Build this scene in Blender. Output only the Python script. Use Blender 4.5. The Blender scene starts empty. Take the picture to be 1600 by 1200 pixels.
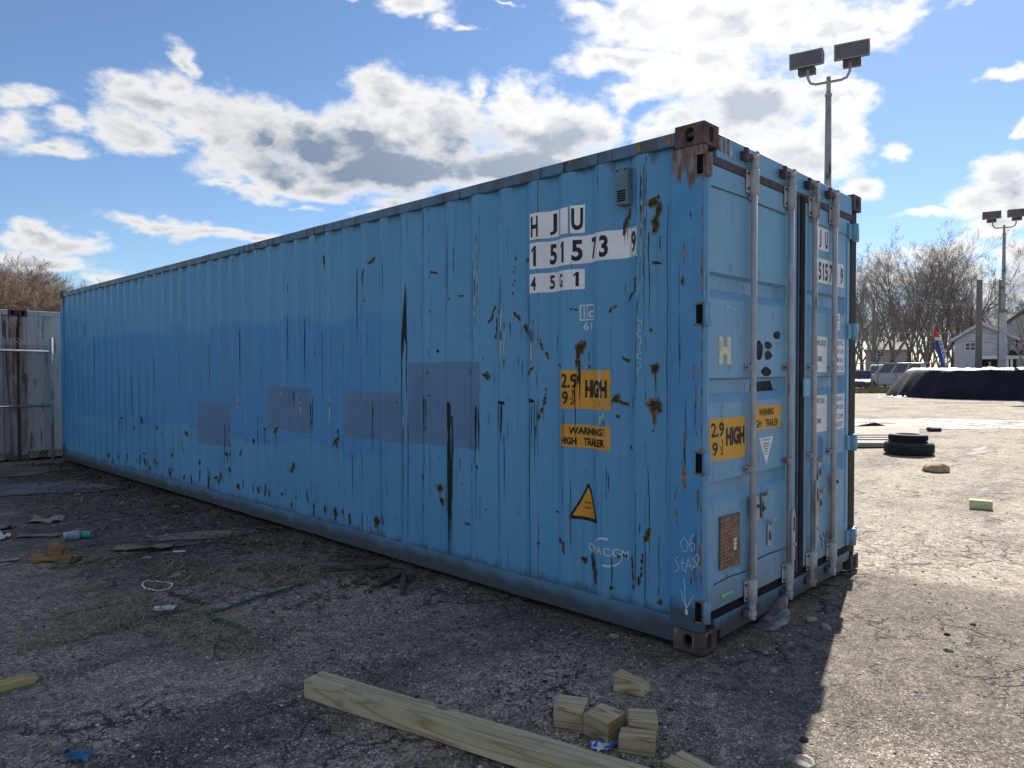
import bpy, bmesh, math, random
from mathutils import Vector, Matrix, noise
from bpy_extras import object_utils  # noqa

# ------------------------------------------------------------------ camera
scene = bpy.context.scene
COL = scene.collection
rad = math.radians
CAM = Vector((-3.50793, -1.95191, 1.56506))
CR = Vector((0.69402, -0.71996, -0.00141))
YAW, PITCH, ROLL, FPX = rad(43.97), rad(-1.2012), rad(-0.0809), 1123.86
_f = Vector((math.cos(YAW) * math.cos(PITCH), math.sin(YAW) * math.cos(PITCH), math.sin(PITCH)))
_r0 = Vector((math.sin(YAW), -math.cos(YAW), 0))
_u0 = _r0.cross(_f)
_r = math.cos(ROLL) * _r0 + math.sin(ROLL) * _u0
_u = -math.sin(ROLL) * _r0 + math.cos(ROLL) * _u0
cam_d = bpy.data.cameras.new('camera')
cam_d.sensor_width = 36
cam_d.lens = FPX / 1600 * 36
cam_d.clip_start = 0.05
cam_d.clip_end = 3000
cam = bpy.data.objects.new('camera', cam_d)
COL.objects.link(cam)
cam.matrix_world = Matrix(((_r.x, _u.x, -_f.x, CAM.x), (_r.y, _u.y, -_f.y, CAM.y), (_r.z, _u.z, -_f.z, CAM.z), (0, 0, 0, 1)))
scene.camera = cam

# ------------------------------------------------------------------ light
SUN_YAW, SUN_EL = rad(15.2), rad(37)
SKY_STRENGTH, SUN_STRENGTH, EXPOSURE = 0.058, 4.3, 1.15
scene.view_settings.view_transform = 'Standard'
scene.view_settings.look = 'None'
scene.view_settings.gamma = 1
scene.view_settings.use_curve_mapping = False
scene.view_settings.exposure = EXPOSURE
sd = bpy.data.lights.new('sun', 'SUN')
sd.energy = SUN_STRENGTH
sd.angle = rad(0.53)
sd.color = (1, 0.94, 0.85)
sun = bpy.data.objects.new('sun', sd)
COL.objects.link(sun)
SUNDIR = Vector((math.cos(SUN_YAW) * math.cos(SUN_EL), math.sin(SUN_YAW) * math.cos(SUN_EL), math.sin(SUN_EL)))
sun.rotation_euler = SUNDIR.to_track_quat('Z', 'Y').to_euler()
sun.location = SUNDIR * 60


class NT:
    """small helper round a node tree"""
    def __init__(s, tree):
        s.t = tree
        s.n = tree.nodes
        s.l = tree.links

    def node(s, typ, **kw):
        nd = s.n.new(typ)
        for k, v in kw.items():
            setattr(nd, k, v)
        return nd

    def put(s, sock, v):
        if v is None:
            return
        if isinstance(v, bpy.types.NodeSocket):
            s.l.new(v, sock)
        else:
            if hasattr(sock.default_value, '__len__'):
                v = tuple(v)
                if len(sock.default_value) == 4 and len(v) == 3:
                    v = v + (1,)
            sock.default_value = v

    def math(s, op, a, b=None, c=None, clamp=False):
        nd = s.node('ShaderNodeMath', operation=op, use_clamp=clamp)
        for i, v in enumerate((a, b, c)):
            s.put(nd.inputs[i], v)
        return nd.outputs[0]

    def vmath(s, op, a, b=None):
        nd = s.node('ShaderNodeVectorMath', operation=op)
        s.put(nd.inputs[0], a)
        s.put(nd.inputs[1], b)
        return nd.outputs['Value'] if op in ('LENGTH', 'DOT_PRODUCT', 'DISTANCE') else nd.outputs[0]

    def mix(s, f, a, b, blend='MIX'):
        nd = s.node('ShaderNodeMix', data_type='RGBA', blend_type=blend)
        s.put(nd.inputs[0], f)
        s.put(nd.inputs[6], a)
        s.put(nd.inputs[7], b)
        return nd.outputs[2]

    def fmix(s, f, a, b):
        nd = s.node('ShaderNodeMix', data_type='FLOAT')
        s.put(nd.inputs[0], f)
        s.put(nd.inputs[2], a)
        s.put(nd.inputs[3], b)
        return nd.outputs[0]

    def step(s, v, lo, hi):
        nd = s.node('ShaderNodeMapRange', interpolation_type='SMOOTHSTEP')
        s.put(nd.inputs[0], v)
        nd.inputs[1].default_value = lo
        nd.inputs[2].default_value = hi
        return nd.outputs[0]

    def mapping(s, vec, scale=(1, 1, 1), loc=(0, 0, 0), rot=(0, 0, 0)):
        nd = s.node('ShaderNodeMapping')
        s.put(nd.inputs[0], vec)
        nd.inputs[1].default_value = loc
        nd.inputs[2].default_value = rot
        nd.inputs[3].default_value = scale
        return nd.outputs[0]

    def noise(s, vec, scale, detail=5, rough=0.55, dist=0.0, col=False):
        nd = s.node('ShaderNodeTexNoise')
        s.put(nd.inputs['Vector'], vec)
        nd.inputs['Scale'].default_value = scale
        nd.inputs['Detail'].default_value = detail
        nd.inputs['Roughness'].default_value = rough
        nd.inputs['Distortion'].default_value = dist
        return nd.outputs['Color'] if col else nd.outputs[0]

    def voro(s, vec, scale, feature='F1', out='Distance', rnd=1.0):
        nd = s.node('ShaderNodeTexVoronoi', feature=feature)
        s.put(nd.inputs['Vector'], vec)
        nd.inputs['Scale'].default_value = scale
        nd.inputs['Randomness'].default_value = rnd
        return nd.outputs[out]

    def xyz(s, vec):
        nd = s.node('ShaderNodeSeparateXYZ')
        s.put(nd.inputs[0], vec)
        return nd.outputs

    def bump(s, h, strength=0.3, dist=0.01, normal=None):
        nd = s.node('ShaderNodeBump')
        nd.inputs['Strength'].default_value = strength
        nd.inputs['Distance'].default_value = dist
        s.put(nd.inputs['Height'], h)
        if normal is not None:
            s.put(nd.inputs['Normal'], normal)
        return nd.outputs[0]


# ------------------------------------------------------------------ sky
def pix_dir(u, v):
    d = _r * ((u - 800) / FPX) - _u * ((v - 600) / FPX) + _f
    return d.normalized()


def pix_ae(u, v):
    d = pix_dir(u, v)
    a = math.atan2(d.y, d.x) - YAW
    return math.degrees(a), math.degrees(math.asin(d.z))


world = bpy.data.worlds.new('World')
scene.world = world
world.use_nodes = True
W = NT(world.node_tree)
for nd in list(W.n):
    W.n.remove(nd)

# cloud banks seen in the photograph, (centre px, radii px, weight): turned into azimuth and elevation
CLOUDS = [
    (200, 130, 62, 30, 1.0), (285, 98, 22, 30, 1.0), (262, 132, 40, 30, 1), (235, 160, 80, 40, 1.1), (170, 120, 40, 20, .7), (330, 180, 110, 50, 1.2),
    (220, 205, 90, 40, 1.2), (110, 195, 70, 18, .9), (400, 205, 95, 60, 1.3), (480, 225, 110, 60, 1.4), (420, 265, 130, 38, 1.4),
    (600, 150, 66, 58, 1.3), (570, 215, 110, 70, 1.5), (680, 205, 100, 65, 1.4), (742, 148, 24, 32, 1.0), (825, 165, 62, 52, 1.2),
    (870, 215, 115, 65, 1.5), (940, 205, 50, 45, 1.1), (640, 265, 220, 42, 1.6), (820, 265, 170, 45, 1.5), (900, 290, 120, 40, 1.3), (520, 290, 90, 26, 1.1),
    (345, 292, 45, 8, .8), (410, 306, 55, 12, .8), (480, 322, 40, 6, .6), (630, 318, 70, 16, 1.0), (600, 335, 40, 10, .9),
    (920, 15, 60, 26, 1.0), (1010, 35, 120, 52, 1.3), (980, 95, 110, 28, 1.1), (1150, 40, 170, 75, 1.5), (1310, 40, 115, 45, 1.3), (1400, 30, 48, 44, 1.0),
    (1090, 110, 130, 55, 1.4), (1180, 175, 130, 70, 1.5), (1280, 150, 75, 55, 1.3), (1330, 150, 42, 36, 1.1), (1060, 200, 80, 40, 1.2), (985, 150, 50, 26, 1.0),
    (1250, 245, 110, 55, 1.4), (1330, 282, 46, 34, 1.0), (1150, 260, 110, 50, 1.3), (1345, 60, 60, 30, 1.1), (1300, 215, 60, 45, 1.1),
    (650, 8, 55, 20, 1.1), (690, 36, 28, 16, 1.0), (728, 50, 30, 8, .8), (560, 2, 14, 6, .5), (790, 4, 26, 6, .8),
    (50, 150, 65, 20, 1.0), (18, 200, 60, 40, 1.1), (90, 238, 55, 26, 1.1), (105, 180, 45, 16, .9), (10, 150, 40, 20, .9),
    (55, 362, 52, 24, 1.1), (115, 380, 66, 16, 1.1), (250, 352, 105, 15, 1.1), (340, 365, 85, 14, 1.1), (400, 374, 60, 12, 1.0), (60, 405, 110, 20, 1.1), (160, 428, 60, 12, 1.0), (10, 370, 30, 14, .9),
    (1403, 229, 24, 17, .9), (1572, 124, 34, 15, 1.0), (1598, 118, 20, 14, 1.0), (1530, 305, 65, 28, 1.2), (1575, 262, 50, 34, 1.2), (1600, 300, 60, 50, 1.3), (1450, 325, 62, 11, 1.0), (1600, 200, 22, 16, 1.0),
    (1480, 385, 95, 24, 1.1), (1385, 398, 60, 14, 1.0), (1560, 350, 50, 22, 1.1), (1440, 425, 130, 30, 1.2), (1500, 10, 30, 9, .8), (1430, 20, 20, 10, .7), (1600, 405, 60, 36, 1.2), (1580, 445, 70, 30, 1.2), (1560, 500, 120, 14, 1.0), (1365, 440, 40, 30, 1.0),
    (1700, 330, 90, 60, 1.2), (-80, 190, 70, 40, 1.1), (-90, 380, 70, 26, 1.1),
    (1200, -70, 180, 70, 1.4), (1000, -60, 120, 50, 1.1), (700, -40, 70, 30, .9),
]
grp = bpy.data.node_groups.new('cloud_density', 'ShaderNodeTree')
grp.interface.new_socket('Vector', in_out='INPUT', socket_type='NodeSocketVector')
grp.interface.new_socket('Density', in_out='OUTPUT', socket_type='NodeSocketFloat')
grp.interface.new_socket('Shade', in_out='OUTPUT', socket_type='NodeSocketFloat')
G = NT(grp)
gi = G.node('NodeGroupInput')
go = G.node('NodeGroupOutput')
vec = gi.outputs[0]
rot = G.mapping(vec, rot=(0, 0, -YAW))
sx, sy, sz = G.xyz(rot)
az = G.math('MULTIPLY', G.math('ARCTAN2', sy, sx), 180 / math.pi)
el = G.math('MULTIPLY', G.math('ARCSINE', sz), 180 / math.pi)
cmb = G.node('ShaderNodeCombineXYZ')
G.put(cmb.inputs[0], az)
G.put(cmb.inputs[1], el)
ae = cmb.outputs[0]
stretched = G.mapping(ae, scale=(0.75, 1.25, 1))
w1 = G.vmath('SUBTRACT', G.noise(stretched, 0.22, 4, .6, col=True), (0.5, 0.5, 0.5))
w1s = G.mapping(w1, scale=(5.0, 3.4, 0))
pos = G.vmath('ADD', ae, w1s)
acc = None
for (u, v, ru, rv, wgt) in CLOUDS:
    a0, e0 = pix_ae(u, v)
    a1, _ = pix_ae(u + ru, v)
    _, e1 = pix_ae(u, v - rv)
    ra, re = abs(a1 - a0) * 1.12, abs(e1 - e0) * 1.12
    nd = G.node('ShaderNodeVectorMath', operation='MULTIPLY_ADD')
    G.put(nd.inputs[0], pos)
    nd.inputs[1].default_value = (1 / ra, 1 / re, 0)
    nd.inputs[2].default_value = (-a0 / ra, -e0 / re, 0)
    d = G.vmath('LENGTH', nd.outputs[0])
    d = G.math('MULTIPLY_ADD', d, -wgt, wgt)
    if acc is None:
        acc = d
    else:
        nd = G.node('ShaderNodeMath', operation='SMOOTH_MAX')
        G.put(nd.inputs[0], acc)
        G.put(nd.inputs[1], d)
        nd.inputs[2].default_value = 0.22
        acc = nd.outputs[0]
# clouds of the same kind all round, outside the part of the sky that the photograph shows
gen = G.math('MULTIPLY', G.math('SUBTRACT', G.noise(G.mapping(vec, scale=(1, 1, 2.4)), 2.3, 3, .5), 0.53), 6.0)
inside = G.math('MULTIPLY', G.step(G.math('ABSOLUTE', az), 44, 38), G.step(G.math('ABSOLUTE', G.math('SUBTRACT', el, 14)), 22, 17))
gen = G.fmix(inside, gen, -2.0)
acc = G.math('MAXIMUM', acc, gen)
fb = G.math('SUBTRACT', G.noise(stretched, 0.34, 9, .62, .3), 0.5)
fb2 = G.math('SUBTRACT', G.noise(stretched, 1.1, 6, .6), 0.5)
den = G.math('MULTIPLY_ADD', fb, 1.9, acc)
den = G.math('MULTIPLY_ADD', fb2, 0.55, den)
G.put(go.inputs[0], den)
# thick undersides of the larger clouds, grey against the light
dark = None
for (u, v, ru, rv, wgt) in [(470, 235, 150, 42, .9), (620, 262, 230, 48, 1.1), (800, 265, 190, 46, 1.0), (900, 230, 110, 40, .9), (560, 215, 60, 40, .6), (740, 215, 90, 40, .8), (1160, 175, 110, 60, .9), (1230, 190, 70, 34, .7), (1110, 235, 90, 40, .7), (1020, 215, 60, 30, .5),
                            (1170, 90, 70, 30, .45), (1590, 280, 50, 30, .7), (1560, 335, 60, 20, .4), (1590, 440, 60, 26, .6), (1440, 425, 80, 20, .3), (240, 165, 70, 22, .35), (100, 385, 60, 10, .4), (300, 366, 80, 8, .35), (60, 210, 50, 20, .3), (1100, 30, 60, 16, .3), (1320, 80, 60, 20, .3)]:
    a0, e0 = pix_ae(u, v)
    a1, _ = pix_ae(u + ru, v)
    _, e1 = pix_ae(u, v - rv)
    nd = G.node('ShaderNodeVectorMath', operation='MULTIPLY_ADD')
    G.put(nd.inputs[0], pos)
    nd.inputs[1].default_value = (1 / abs(a1 - a0), 1 / abs(e1 - e0), 0)
    nd.inputs[2].default_value = (-a0 / abs(a1 - a0), -e0 / abs(e1 - e0), 0)
    d = G.math('MULTIPLY', G.step(G.vmath('LENGTH', nd.outputs[0]), 1.45, .10), wgt * .80)
    if dark is None:
        dark = d
    else:
        sm = G.node('ShaderNodeMath', operation='SMOOTH_MAX')
        G.put(sm.inputs[0], dark)
        G.put(sm.inputs[1], d)
        sm.inputs[2].default_value = .25
        dark = sm.outputs[0]
dark = G.fmix(inside, G.step(den, .7, 1.6), dark)
dark = G.math('MULTIPLY', dark, G.math('MULTIPLY_ADD', fb, .55, 1.0), clamp=True)
billow = G.noise(G.mapping(pos, scale=(0.75, 1.25, 1), loc=(7, 3, 0)), 0.50, 8, .55)
dark = G.math('ADD', dark, G.math('MULTIPLY', G.step(billow, .36, .74), G.math('MULTIPLY_ADD', G.step(den, .5, 1.3), .42, .10)), clamp=True)
G.put(go.inputs[1], dark)

tc = W.node('ShaderNodeTexCoord')
dirv = tc.outputs['Generated']


def density(v):
    nd = W.node('ShaderNodeGroup')
    nd.node_tree = grp
    W.put(nd.inputs[0], v)
    return nd.outputs[0]


gnode = W.node('ShaderNodeGroup')
gnode.node_tree = grp
W.put(gnode.inputs[0], dirv)
den, base_shade = gnode.outputs[0], gnode.outputs[1]
alpha = W.step(den, -0.04, 0.72)
thick = W.step(den, 0.55, 1.75)
shade = W.math('MULTIPLY', W.math('ADD', W.math('MULTIPLY', thick, 0.42), W.math('MULTIPLY', base_shade, W.step(den, .0, 1.0))), 1.0, clamp=True)
toward = W.vmath('DOT_PRODUCT', W.vmath('NORMALIZE', dirv), tuple(SUNDIR))
glow = W.step(toward, 0.70, 1.0)
shade = W.math('MULTIPLY', shade, W.math('MULTIPLY_ADD', glow, -0.35, 1.0))
ccol = W.mix(shade, (1.0, 0.985, 0.965), (0.25, 0.33, 0.45))
sky = W.node('ShaderNodeTexSky', sky_type='NISHITA')
sky.sun_disc = False
sky.sun_elevation = SUN_EL
sky.sun_rotation = math.pi / 2 - SUN_YAW
sky.altitude = 200
sky.air_density = 1.0
sky.dust_density = 0.15
sky.ozone_density = 5.0
bg1 = W.node('ShaderNodeBackground')
W.put(bg1.inputs[0], sky.outputs[0])
bg1.inputs[1].default_value = SKY_STRENGTH
bg2 = W.node('ShaderNodeBackground')
W.put(bg2.inputs[0], ccol)
CLOUD_GAIN = 0.44
W.put(bg2.inputs[1], W.math('MULTIPLY_ADD', glow, 0.10, CLOUD_GAIN))
mixs = W.node('ShaderNodeMixShader')
sx, sy, sz = W.xyz(dirv)
above = W.step(sz, -0.01, 0.02)
W.put(mixs.inputs[0], W.math('MULTIPLY', alpha, above))
W.l.new(bg1.outputs[0], mixs.inputs[1])
W.l.new(bg2.outputs[0], mixs.inputs[2])
wo = W.node('ShaderNodeOutputWorld')
W.l.new(mixs.outputs[0], wo.inputs[0])
world.cycles.sampling_method = 'MANUAL'
world.cycles.sample_map_resolution = 256
scene.cycles.max_bounces = 6
scene.cycles.diffuse_bounces = 3
scene.cycles.glossy_bounces = 3


# ------------------------------------------------------------------ places
def ground_at(u, v, z=0.0):
    d = _r * ((u - 800) / FPX) - _u * ((v - 600) / FPX) + _f
    return CAM + d * ((z - CAM.z) / d.z)


def at_depth(u, Z):
    d = _r * ((u - 800) / FPX) + _f
    p = CAM + d * Z
    return Vector((p.x, p.y, 0))


def height_at(u, v, Z):
    return (CAM + (_r * ((u - 800) / FPX) - _u * ((v - 600) / FPX) + _f) * Z).z


# ------------------------------------------------------------------ materials
def new_mat(name):
    m = bpy.data.materials.new(name)
    m.use_nodes = True
    t = NT(m.node_tree)
    b = t.n['Principled BSDF']
    tcn = t.node('ShaderNodeTexCoord')
    return m, t, b, tcn.outputs['Object']


def mat(name, c1, c2=None, scale=4, detail=6, lo=.35, hi=.65, rough=.6, metal=0, stretch=(1, 1, 1), c3=None, scale3=6, lo3=.55, hi3=.65, stretch3=(1, 1, 1),
        bump=0, bscale=60, bdist=.004, spec=.4, rnd=0.0):
    m, t, b, P = new_mat(name)
    col = None
    if c2 is not None:
        n = t.noise(t.mapping(P, scale=stretch), scale, detail)
        col = t.mix(t.step(n, lo, hi), c1, c2)
    else:
        col = t.mix(0.0, c1, c1)
    if c3 is not None:
        n3 = t.noise(t.mapping(P, scale=stretch3, loc=(3, 7, 1)), scale3, 8, .6)
        col = t.mix(t.step(n3, lo3, hi3), col, c3)
    if rnd:
        oi = t.node('ShaderNodeObjectInfo')
        k = t.math('MULTIPLY_ADD', oi.outputs['Random'], rnd * 2, 1 - rnd)
        hs = t.node('ShaderNodeHueSaturation')
        t.put(hs.inputs['Value'], k)
        t.put(hs.inputs['Color'], col)
        col = hs.outputs[0]
    t.put(b.inputs['Base Color'], col)
    b.inputs['Roughness'].default_value = rough
    b.inputs['Metallic'].default_value = metal
    b.inputs['Specular IOR Level'].default_value = spec
    if bump:
        t.put(b.inputs['Normal'], t.bump(t.noise(P, bscale, 6, .6), bump, bdist))
    return m


PITCHC, FLAT, SLOPE, DEPTH, Y0 = 0.278, 0.072, 0.068, 0.034, 1.278
XOUT = 0.012


def prof(y):
    t = (Y0 - y) % PITCHC
    if t <= FLAT:
        return XOUT
    if t <= FLAT + SLOPE:
        return XOUT + DEPTH * (t - FLAT) / SLOPE
    if t <= PITCHC - SLOPE:
        return XOUT + DEPTH
    return XOUT + DEPTH * (PITCHC - t) / SLOPE


def breaks(y0, y1):
    out = []
    k0 = math.floor((y0 - Y0) / PITCHC) - 1
    k1 = math.ceil((y1 - Y0) / PITCHC) + 1
    for k in range(k0, k1 + 1):
        for t in (0, FLAT, FLAT + SLOPE, PITCHC - SLOPE):
            y = Y0 + k * PITCHC - t
            if y0 + 1e-4 < y < y1 - 1e-4:
                out.append(y)
    return sorted(out)


def paint_side():
    m, t, b, P = new_mat('weathered_blue_paint')
    x, y, z = t.xyz(P)
    n1 = t.noise(P, 0.9, 5)
    col = t.mix(t.step(n1, .3, .7), (0.082, 0.268, 0.465), (0.108, 0.312, 0.515))
    # brighter repainted band over old graffiti
    ed = t.math('MULTIPLY', t.math('SUBTRACT', t.noise(t.mapping(P, scale=(1, 1.2, 3)), 1.1, 4), .5), 0.5)
    zz = t.math('ADD', z, ed)
    band = t.math('MULTIPLY', t.step(zz, .80, .88), t.step(zz, 2.10, 2.0))
    yy = t.math('ADD', y, t.math('MULTIPLY', ed, 1.2))
    band = t.math('MULTIPLY', band, t.step(yy, 2.3, 3.3))
    col = t.mix(t.math('MULTIPLY', band, .62), col, (0.042, 0.215, 0.510))
    # a second, fainter patch of repaint low down by the far end
    band2 = t.math('MULTIPLY', t.step(zz, .25, .4), t.math('MULTIPLY', t.step(yy, 7.6, 8.4), t.step(zz, 1.5, 1.3)))
    col = t.mix(t.math('MULTIPLY', band2, .35), col, (0.05, 0.21, 0.46))
    # faint vertical run marks
    st = t.noise(t.mapping(P, scale=(1, 22, .5)), 1.0, 4, .6)
    col = t.mix(t.math('MULTIPLY', t.step(st, .5, .72), .30), col, (0.11, 0.25, 0.40))
    st2 = t.noise(t.mapping(P, scale=(1, 30, .8), loc=(5, 2, 9)), 1.0, 5, .6)
    col = t.mix(t.math('MULTIPLY', t.step(st2, .55, .75), .45), col, (0.03, 0.10, 0.2))
    # cracks along the bend of each corrugation
    ph = t.math('FRACT', t.math('MULTIPLY', t.math('SUBTRACT', Y0 + 100 * PITCHC, y), 1 / PITCHC))
    wob = t.math('MULTIPLY', t.math('SUBTRACT', t.noise(t.mapping(P, scale=(1, 3, 5)), 2.0, 4), .5), .05)
    ph2 = t.math('ADD', ph, wob)
    d0 = t.math('ABSOLUTE', t.math('SUBTRACT', ph2, .012))
    d1 = t.math('ABSOLUTE', t.math('SUBTRACT', ph2, .255))
    d = t.math('MINIMUM', d0, d1)
    ln = t.math('MULTIPLY', t.step(d, .018, .006), t.step(t.noise(t.mapping(P, scale=(1, 2.3, 1.1)), 1.7, 5, .65), .50, .60))
    col = t.mix(t.math('MULTIPLY', ln, .85), col, (0.022, 0.020, 0.018))
    ln2 = t.math('MULTIPLY', t.step(d, .035, .012), t.step(t.noise(t.mapping(P, scale=(1, 1.3, .9), loc=(9, 4, 3)), 1.9, 6, .7), .57, .64))
    col = t.mix(t.math('MULTIPLY', ln2, .45), col, (0.30, 0.34, 0.36))
    # hairline scratches
    sc = t.noise(t.mapping(P, scale=(1, 55, 2.2)), 1.0, 5, .6)
    scm = t.step(t.noise(P, 1.3, 3), .45, .6)
    col = t.mix(t.math('MULTIPLY', t.math('MULTIPLY', t.step(sc, .69, .735), scm), .8), col, (0.02, 0.022, 0.025))
    # pin-head chips
    chip = t.noise(t.mapping(P, scale=(1, 1, .6)), 38, 2, .5)
    chm = t.step(t.noise(P, .8, 2, .5), .50, .66)
    col = t.mix(t.math('MULTIPLY', t.step(chip, .735, .76), chm), col, (0.045, 0.035, 0.02))
    # grime along the foot and under the roof rail
    gr = t.math('ADD', z, t.math('MULTIPLY', t.noise(t.mapping(P, scale=(1, 6, 1.4)), 2.2, 6, .65), -.20))
    col = t.mix(t.math('MULTIPLY', t.step(gr, .13, .05), .75), col, (0.06, 0.055, 0.045))
    gt = t.math('ADD', z, t.math('MULTIPLY', t.noise(t.mapping(P, scale=(1, 9, 1)), 1.5, 5, .6), .5))
    col = t.mix(t.math('MULTIPLY', t.step(gt, 3.02, 3.12), .6), col, (0.04, 0.05, 0.055))
    t.put(b.inputs['Base Color'], col)
    t.put(b.inputs['Roughness'], t.fmix(t.step(n1, .3, .7), .42, .58))
    b.inputs['Specular IOR Level'].default_value = .35
    dents = t.noise(t.mapping(P, scale=(1, 1, .7)), 2.4, 3)
    nb = t.bump(dents, .35, .02)
    t.put(b.inputs['Normal'], t.bump(t.noise(P, 90, 4), .08, .003, nb))
    return m


def paint_frame(name, base, base2, rust_top=None, scratch=.66, foot=None):
    """blue steel with scratches along z; rust_top = height above which paint is lost"""
    m, t, b, P = new_mat(name)
    x, y, z = t.xyz(P)
    col = t.mix(t.step(t.noise(P, 3, 5), .35, .65), base, base2)
    sc = t.noise(t.mapping(P, scale=(30, 30, 1.3)), 1.0, 6, .68)
    col = t.mix(t.math('MULTIPLY', t.step(sc, scratch, scratch + .05), .8), col, (0.035, 0.032, 0.035))
    sp = t.noise(t.mapping(P, scale=(1, 1, .35)), 22, 5, .6)
    col = t.mix(t.math('MULTIPLY', t.step(sp, .66, .71), .9), col, (0.06, 0.032, 0.02))
    if rust_top:
        k = t.math('ADD', z, t.math('MULTIPLY', t.math('SUBTRACT', t.noise(t.mapping(P, scale=(16, 16, 1.6)), 1.2, 5, .6), .5), .55))
        r = t.step(k, rust_top - .03, rust_top + .03)
        rc = t.mix(t.step(t.noise(t.mapping(P, scale=(9, 9, 2)), 4, 6), .4, .65), (0.12, 0.075, 0.06), (0.20, 0.20, 0.22))
        col = t.mix(r, col, rc)
    if foot:
        k = t.math('ADD', z, t.math('MULTIPLY', t.noise(P, 5, 6, .65), -.16))
        col = t.mix(t.math('MULTIPLY', t.step(k, foot, foot - .1), .8), col, (0.055, 0.045, 0.035))
    t.put(b.inputs['Base Color'], col)
    b.inputs['Roughness'].default_value = .55
    b.inputs['Specular IOR Level'].default_value = .12 if base[2] < .05 else .35
    t.put(b.inputs['Normal'], t.bump(t.noise(t.mapping(P, scale=(1, 1, .3)), 40, 5), .25, .003))
    return m


def paint_door():
    m, t, b, P = new_mat('glare_paled_door_blue')
    x, y, z = t.xyz(P)
    n1 = t.noise(P, 1.6, 5)
    col = t.mix(t.step(n1, .3, .7), (0.140, 0.315, 0.490), (0.180, 0.365, 0.540))  # door blue paled to carry the veiling glare of the backlight
    st = t.noise(t.mapping(P, scale=(24, 1, .6)), 1.0, 5, .6)
    col = t.mix(t.math('MULTIPLY', t.step(st, .5, .75), .35), col, (0.06, 0.18, 0.33))
    sc = t.noise(t.mapping(P, scale=(40, 1, 3)), 1.0, 6, .65)
    col = t.mix(t.math('MULTIPLY', t.step(sc, .70, .74), .7), col, (0.05, 0.055, 0.06))
    gr = t.math('ADD', z, t.math('MULTIPLY', t.noise(t.mapping(P, scale=(5, 1, 1.2)), 2.5, 6, .65), -.5))
    col = t.mix(t.math('MULTIPLY', t.step(gr, .22, -.02), .5), col, (0.17, 0.19, 0.19))
    chip = t.noise(P, 30, 3, .5)
    col = t.mix(t.math('MULTIPLY', t.step(chip, .74, .77), .9), col, (0.05, 0.04, 0.03))
    t.put(b.inputs['Base Color'], col)
    b.inputs['Roughness'].default_value = .48
    b.inputs['Specular IOR Level'].default_value = .4
    t.put(b.inputs['Normal'], t.bump(t.noise(P, 3.0, 3), .25, .012))
    return m


def sticker(name, base, wear, thr=.62, scale=9):
    m, t, b, P = new_mat(name)
    n = t.noise(t.mapping(P, scale=(1, 1, .5)), scale, 7, .65)
    col = t.mix(t.step(t.noise(P, 3, 4), .3, .7), base, tuple(c * .86 for c in base))
    col = t.mix(t.math('MULTIPLY', t.step(n, thr, thr + .06), .75), col, wear)
    cr = t.voro(t.mapping(P, scale=(1, 1.0, .7)), 24, 'DISTANCE_TO_EDGE')
    col = t.mix(t.math('MULTIPLY', t.step(cr, .02, .0), .22), col, wear)
    t.put(b.inputs['Base Color'], col)
    b.inputs['Roughness'].default_value = .55
    b.inputs['Specular IOR Level'].default_value = .3
    return m


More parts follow.
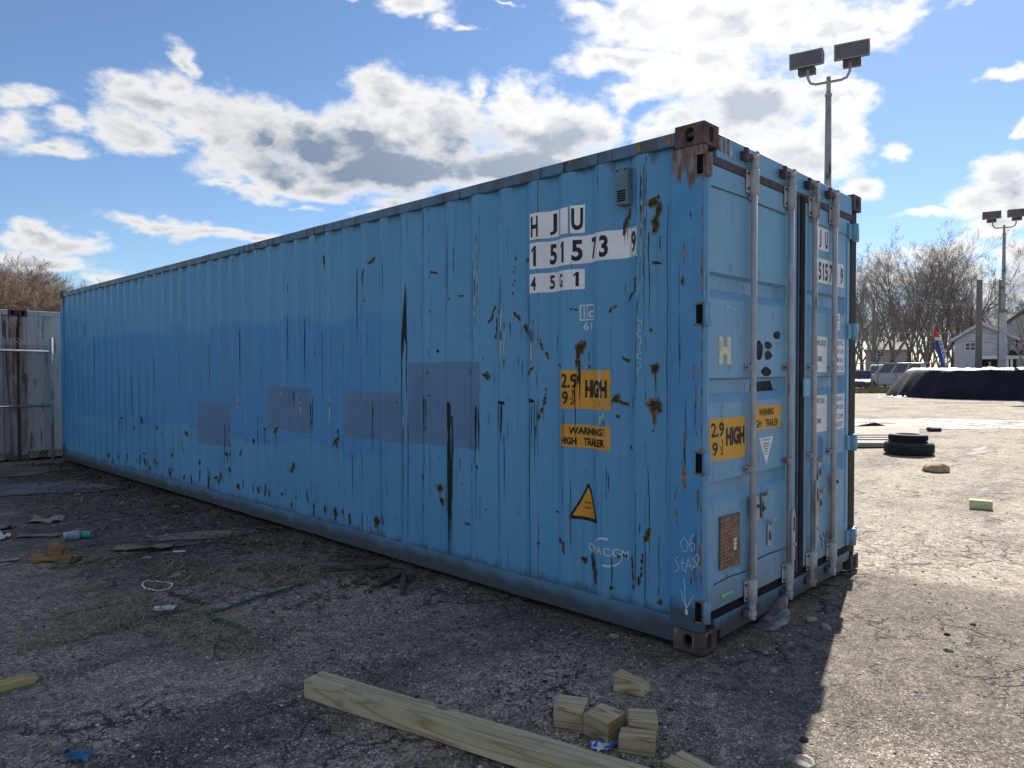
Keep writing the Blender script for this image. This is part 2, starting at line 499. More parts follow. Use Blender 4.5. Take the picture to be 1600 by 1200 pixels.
def asphalt():
    m, t, b, P = new_mat('worn_asphalt')
    x, y, z = t.xyz(P)
    big = t.noise(P, .22, 6, .6)
    mid = t.noise(P, 1.1, 7, .62)
    small = t.noise(P, 14, 6, .65)
    # binder and bare aggregate
    stone = t.voro(P, 120, 'F1', 'Color')
    sr = t.xyz(stone)[0]
    sdist = t.voro(P, 120, 'F1', 'Distance')
    stone_c = t.mix(t.step(sr, .2, .95), (0.075, 0.068, 0.060), (0.50, 0.46, 0.40))
    binder = t.mix(t.step(mid, .35, .65), (0.118, 0.096, 0.076), (0.255, 0.210, 0.165))
    bare = t.math('MULTIPLY', t.step(sdist, .46, .28), t.step(small, .34, .58))
    col = t.mix(bare, binder, stone_c)
    peb = t.voro(P, 43, 'F1', 'Color')
    pd = t.voro(P, 43, 'F1', 'Distance')
    pr = t.xyz(peb)
    pm = t.math('MULTIPLY', t.step(pd, .36, .26), t.step(pr[1], .72, .76))
    col = t.mix(t.math('MULTIPLY', pm, .8), col, t.mix(pr[0], (0.10, 0.09, 0.08), (0.46, 0.43, 0.38)))
    # pale dust over the open lot, less of it by the container
    lot = t.step(t.math('ADD', x, t.math('MULTIPLY', t.math('SUBTRACT', big, .5), 3.0)), -.6, 1.6)
    dust = t.math('MULTIPLY', t.step(t.noise(t.mapping(P, loc=(4, 1, 0)), .8, 8, .68), .28, .60), t.fmix(lot, .26, .82))
    col = t.mix(dust, col, t.mix(t.step(small, .3, .7), (0.30, 0.252, 0.192), (0.455, 0.390, 0.302)))
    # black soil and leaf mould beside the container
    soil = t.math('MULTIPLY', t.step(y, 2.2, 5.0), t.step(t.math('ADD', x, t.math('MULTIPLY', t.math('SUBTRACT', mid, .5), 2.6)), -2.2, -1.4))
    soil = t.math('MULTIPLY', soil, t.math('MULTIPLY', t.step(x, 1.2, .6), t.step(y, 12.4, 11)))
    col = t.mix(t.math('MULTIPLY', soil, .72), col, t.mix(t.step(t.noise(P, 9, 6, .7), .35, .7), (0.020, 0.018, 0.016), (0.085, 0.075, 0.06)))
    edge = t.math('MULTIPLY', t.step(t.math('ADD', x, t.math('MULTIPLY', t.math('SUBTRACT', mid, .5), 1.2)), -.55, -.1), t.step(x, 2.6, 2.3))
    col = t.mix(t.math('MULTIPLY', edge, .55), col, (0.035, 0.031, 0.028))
    # damp stains and dark tyre-worn drifts
    st = t.noise(t.mapping(P, loc=(11, 3, 0), rot=(0, 0, .75), scale=(.35, 1.5, 1)), .9, 8, .62)
    col = t.mix(t.math('MULTIPLY', t.step(st, .53, .64), .58), col, (0.055, 0.050, 0.047))
    pale = t.noise(t.mapping(P, loc=(2, 8, 0), rot=(0, 0, .6), scale=(.6, 1.4, 1)), .7, 7, .6)
    col = t.mix(t.math('MULTIPLY', t.step(pale, .60, .72), t.fmix(lot, .15, .25)), col, (0.46, 0.43, 0.38))
    # grit that reads at distance
    grit = t.noise(t.mapping(P, rot=(0, 0, .7), scale=(.7, 1.2, 1)), 6.5, 8, .72)
    col = t.mix(t.math('MULTIPLY', t.step(grit, .56, .66), .65), col, (0.05, 0.045, 0.042))
    # salt and pepper of the open aggregate, whatever lies on it
    amt = t.step(t.noise(t.mapping(P, loc=(3, 9, 1)), 1.6, 5, .6), .30, .68)
    sp1 = t.fmix(amt, t.math('MULTIPLY_ADD', sr, .45, .74), t.math('MULTIPLY_ADD', sr, t.fmix(lot, 1.35, .80), t.fmix(lot, .40, .62)))
    sp2 = t.math('MULTIPLY_ADD', t.step(t.noise(P, 34, 4, .7), .30, .70), .80, .60)
    sp3 = t.math('MULTIPLY_ADD', t.step(t.noise(P, 9, 5, .7), .30, .70), .50, .75)
    spk = t.math('MULTIPLY', t.math('MULTIPLY', sp1, sp2), sp3)
    spc = t.node('ShaderNodeCombineXYZ')
    for i_ in range(3):
        t.put(spc.inputs[i_], spk)
    col = t.mix(1.0, col, spc.outputs[0], 'MULTIPLY')
    chipm = t.math('MULTIPLY', t.step(t.xyz(stone)[1], .90, .93), t.step(sdist, .5, .35))
    col = t.mix(t.math('MULTIPLY', chipm, .75), col, (0.52, 0.48, 0.42))
    # crazed cracks
    warp = t.vmath('ADD', P, t.mapping(t.vmath('SUBTRACT', t.noise(P, 3.5, 5, .6, col=True), (.5, .5, .5)), scale=(.5, .5, 0)))
    cr = t.voro(warp, 2.1, 'DISTANCE_TO_EDGE')
    cr2 = t.voro(t.mapping(warp, loc=(5, 2, 0)), 5.2, 'DISTANCE_TO_EDGE')
    cm = t.step(t.noise(t.mapping(P, loc=(1, 6, 0)), .75, 4), .46, .56)
    crk = t.math('MAXIMUM', t.math('MULTIPLY', t.step(cr, .020, .004), cm),
                 t.math('MULTIPLY', t.step(cr2, .028, .006), t.math('MULTIPLY', cm, t.step(mid, .45, .6))))
    col = t.mix(t.math('MULTIPLY', crk, .85), col, (0.026, 0.023, 0.021))
    big2 = t.noise(t.mapping(P, loc=(8, 2, 0)), .55, 6, .6)
    col = t.mix(t.math('MULTIPLY', t.step(big2, .50, .66), t.fmix(lot, .38, .10)), col, (0.06, 0.052, 0.046))
    t.put(b.inputs['Base Color'], col)
    t.put(b.inputs['Roughness'], t.fmix(t.step(st, .58, .7), .92, .7))
    b.inputs['Specular IOR Level'].default_value = .25
    h = t.math('ADD', t.math('MULTIPLY', sdist, -.5), t.math('MULTIPLY', small, .8))
    h = t.math('ADD', h, t.math('MULTIPLY', pm, t.math('SUBTRACT', .9, pd)))
    h = t.math('SUBTRACT', h, t.math('MULTIPLY', crk, 1.6))
    nb = t.bump(t.math('ADD', mid, t.math('MULTIPLY', grit, .6)), .5, .05)
    t.put(b.inputs['Normal'], t.bump(h, .85, .006, nb))
    return m


def wood(name, c1, c2, axis=0, rings=26, green=None):
    m, t, b, P = new_mat(name)
    sc = [1.0, 1.0, 1.0]
    sc[axis] = .06
    V = t.mapping(P, scale=tuple(sc))
    oi = t.node('ShaderNodeObjectInfo')
    V = t.vmath('ADD', V, t.vmath('MULTIPLY', (7.0, 3.0, 5.0), oi.outputs['Random']))
    d = t.noise(V, 5, 4, .6)
    g = t.math('PINGPONG', t.math('MULTIPLY', t.noise(V, 6.5, 2, .45), rings), .5)
    g = t.math('MULTIPLY', g, 2.0)
    wout = t.step(g, .25, 1.0)
    col = t.mix(wout, c2, c1)
    dark_ = tuple(c * f_ for c, f_ in zip(c1, (.62, .48, .36)))
    col = t.mix(t.math('MULTIPLY', t.step(g, .72, 1.0), .80), col, dark_)
    col = t.mix(t.math('MULTIPLY', t.step(d, .38, .68), .45), col, tuple(c * .70 for c in c1))
    dirt = t.noise(P, 7, 7, .7)
    col = t.mix(t.math('MULTIPLY', t.step(dirt, .54, .72), .5), col, (0.16, 0.145, 0.12))
    if green:
        col = t.mix(t.step(t.noise(P, 6, 5), .35, .7), col, green)
    fine = t.noise(V, 160, 4, .6)
    col = t.mix(t.math('MULTIPLY', t.step(fine, .55, .75), .35), col, tuple(c * .45 for c in c1))
    kn = t.voro(t.mapping(P, scale=tuple(1 if i != axis else .45 for i in range(3))), 6.5, 'F1')
    col = t.mix(t.math('MULTIPLY', t.step(kn, .19, .09), .9), col, tuple(c * .22 for c in c1))
    t.put(b.inputs['Base Color'], col)
    b.inputs['Roughness'].default_value = .75
    b.inputs['Specular IOR Level'].default_value = .25
    t.put(b.inputs['Normal'], t.bump(t.math('ADD', fine, t.math('MULTIPLY', g, .15)), .2, .0010))
    return m


M = {}
M['side'] = paint_side()
M['post'] = paint_frame('bright_blue_post_paint', (0.062, 0.240, 0.470), (0.080, 0.275, 0.505), rust_top=2.60, scratch=.60, foot=.24)
M['post_plain'] = paint_frame('dark_worn_post', (0.010, 0.009, 0.010), (0.020, 0.016, 0.016), scratch=.70)
M['rail_low'] = paint_frame('dull_blue_rail_paint', (0.110, 0.225, 0.320), (0.085, 0.180, 0.260), scratch=.68, foot=.1)
M['rail_top'] = mat('stained_top_rail_paint', (0.075, 0.165, 0.26), (0.075, 0.09, 0.105), 1.0, 6, .42, .64, .5, stretch=(1, 5, 1), c3=(0.02, 0.018, 0.018), scale3=1, lo3=.56, hi3=.64, stretch3=(1, 16, 1))
M['door'] = paint_door()
M['edge_rust'] = mat('flaking_rust', (0.16, 0.075, 0.04), (0.30, 0.20, 0.13), 18, 6, rough=.9, c3=(0.03, 0.02, 0.02), scale3=12, bump=.5)
M['rust'] = mat('brown_rusted_steel', (0.070, 0.042, 0.038), (0.125, 0.082, 0.072), 9, 7, .35, .65, .82, c3=(0.22, 0.17, 0.15), scale3=11, lo3=.58, hi3=.68, stretch3=(1, 1, .3), bump=.5, bscale=50)
M['rust_dark'] = mat('dark_purple_rust', (0.055, 0.040, 0.045), (0.10, 0.075, 0.085), 7, 6, rough=.8, bump=.4)
M['rod'] = mat('grey_galvanised_paint', (0.33, 0.33, 0.355), (0.44, 0.44, 0.46), 6, 6, rough=.6, c3=(0.15, 0.13, 0.125), scale3=9, lo3=.54, hi3=.66, stretch3=(1, 1, .2), bump=.15, spec=.45)
M['darkblue'] = mat('dark_blue_door_edge', (0.022, 0.045, 0.085), (0.04, 0.07, 0.12), 8, rough=.6)
M['gasket'] = mat('black_rubber_gasket', (0.010, 0.010, 0.014), (0.018, 0.018, 0.022), 8, 5, rough=.75, c3=(.06, .06, .07), scale3=14, lo3=.70, hi3=.76, spec=.12)
M['black'] = mat('black_void', (0.006, 0.006, 0.006), rough=.9, spec=.1)  # flat black; on recess, slot and hole plates it stands for their shade
M['white_st'] = sticker('white_vinyl', (0.80, 0.81, 0.83), (0.22, 0.30, 0.40), .68)
M['white_pt'] = sticker('white_stencil_paint', (0.62, 0.66, 0.72), (0.08, 0.22, 0.42), .70, 26)
M['letter'] = sticker('black_vinyl_letter', (0.010, 0.011, 0.014), (0.30, 0.31, 0.33), .68, 12)
M['yellow_st'] = sticker('amber_vinyl', (0.66, 0.31, 0.035), (0.35, 0.30, 0.22), .64)
M['door_yellow'] = sticker('amber_door_vinyl', (0.72, 0.38, 0.045), (0.40, 0.30, 0.15), .68)
M['letter_st'] = sticker('scuffed_black_letter', (0.012, 0.011, 0.010), (0.32, 0.18, 0.06), .63, 20)
M['patch'] = mat('slate_blue_overpaint', (0.092, 0.190, 0.325), (0.110, 0.208, 0.340), 3, 6, rough=.68, c3=(0.075, 0.215, 0.38), scale3=9, lo3=.60, hi3=.66, stretch3=(1, 2.5, .8))
M['tar'] = mat('black_tar_run', (0.008, 0.008, 0.009), (0.020, 0.017, 0.014), 12, 5, rough=.6, spec=.2)
M['spot'] = mat('olive_rust_scab', (0.075, 0.062, 0.026), (0.036, 0.028, 0.018), 30, 5, rough=.85, spec=.1)
M['spot_rim'] = mat('ochre_rust_stain', (0.175, 0.135, 0.065), (0.10, 0.12, 0.115), 14, 5, rough=.8)
M['scrape'] = mat('bare_metal_scrape', (0.42, 0.43, 0.44), (0.07, 0.07, 0.07), 30, 5, .45, .6, .5, stretch=(1, 1, .5))
M['chalk'] = mat('white_chalk', (0.50, 0.56, 0.64), rough=.9)
M['brownplate'] = mat('corroded_data_plate', (0.155, 0.085, 0.05), (0.25, 0.155, 0.095), 14, 6, rough=.75, c3=(0.08, 0.045, 0.03), scale3=9, bump=.3)
M['plateprint'] = mat('worn_plate_print', (0.30, 0.21, 0.14), rough=.7)
M['green_st'] = sticker('green_maker_label', (0.10, 0.38, 0.24), (0.2, 0.45, 0.35), .64)
M['cream'] = mat('cream_brush_paint', (0.72, 0.66, 0.44), (0.64, 0.58, 0.38), 20, rough=.7)
M['blackpaint'] = mat('black_blot_paint', (0.022, 0.025, 0.032), (0.045, 0.055, 0.07), 14, rough=.85, spec=.1)
M['vent'] = mat('blue_grey_vent', (0.13, 0.20, 0.24), (0.09, 0.155, 0.2), 9, rough=.6, c3=(.06, .05, .04), scale3=12, lo3=.6, hi3=.68)
M['hazard'] = mat('worn_hazard_yellow', (0.27, 0.16, 0.06), (0.13, 0.09, 0.06), 16, rough=.7)
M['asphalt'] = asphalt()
M['concrete'] = mat('dirty_concrete', (0.17, 0.165, 0.165), (0.10, 0.10, 0.105), 2.2, 8, rough=.85, c3=(.06, .055, .05), scale3=3, lo3=.55, hi3=.66, bump=.4, bscale=30)
M['beam'] = wood('treated_pine', (0.47, 0.375, 0.215), (0.58, 0.50, 0.325), 0, 17)
M['block'] = wood('treated_pine_offcut', (0.42, 0.315, 0.170), (0.54, 0.445, 0.275), 0, 19)
M['endgrain'] = wood('sawn_end_grain', (0.36, 0.23, 0.11), (0.44, 0.32, 0.18), 1, 14)
M['greywood'] = wood('weathered_board', (0.21, 0.185, 0.15), (0.31, 0.28, 0.235), 0, 9)
M['darkwood'] = wood('rotten_dark_board', (0.05, 0.044, 0.04), (0.09, 0.08, 0.072), 0, 24)
M['yellowwood'] = wood('fresh_yellow_board', (0.38, 0.28, 0.10), (0.48, 0.38, 0.16), 0, 9)
M['stone'] = mat('limestone_chip', (0.34, 0.31, 0.27), (0.20, 0.18, 0.16), 18, 6, rough=.9, bump=.5, rnd=.25)
M['gravel'] = mat('mixed_gravel', (0.13, 0.115, 0.10), (0.56, 0.52, 0.46), 38.0, 1, .40, .62, .9)
M['darkgravel'] = mat('black_grit', (0.03, 0.027, 0.025), (0.07, 0.06, 0.055), 9, rough=.9)
M['paper'] = mat('white_paper', (0.70, 0.71, 0.74), (0.6, 0.6, 0.62), 9, rough=.7)
M['bluepaper'] = mat('blue_printed_paper', (0.62, 0.66, 0.75), (0.05, 0.12, 0.42), 26, 3, .48, .54, .5)
M['card'] = mat('wet_cardboard', (0.24, 0.20, 0.165), (0.16, 0.13, 0.105), 9, rough=.85)
M['browncard'] = mat('brown_paper_bag', (0.24, 0.15, 0.07), (0.17, 0.105, 0.05), 9, rough=.85)
M['pinkcard'] = mat('pale_carton', (0.34, 0.27, 0.23), (0.25, 0.20, 0.17), 9, rough=.85)
M['greenstrap'] = mat('green_plastic_strap', (0.008, 0.085, 0.040), (0.014, 0.12, 0.058), 20, rough=.6)
M['can'] = mat('teal_can_print', (0.03, 0.38, 0.28), (0.02, 0.27, 0.22), 30, 3, rough=.35)
M['alu'] = mat('bare_aluminium', (0.62, 0.63, 0.65), (.5, .5, .52), 9, rough=.35, metal=.8)
M['plastic'] = mat('clear_plastic', (0.45, 0.55, 0.68), (0.35, 0.43, 0.55), 16, rough=.2)
M['blueplastic'] = mat('blue_plastic_film', (0.02, 0.11, 0.22), (0.05, 0.18, 0.30), 14, rough=.4)
M['bag'] = mat('grey_plastic_bag', (0.22, 0.21, 0.215), (0.10, 0.095, 0.10), 16, rough=.4, bump=.5, bscale=25)
M['straw'] = mat('dead_grass', (0.30, 0.245, 0.15), (0.15, 0.135, 0.075), 20, 2, rough=.8)
M['leaf'] = mat('dead_leaf', (0.10, 0.065, 0.035), (0.045, 0.033, 0.022), 7, 2, rough=.85)
M['tyre'] = mat('tyre_rubber', (0.016, 0.017, 0.020), (0.028, 0.028, 0.030), 12, rough=.75)
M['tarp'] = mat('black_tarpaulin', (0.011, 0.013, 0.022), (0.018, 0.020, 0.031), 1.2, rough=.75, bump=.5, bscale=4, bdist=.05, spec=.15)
M['tarpsheen'] = mat('tarpaulin_top_glare', (0.03, 0.03, 0.034), (0.05, 0.05, 0.055), 3, rough=.52, spec=.6, bump=.9, bscale=3, bdist=.08)  # tarpaulin paled and glossed at the top to give its sun glare
M['plaster_white'] = mat('rust_streaked_white_paint', (0.47, 0.47, 0.48), (0.40, 0.40, 0.41), 1.5, 5, rough=.6, c3=(0.14, 0.085, 0.055), scale3=1.1, lo3=.56, hi3=.64, stretch3=(15, 15, 1.1))
M['white_rusty'] = mat('very_rusty_white_post', (0.42, 0.37, 0.34), (0.24, 0.16, 0.12), 2.0, 7, .35, .62, .7, stretch=(4, 4, 1), c3=(0.09, 0.045, 0.03), scale3=1.6, lo3=.52, hi3=.60, stretch3=(8, 8, 1.0))
M['galv'] = mat('galvanised_tube', (0.26, 0.28, 0.31), (0.18, 0.20, 0.22), 9, rough=.8, spec=.2)
M['wire'] = mat('fence_wire', (0.20, 0.21, 0.23), rough=.9, spec=.1)
M['polemetal'] = mat('weathered_pole_steel', (0.34, 0.34, 0.345), (0.25, 0.245, 0.24), 3, 6, rough=.6, c3=(.08, .06, .05), scale3=5, lo3=.58, hi3=.66, stretch3=(1, 1, .3))
M['polewood'] = mat('weathered_pole_wood', (0.15, 0.135, 0.125), (0.22, 0.20, 0.185), 3, 6, rough=.85, stretch=(8, 8, .4), bump=.4)
M['poleconc'] = mat('grey_post_concrete', (0.50, 0.50, 0.51), (0.38, 0.38, 0.40), 3, rough=.85)
M['lamp'] = mat('bronze_lamp_housing', (0.045, 0.042, 0.042), (0.07, 0.065, 0.062), 5, rough=.5)
M['lampglass'] = mat('dusty_lamp_glass', (0.10, 0.10, 0.105), (0.075, 0.075, 0.08), 3, rough=.3, spec=.5)
M['lampedge'] = mat('pale_lamp_bezel', (0.22, 0.22, 0.22), rough=.5)
M['bark'] = mat('grey_bark', (0.12, 0.105, 0.095), (0.08, 0.07, 0.063), 6, 5, rough=.9)
M['twig'] = mat('grey_brown_twig', (0.22, 0.19, 0.175), (0.16, 0.135, 0.125), 2, 3, rough=.9)
M['tantwig'] = mat('tan_twig', (0.27, 0.205, 0.155), (0.20, 0.15, 0.115), 1.5, 3, rough=.9)
M['siding'] = mat('grey_clapboard', (0.54, 0.55, 0.58), (0.49, 0.50, 0.53), 2, rough=.7)
M['siding_tan'] = mat('pale_house_wall', (0.42, 0.39, 0.37), (0.36, 0.34, 0.32), 2, rough=.8)
M['roof'] = mat('charcoal_shingle', (0.022, 0.022, 0.028), (0.04, 0.04, 0.045), 6, rough=.8)
M['roof_tan'] = mat('grey_brown_shingle', (0.14, 0.125, 0.12), (0.10, 0.09, 0.085), 6, rough=.85)
M['trim'] = mat('white_trim', (0.72, 0.73, 0.76), rough=.6)
M['pane'] = mat('window_glass', (0.03, 0.035, 0.045), rough=.12, spec=.6)
M['dark_int'] = mat('porch_shade_wall', (0.045, 0.04, 0.042), (.06, .05, .05), 4, rough=.8)
M['carwhite'] = mat('white_car_paint', (0.58, 0.60, 0.64), rough=.28, spec=.55)
M['carblue'] = mat('navy_car_paint', (0.018, 0.035, 0.10), rough=.22, spec=.6)
M['carred'] = mat('red_car_paint', (0.22, 0.02, 0.02), rough=.3, spec=.6)
M['carsilver'] = mat('silver_car_paint', (0.40, 0.42, 0.45), rough=.3, spec=.6)
M['cargrey'] = mat('black_car_trim', (0.02, 0.02, 0.022), rough=.5)
M['taillight'] = mat('red_tail_lens', (0.34, 0.02, 0.02), rough=.25)
M['headlight'] = mat('clear_head_lens', (0.55, 0.56, 0.58), rough=.15)
M['numberplate'] = mat('pale_number_plate', (0.45, 0.42, 0.33), rough=.5)
M['flagred'] = mat('red_flag_cloth', (0.55, 0.05, 0.03), rough=.8)
M['flagwhite'] = mat('white_flag_cloth', (0.62, 0.64, 0.70), rough=.8)
M['flagblue'] = mat('blue_flag_cloth', (0.03, 0.07, 0.30), rough=.8)
M['plywood'] = mat('dusty_plywood', (0.34, 0.29, 0.22), (0.27, 0.23, 0.18), 2, rough=.85)
M['plank'] = mat('grey_planking', (0.22, 0.20, 0.18), (0.30, 0.27, 0.24), 2, 6, rough=.85, stretch=(.3, 6, 6))
M['foam'] = mat('yellow_foam', (0.56, 0.52, 0.28), (0.48, 0.44, 0.24), 9, rough=.85)
M['sandbag'] = mat('tan_clod', (0.40, 0.27, 0.15), (0.30, 0.19, 0.11), 6, rough=.9, bump=.5, bscale=12)
M['snow'] = mat('old_snow', (0.75, 0.76, 0.78), (0.55, 0.55, 0.56), 8, 6, rough=.6)


def wet_mat():
    m, t, b, P = new_mat('wet_asphalt_glare')
    n = t.noise(t.mapping(P, rot=(0, 0, -.77), scale=(1.7, .30, 1)), 1.6, 9, .75)
    k = t.step(n, .46, .54)
    t.put(b.inputs['Base Color'], t.mix(k, (0.08, 0.075, 0.068), (0.30, 0.265, 0.215)))
    t.put(b.inputs['Roughness'], t.fmix(k, .16, .9))
    t.put(b.inputs['Specular IOR Level'], t.fmix(k, .8, .15))
    t.put(b.inputs['Normal'], t.bump(t.noise(P, 22, 5, .65), .25, .01))
    return m


M['wet'] = wet_mat()
M['poleconc'].node_tree.nodes['Principled BSDF'].inputs['Roughness'].default_value = .85
for k_, tint in (('plastic', .45), ('bag', .0)):
    if tint:
        M[k_].node_tree.nodes['Principled BSDF'].inputs['Transmission Weight'].default_value = tint


# ------------------------------------------------------------------ mesh helpers
class MB:
    def __init__(s):
        s.v, s.f, s.mi, s.sm = [], [], [], []
        s.T = None
        s.m = 0

    def add(s, verts, faces, smooth=False):
        o = len(s.v)
        for p in verts:
            p = Vector(p)
            s.v.append(s.T @ p if s.T else p)
        for f in faces:
            s.f.append(tuple(o + i for i in f))
            s.mi.append(s.m)
            s.sm.append(smooth)
        return s

    def box(s, x0, x1, y0, y1, z0, z1):
        return s.add([(x0, y0, z0), (x1, y0, z0), (x1, y1, z0), (x0, y1, z0), (x0, y0, z1), (x1, y0, z1), (x1, y1, z1), (x0, y1, z1)],
                     [(3, 2, 1, 0), (4, 5, 6, 7), (0, 1, 5, 4), (1, 2, 6, 5), (2, 3, 7, 6), (3, 0, 4, 7)])

    def tube(s, pts, rr, n=8, caps=True, smooth=True, flat=1.0):
        pts = [Vector(p) for p in pts]
        if not hasattr(rr, '__len__'):
            rr = [rr] * len(pts)
        vs, fs = [], []
        prev = None
        for i, p in enumerate(pts):
            a = pts[max(i - 1, 0)]
            c = pts[min(i + 1, len(pts) - 1)]
            d = (c - a).normalized()
            if prev is None:
                up = Vector((0, 0, 1)) if abs(d.z) < .9 else Vector((0, 1, 0))
                q = d.cross(up).normalized()
            else:
                q = (prev - d * prev.dot(d)).normalized()
            prev = q
            w = d.cross(q)
            for k in range(n):
                a_ = 2 * math.pi * k / n
                vs.append(p + (q * math.cos(a_) + w * (math.sin(a_) * flat)) * rr[i])
        for i in range(len(pts) - 1):
            for k in range(n):
                k2 = (k + 1) % n
                fs.append((i * n + k, i * n + k2, (i + 1) * n + k2, (i + 1) * n + k))
        if caps:
            fs.append(tuple(range(n - 1, -1, -1)))
            b = (len(pts) - 1) * n
            fs.append(tuple(range(b, b + n)))
        return s.add(vs, fs, smooth)

    def prism(s, poly, d, axis='z', at=0.0):
        """poly of 2-D points extruded by d along axis from 'at'"""
        n = len(poly)
        vs = []
        for h in (at, at + d):
            for (a, b) in poly:
                vs.append({'z': (a, b, h), 'y': (a, h, b), 'x': (h, a, b)}[axis])
        fs = [tuple(range(n)), tuple(range(2 * n - 1, n - 1, -1))]
        for i in range(n):
            j = (i + 1) % n
            fs.append((i, i + n, j + n, j))
        return s.add(vs, fs)

    def lathe(s, profile, n=24, smooth=True):
        vs, fs = [], []
        for (r, z) in profile:
            for k in range(n):
                a = 2 * math.pi * k / n
                vs.append((r * math.cos(a), r * math.sin(a), z))
        for i in range(len(profile) - 1):
            for k in range(n):
                k2 = (k + 1) % n
                fs.append((i * n + k, i * n + k2, (i + 1) * n + k2, (i + 1) * n + k))
        return s.add(vs, fs, smooth)

    def build(s, name, mats, parent=None, bevel=0.0, seg=1, loc=None, rot=None):
        me = bpy.data.meshes.new(name)
        me.from_pydata([tuple(p) for p in s.v], [], s.f)
        if not isinstance(mats, (list, tuple)):
            mats = [mats]
        for m in mats:
            me.materials.append(m)
        me.polygons.foreach_set('material_index', s.mi)
        me.polygons.foreach_set('use_smooth', s.sm)
        bm = bmesh.new()
        bm.from_mesh(me)
        bmesh.ops.recalc_face_normals(bm, faces=bm.faces)
        bm.to_mesh(me)
        bm.free()
        me.update()
        o = bpy.data.objects.new(name, me)
        COL.objects.link(o)
        if parent:
            o.parent = parent
        if loc is not None:
            o.location = loc
        if rot is not None:
            o.rotation_euler = rot
        if bevel:
            bv = o.modifiers.new('bevel', 'BEVEL')
            bv.width = bevel
            bv.segments = seg
            bv.limit_method = 'ANGLE'
            bv.angle_limit = rad(40)
        return o


def tag(o, label=None, cat=None, group=None, kind=None):
    for k, v in (('label', label), ('category', cat), ('group', group), ('kind', kind)):
        if v:
            o[k] = v
    return o


def thing(name, label, cat, loc=(0, 0, 0), rz=0.0, group=None):
    o = bpy.data.objects.new(name, None)
    o.empty_display_size = .2
    COL.objects.link(o)
    o.location = loc
    o.rotation_euler = (0, 0, rz)
    return tag(o, label, cat, group)


def copy_tree(o, parent=None):
    c = o.copy()
    COL.objects.link(c)
    if parent:
        c.parent = parent
    for ch in list(o.children):
        copy_tree(ch, c)
    return c


def text2d(body, bold=0.0):
    """letters as 2-D points and triangles, cap height 1, left edge at 0"""
    cu = bpy.data.curves.new('lettering', 'FONT')
    cu.body = body
    cu.size = 1
    cu.offset = bold
    cu.resolution_u = 3
    ob = bpy.data.objects.new('lettering', cu)
    COL.objects.link(ob)
    dg = bpy.context.evaluated_depsgraph_get()
    dg.update()
    me = ob.evaluated_get(dg).to_mesh()
    vs = [(v.co.x, v.co.y) for v in me.vertices]
    fs = [tuple(p.vertices) for p in me.polygons]
    ob.evaluated_get(dg).to_mesh_clear()
    bpy.data.objects.remove(ob)
    bpy.data.curves.remove(cu)
    return vs, fs


def fit(body, w, h, bold=0.02):
    if body == '1':
        return [(.42 * w, 0), (w, 0), (w, h), (.55 * w, h), (0, .80 * h), (0, .68 * h), (.42 * w, .80 * h)], [(0, 1, 2, 3, 6), (3, 4, 5, 6)]
    vs, fs = text2d(body, bold)
    x0 = min(p[0] for p in vs)
    x1 = max(p[0] for p in vs)
    y0 = min(p[1] for p in vs)
    y1 = max(p[1] for p in vs)
    return [((p[0] - x0) / (x1 - x0) * w, (p[1] - y0) / (y1 - y0) * h) for p in vs], fs


class Flat(MB):
    """flat marks given as (s, z); laid on the corrugated side or on the door afterwards"""
    k = 0

    def add(s, verts, faces, smooth=False):
        s.k += 1
        e = (s.k % 97) * 8e-6
        return MB.add(s, [(p[0], e, p[2]) for p in verts], faces, smooth)

    def rect(s, a0, a1, z0, z1):
        return s.add([(a0, 0, z0), (a1, 0, z0), (a1, 0, z1), (a0, 0, z1)], [(0, 1, 2, 3)])

    def poly(s, pts):
        return s.add([(a, 0, z) for a, z in pts], [tuple(range(len(pts)))])

    def text(s, body, a0, z0, w, h, bold=0.02, flip=1):
        vs, fs = fit(body, w, h, bold)
        return s.add([(a0 + flip * p[0], 0, z0 + p[1]) for p in vs], fs)

    def stroke(s, pts, w):
        """a hand-drawn line of width w"""
        for i in range(len(pts) - 1):
            a, b = Vector(pts[i]), Vector(pts[i + 1])
            d = (b - a)
            if d.length < 1e-6:
                continue
            d.normalize()
            n = Vector((-d.y, d.x)) * w * .5
            e = d * w * .4
            s.add([(p.x, 0, p.y) for p in (a - e + n, a - e - n, b + e - n, b + e + n)], [(0, 1, 2, 3)])
        return s

    def on_side(s, name, mats, parent, off):
        ys = [p.x for p in s.v]
        bm = bmesh.new()
        vv = [bm.verts.new((p.x, p.y, p.z)) for p in s.v]
        for f, mi in zip(s.f, s.mi):
            try:
                fa = bm.faces.new([vv[i] for i in f])
                fa.material_index = mi
            except ValueError:
                pass
        for y in breaks(min(ys), max(ys)):
            geom = bm.verts[:] + bm.edges[:] + bm.faces[:]
            bmesh.ops.bisect_plane(bm, geom=geom, dist=1e-5, plane_co=(y, 0, 0), plane_no=(1, 0, 0))
        for v in bm.verts:
            y, e, z = v.co
            v.co = (prof(y) - off - e, y, z)
        for f in bm.faces:
            f.normal_update()
            if f.normal.x > 0:
                f.normal_flip()
        return s._out(bm, name, mats, parent)

    def on_plane(s, name, mats, parent, fn, off):
        bm = bmesh.new()
        vv = [bm.verts.new(fn(p.x, p.z, off + p.y)) for p in s.v]
        for f, mi in zip(s.f, s.mi):
            try:
                fa = bm.faces.new([vv[i] for i in f])
                fa.material_index = mi
            except ValueError:
                pass
        return s._out(bm, name, mats, parent)

    def _out(s, bm, name, mats, parent):
        me = bpy.data.meshes.new(name)
        bm.to_mesh(me)
        bm.free()
        for m in (mats if isinstance(mats, (list, tuple)) else [mats]):
            me.materials.append(m)
        o = bpy.data.objects.new(name, me)
        COL.objects.link(o)
        o.parent = parent
        return o

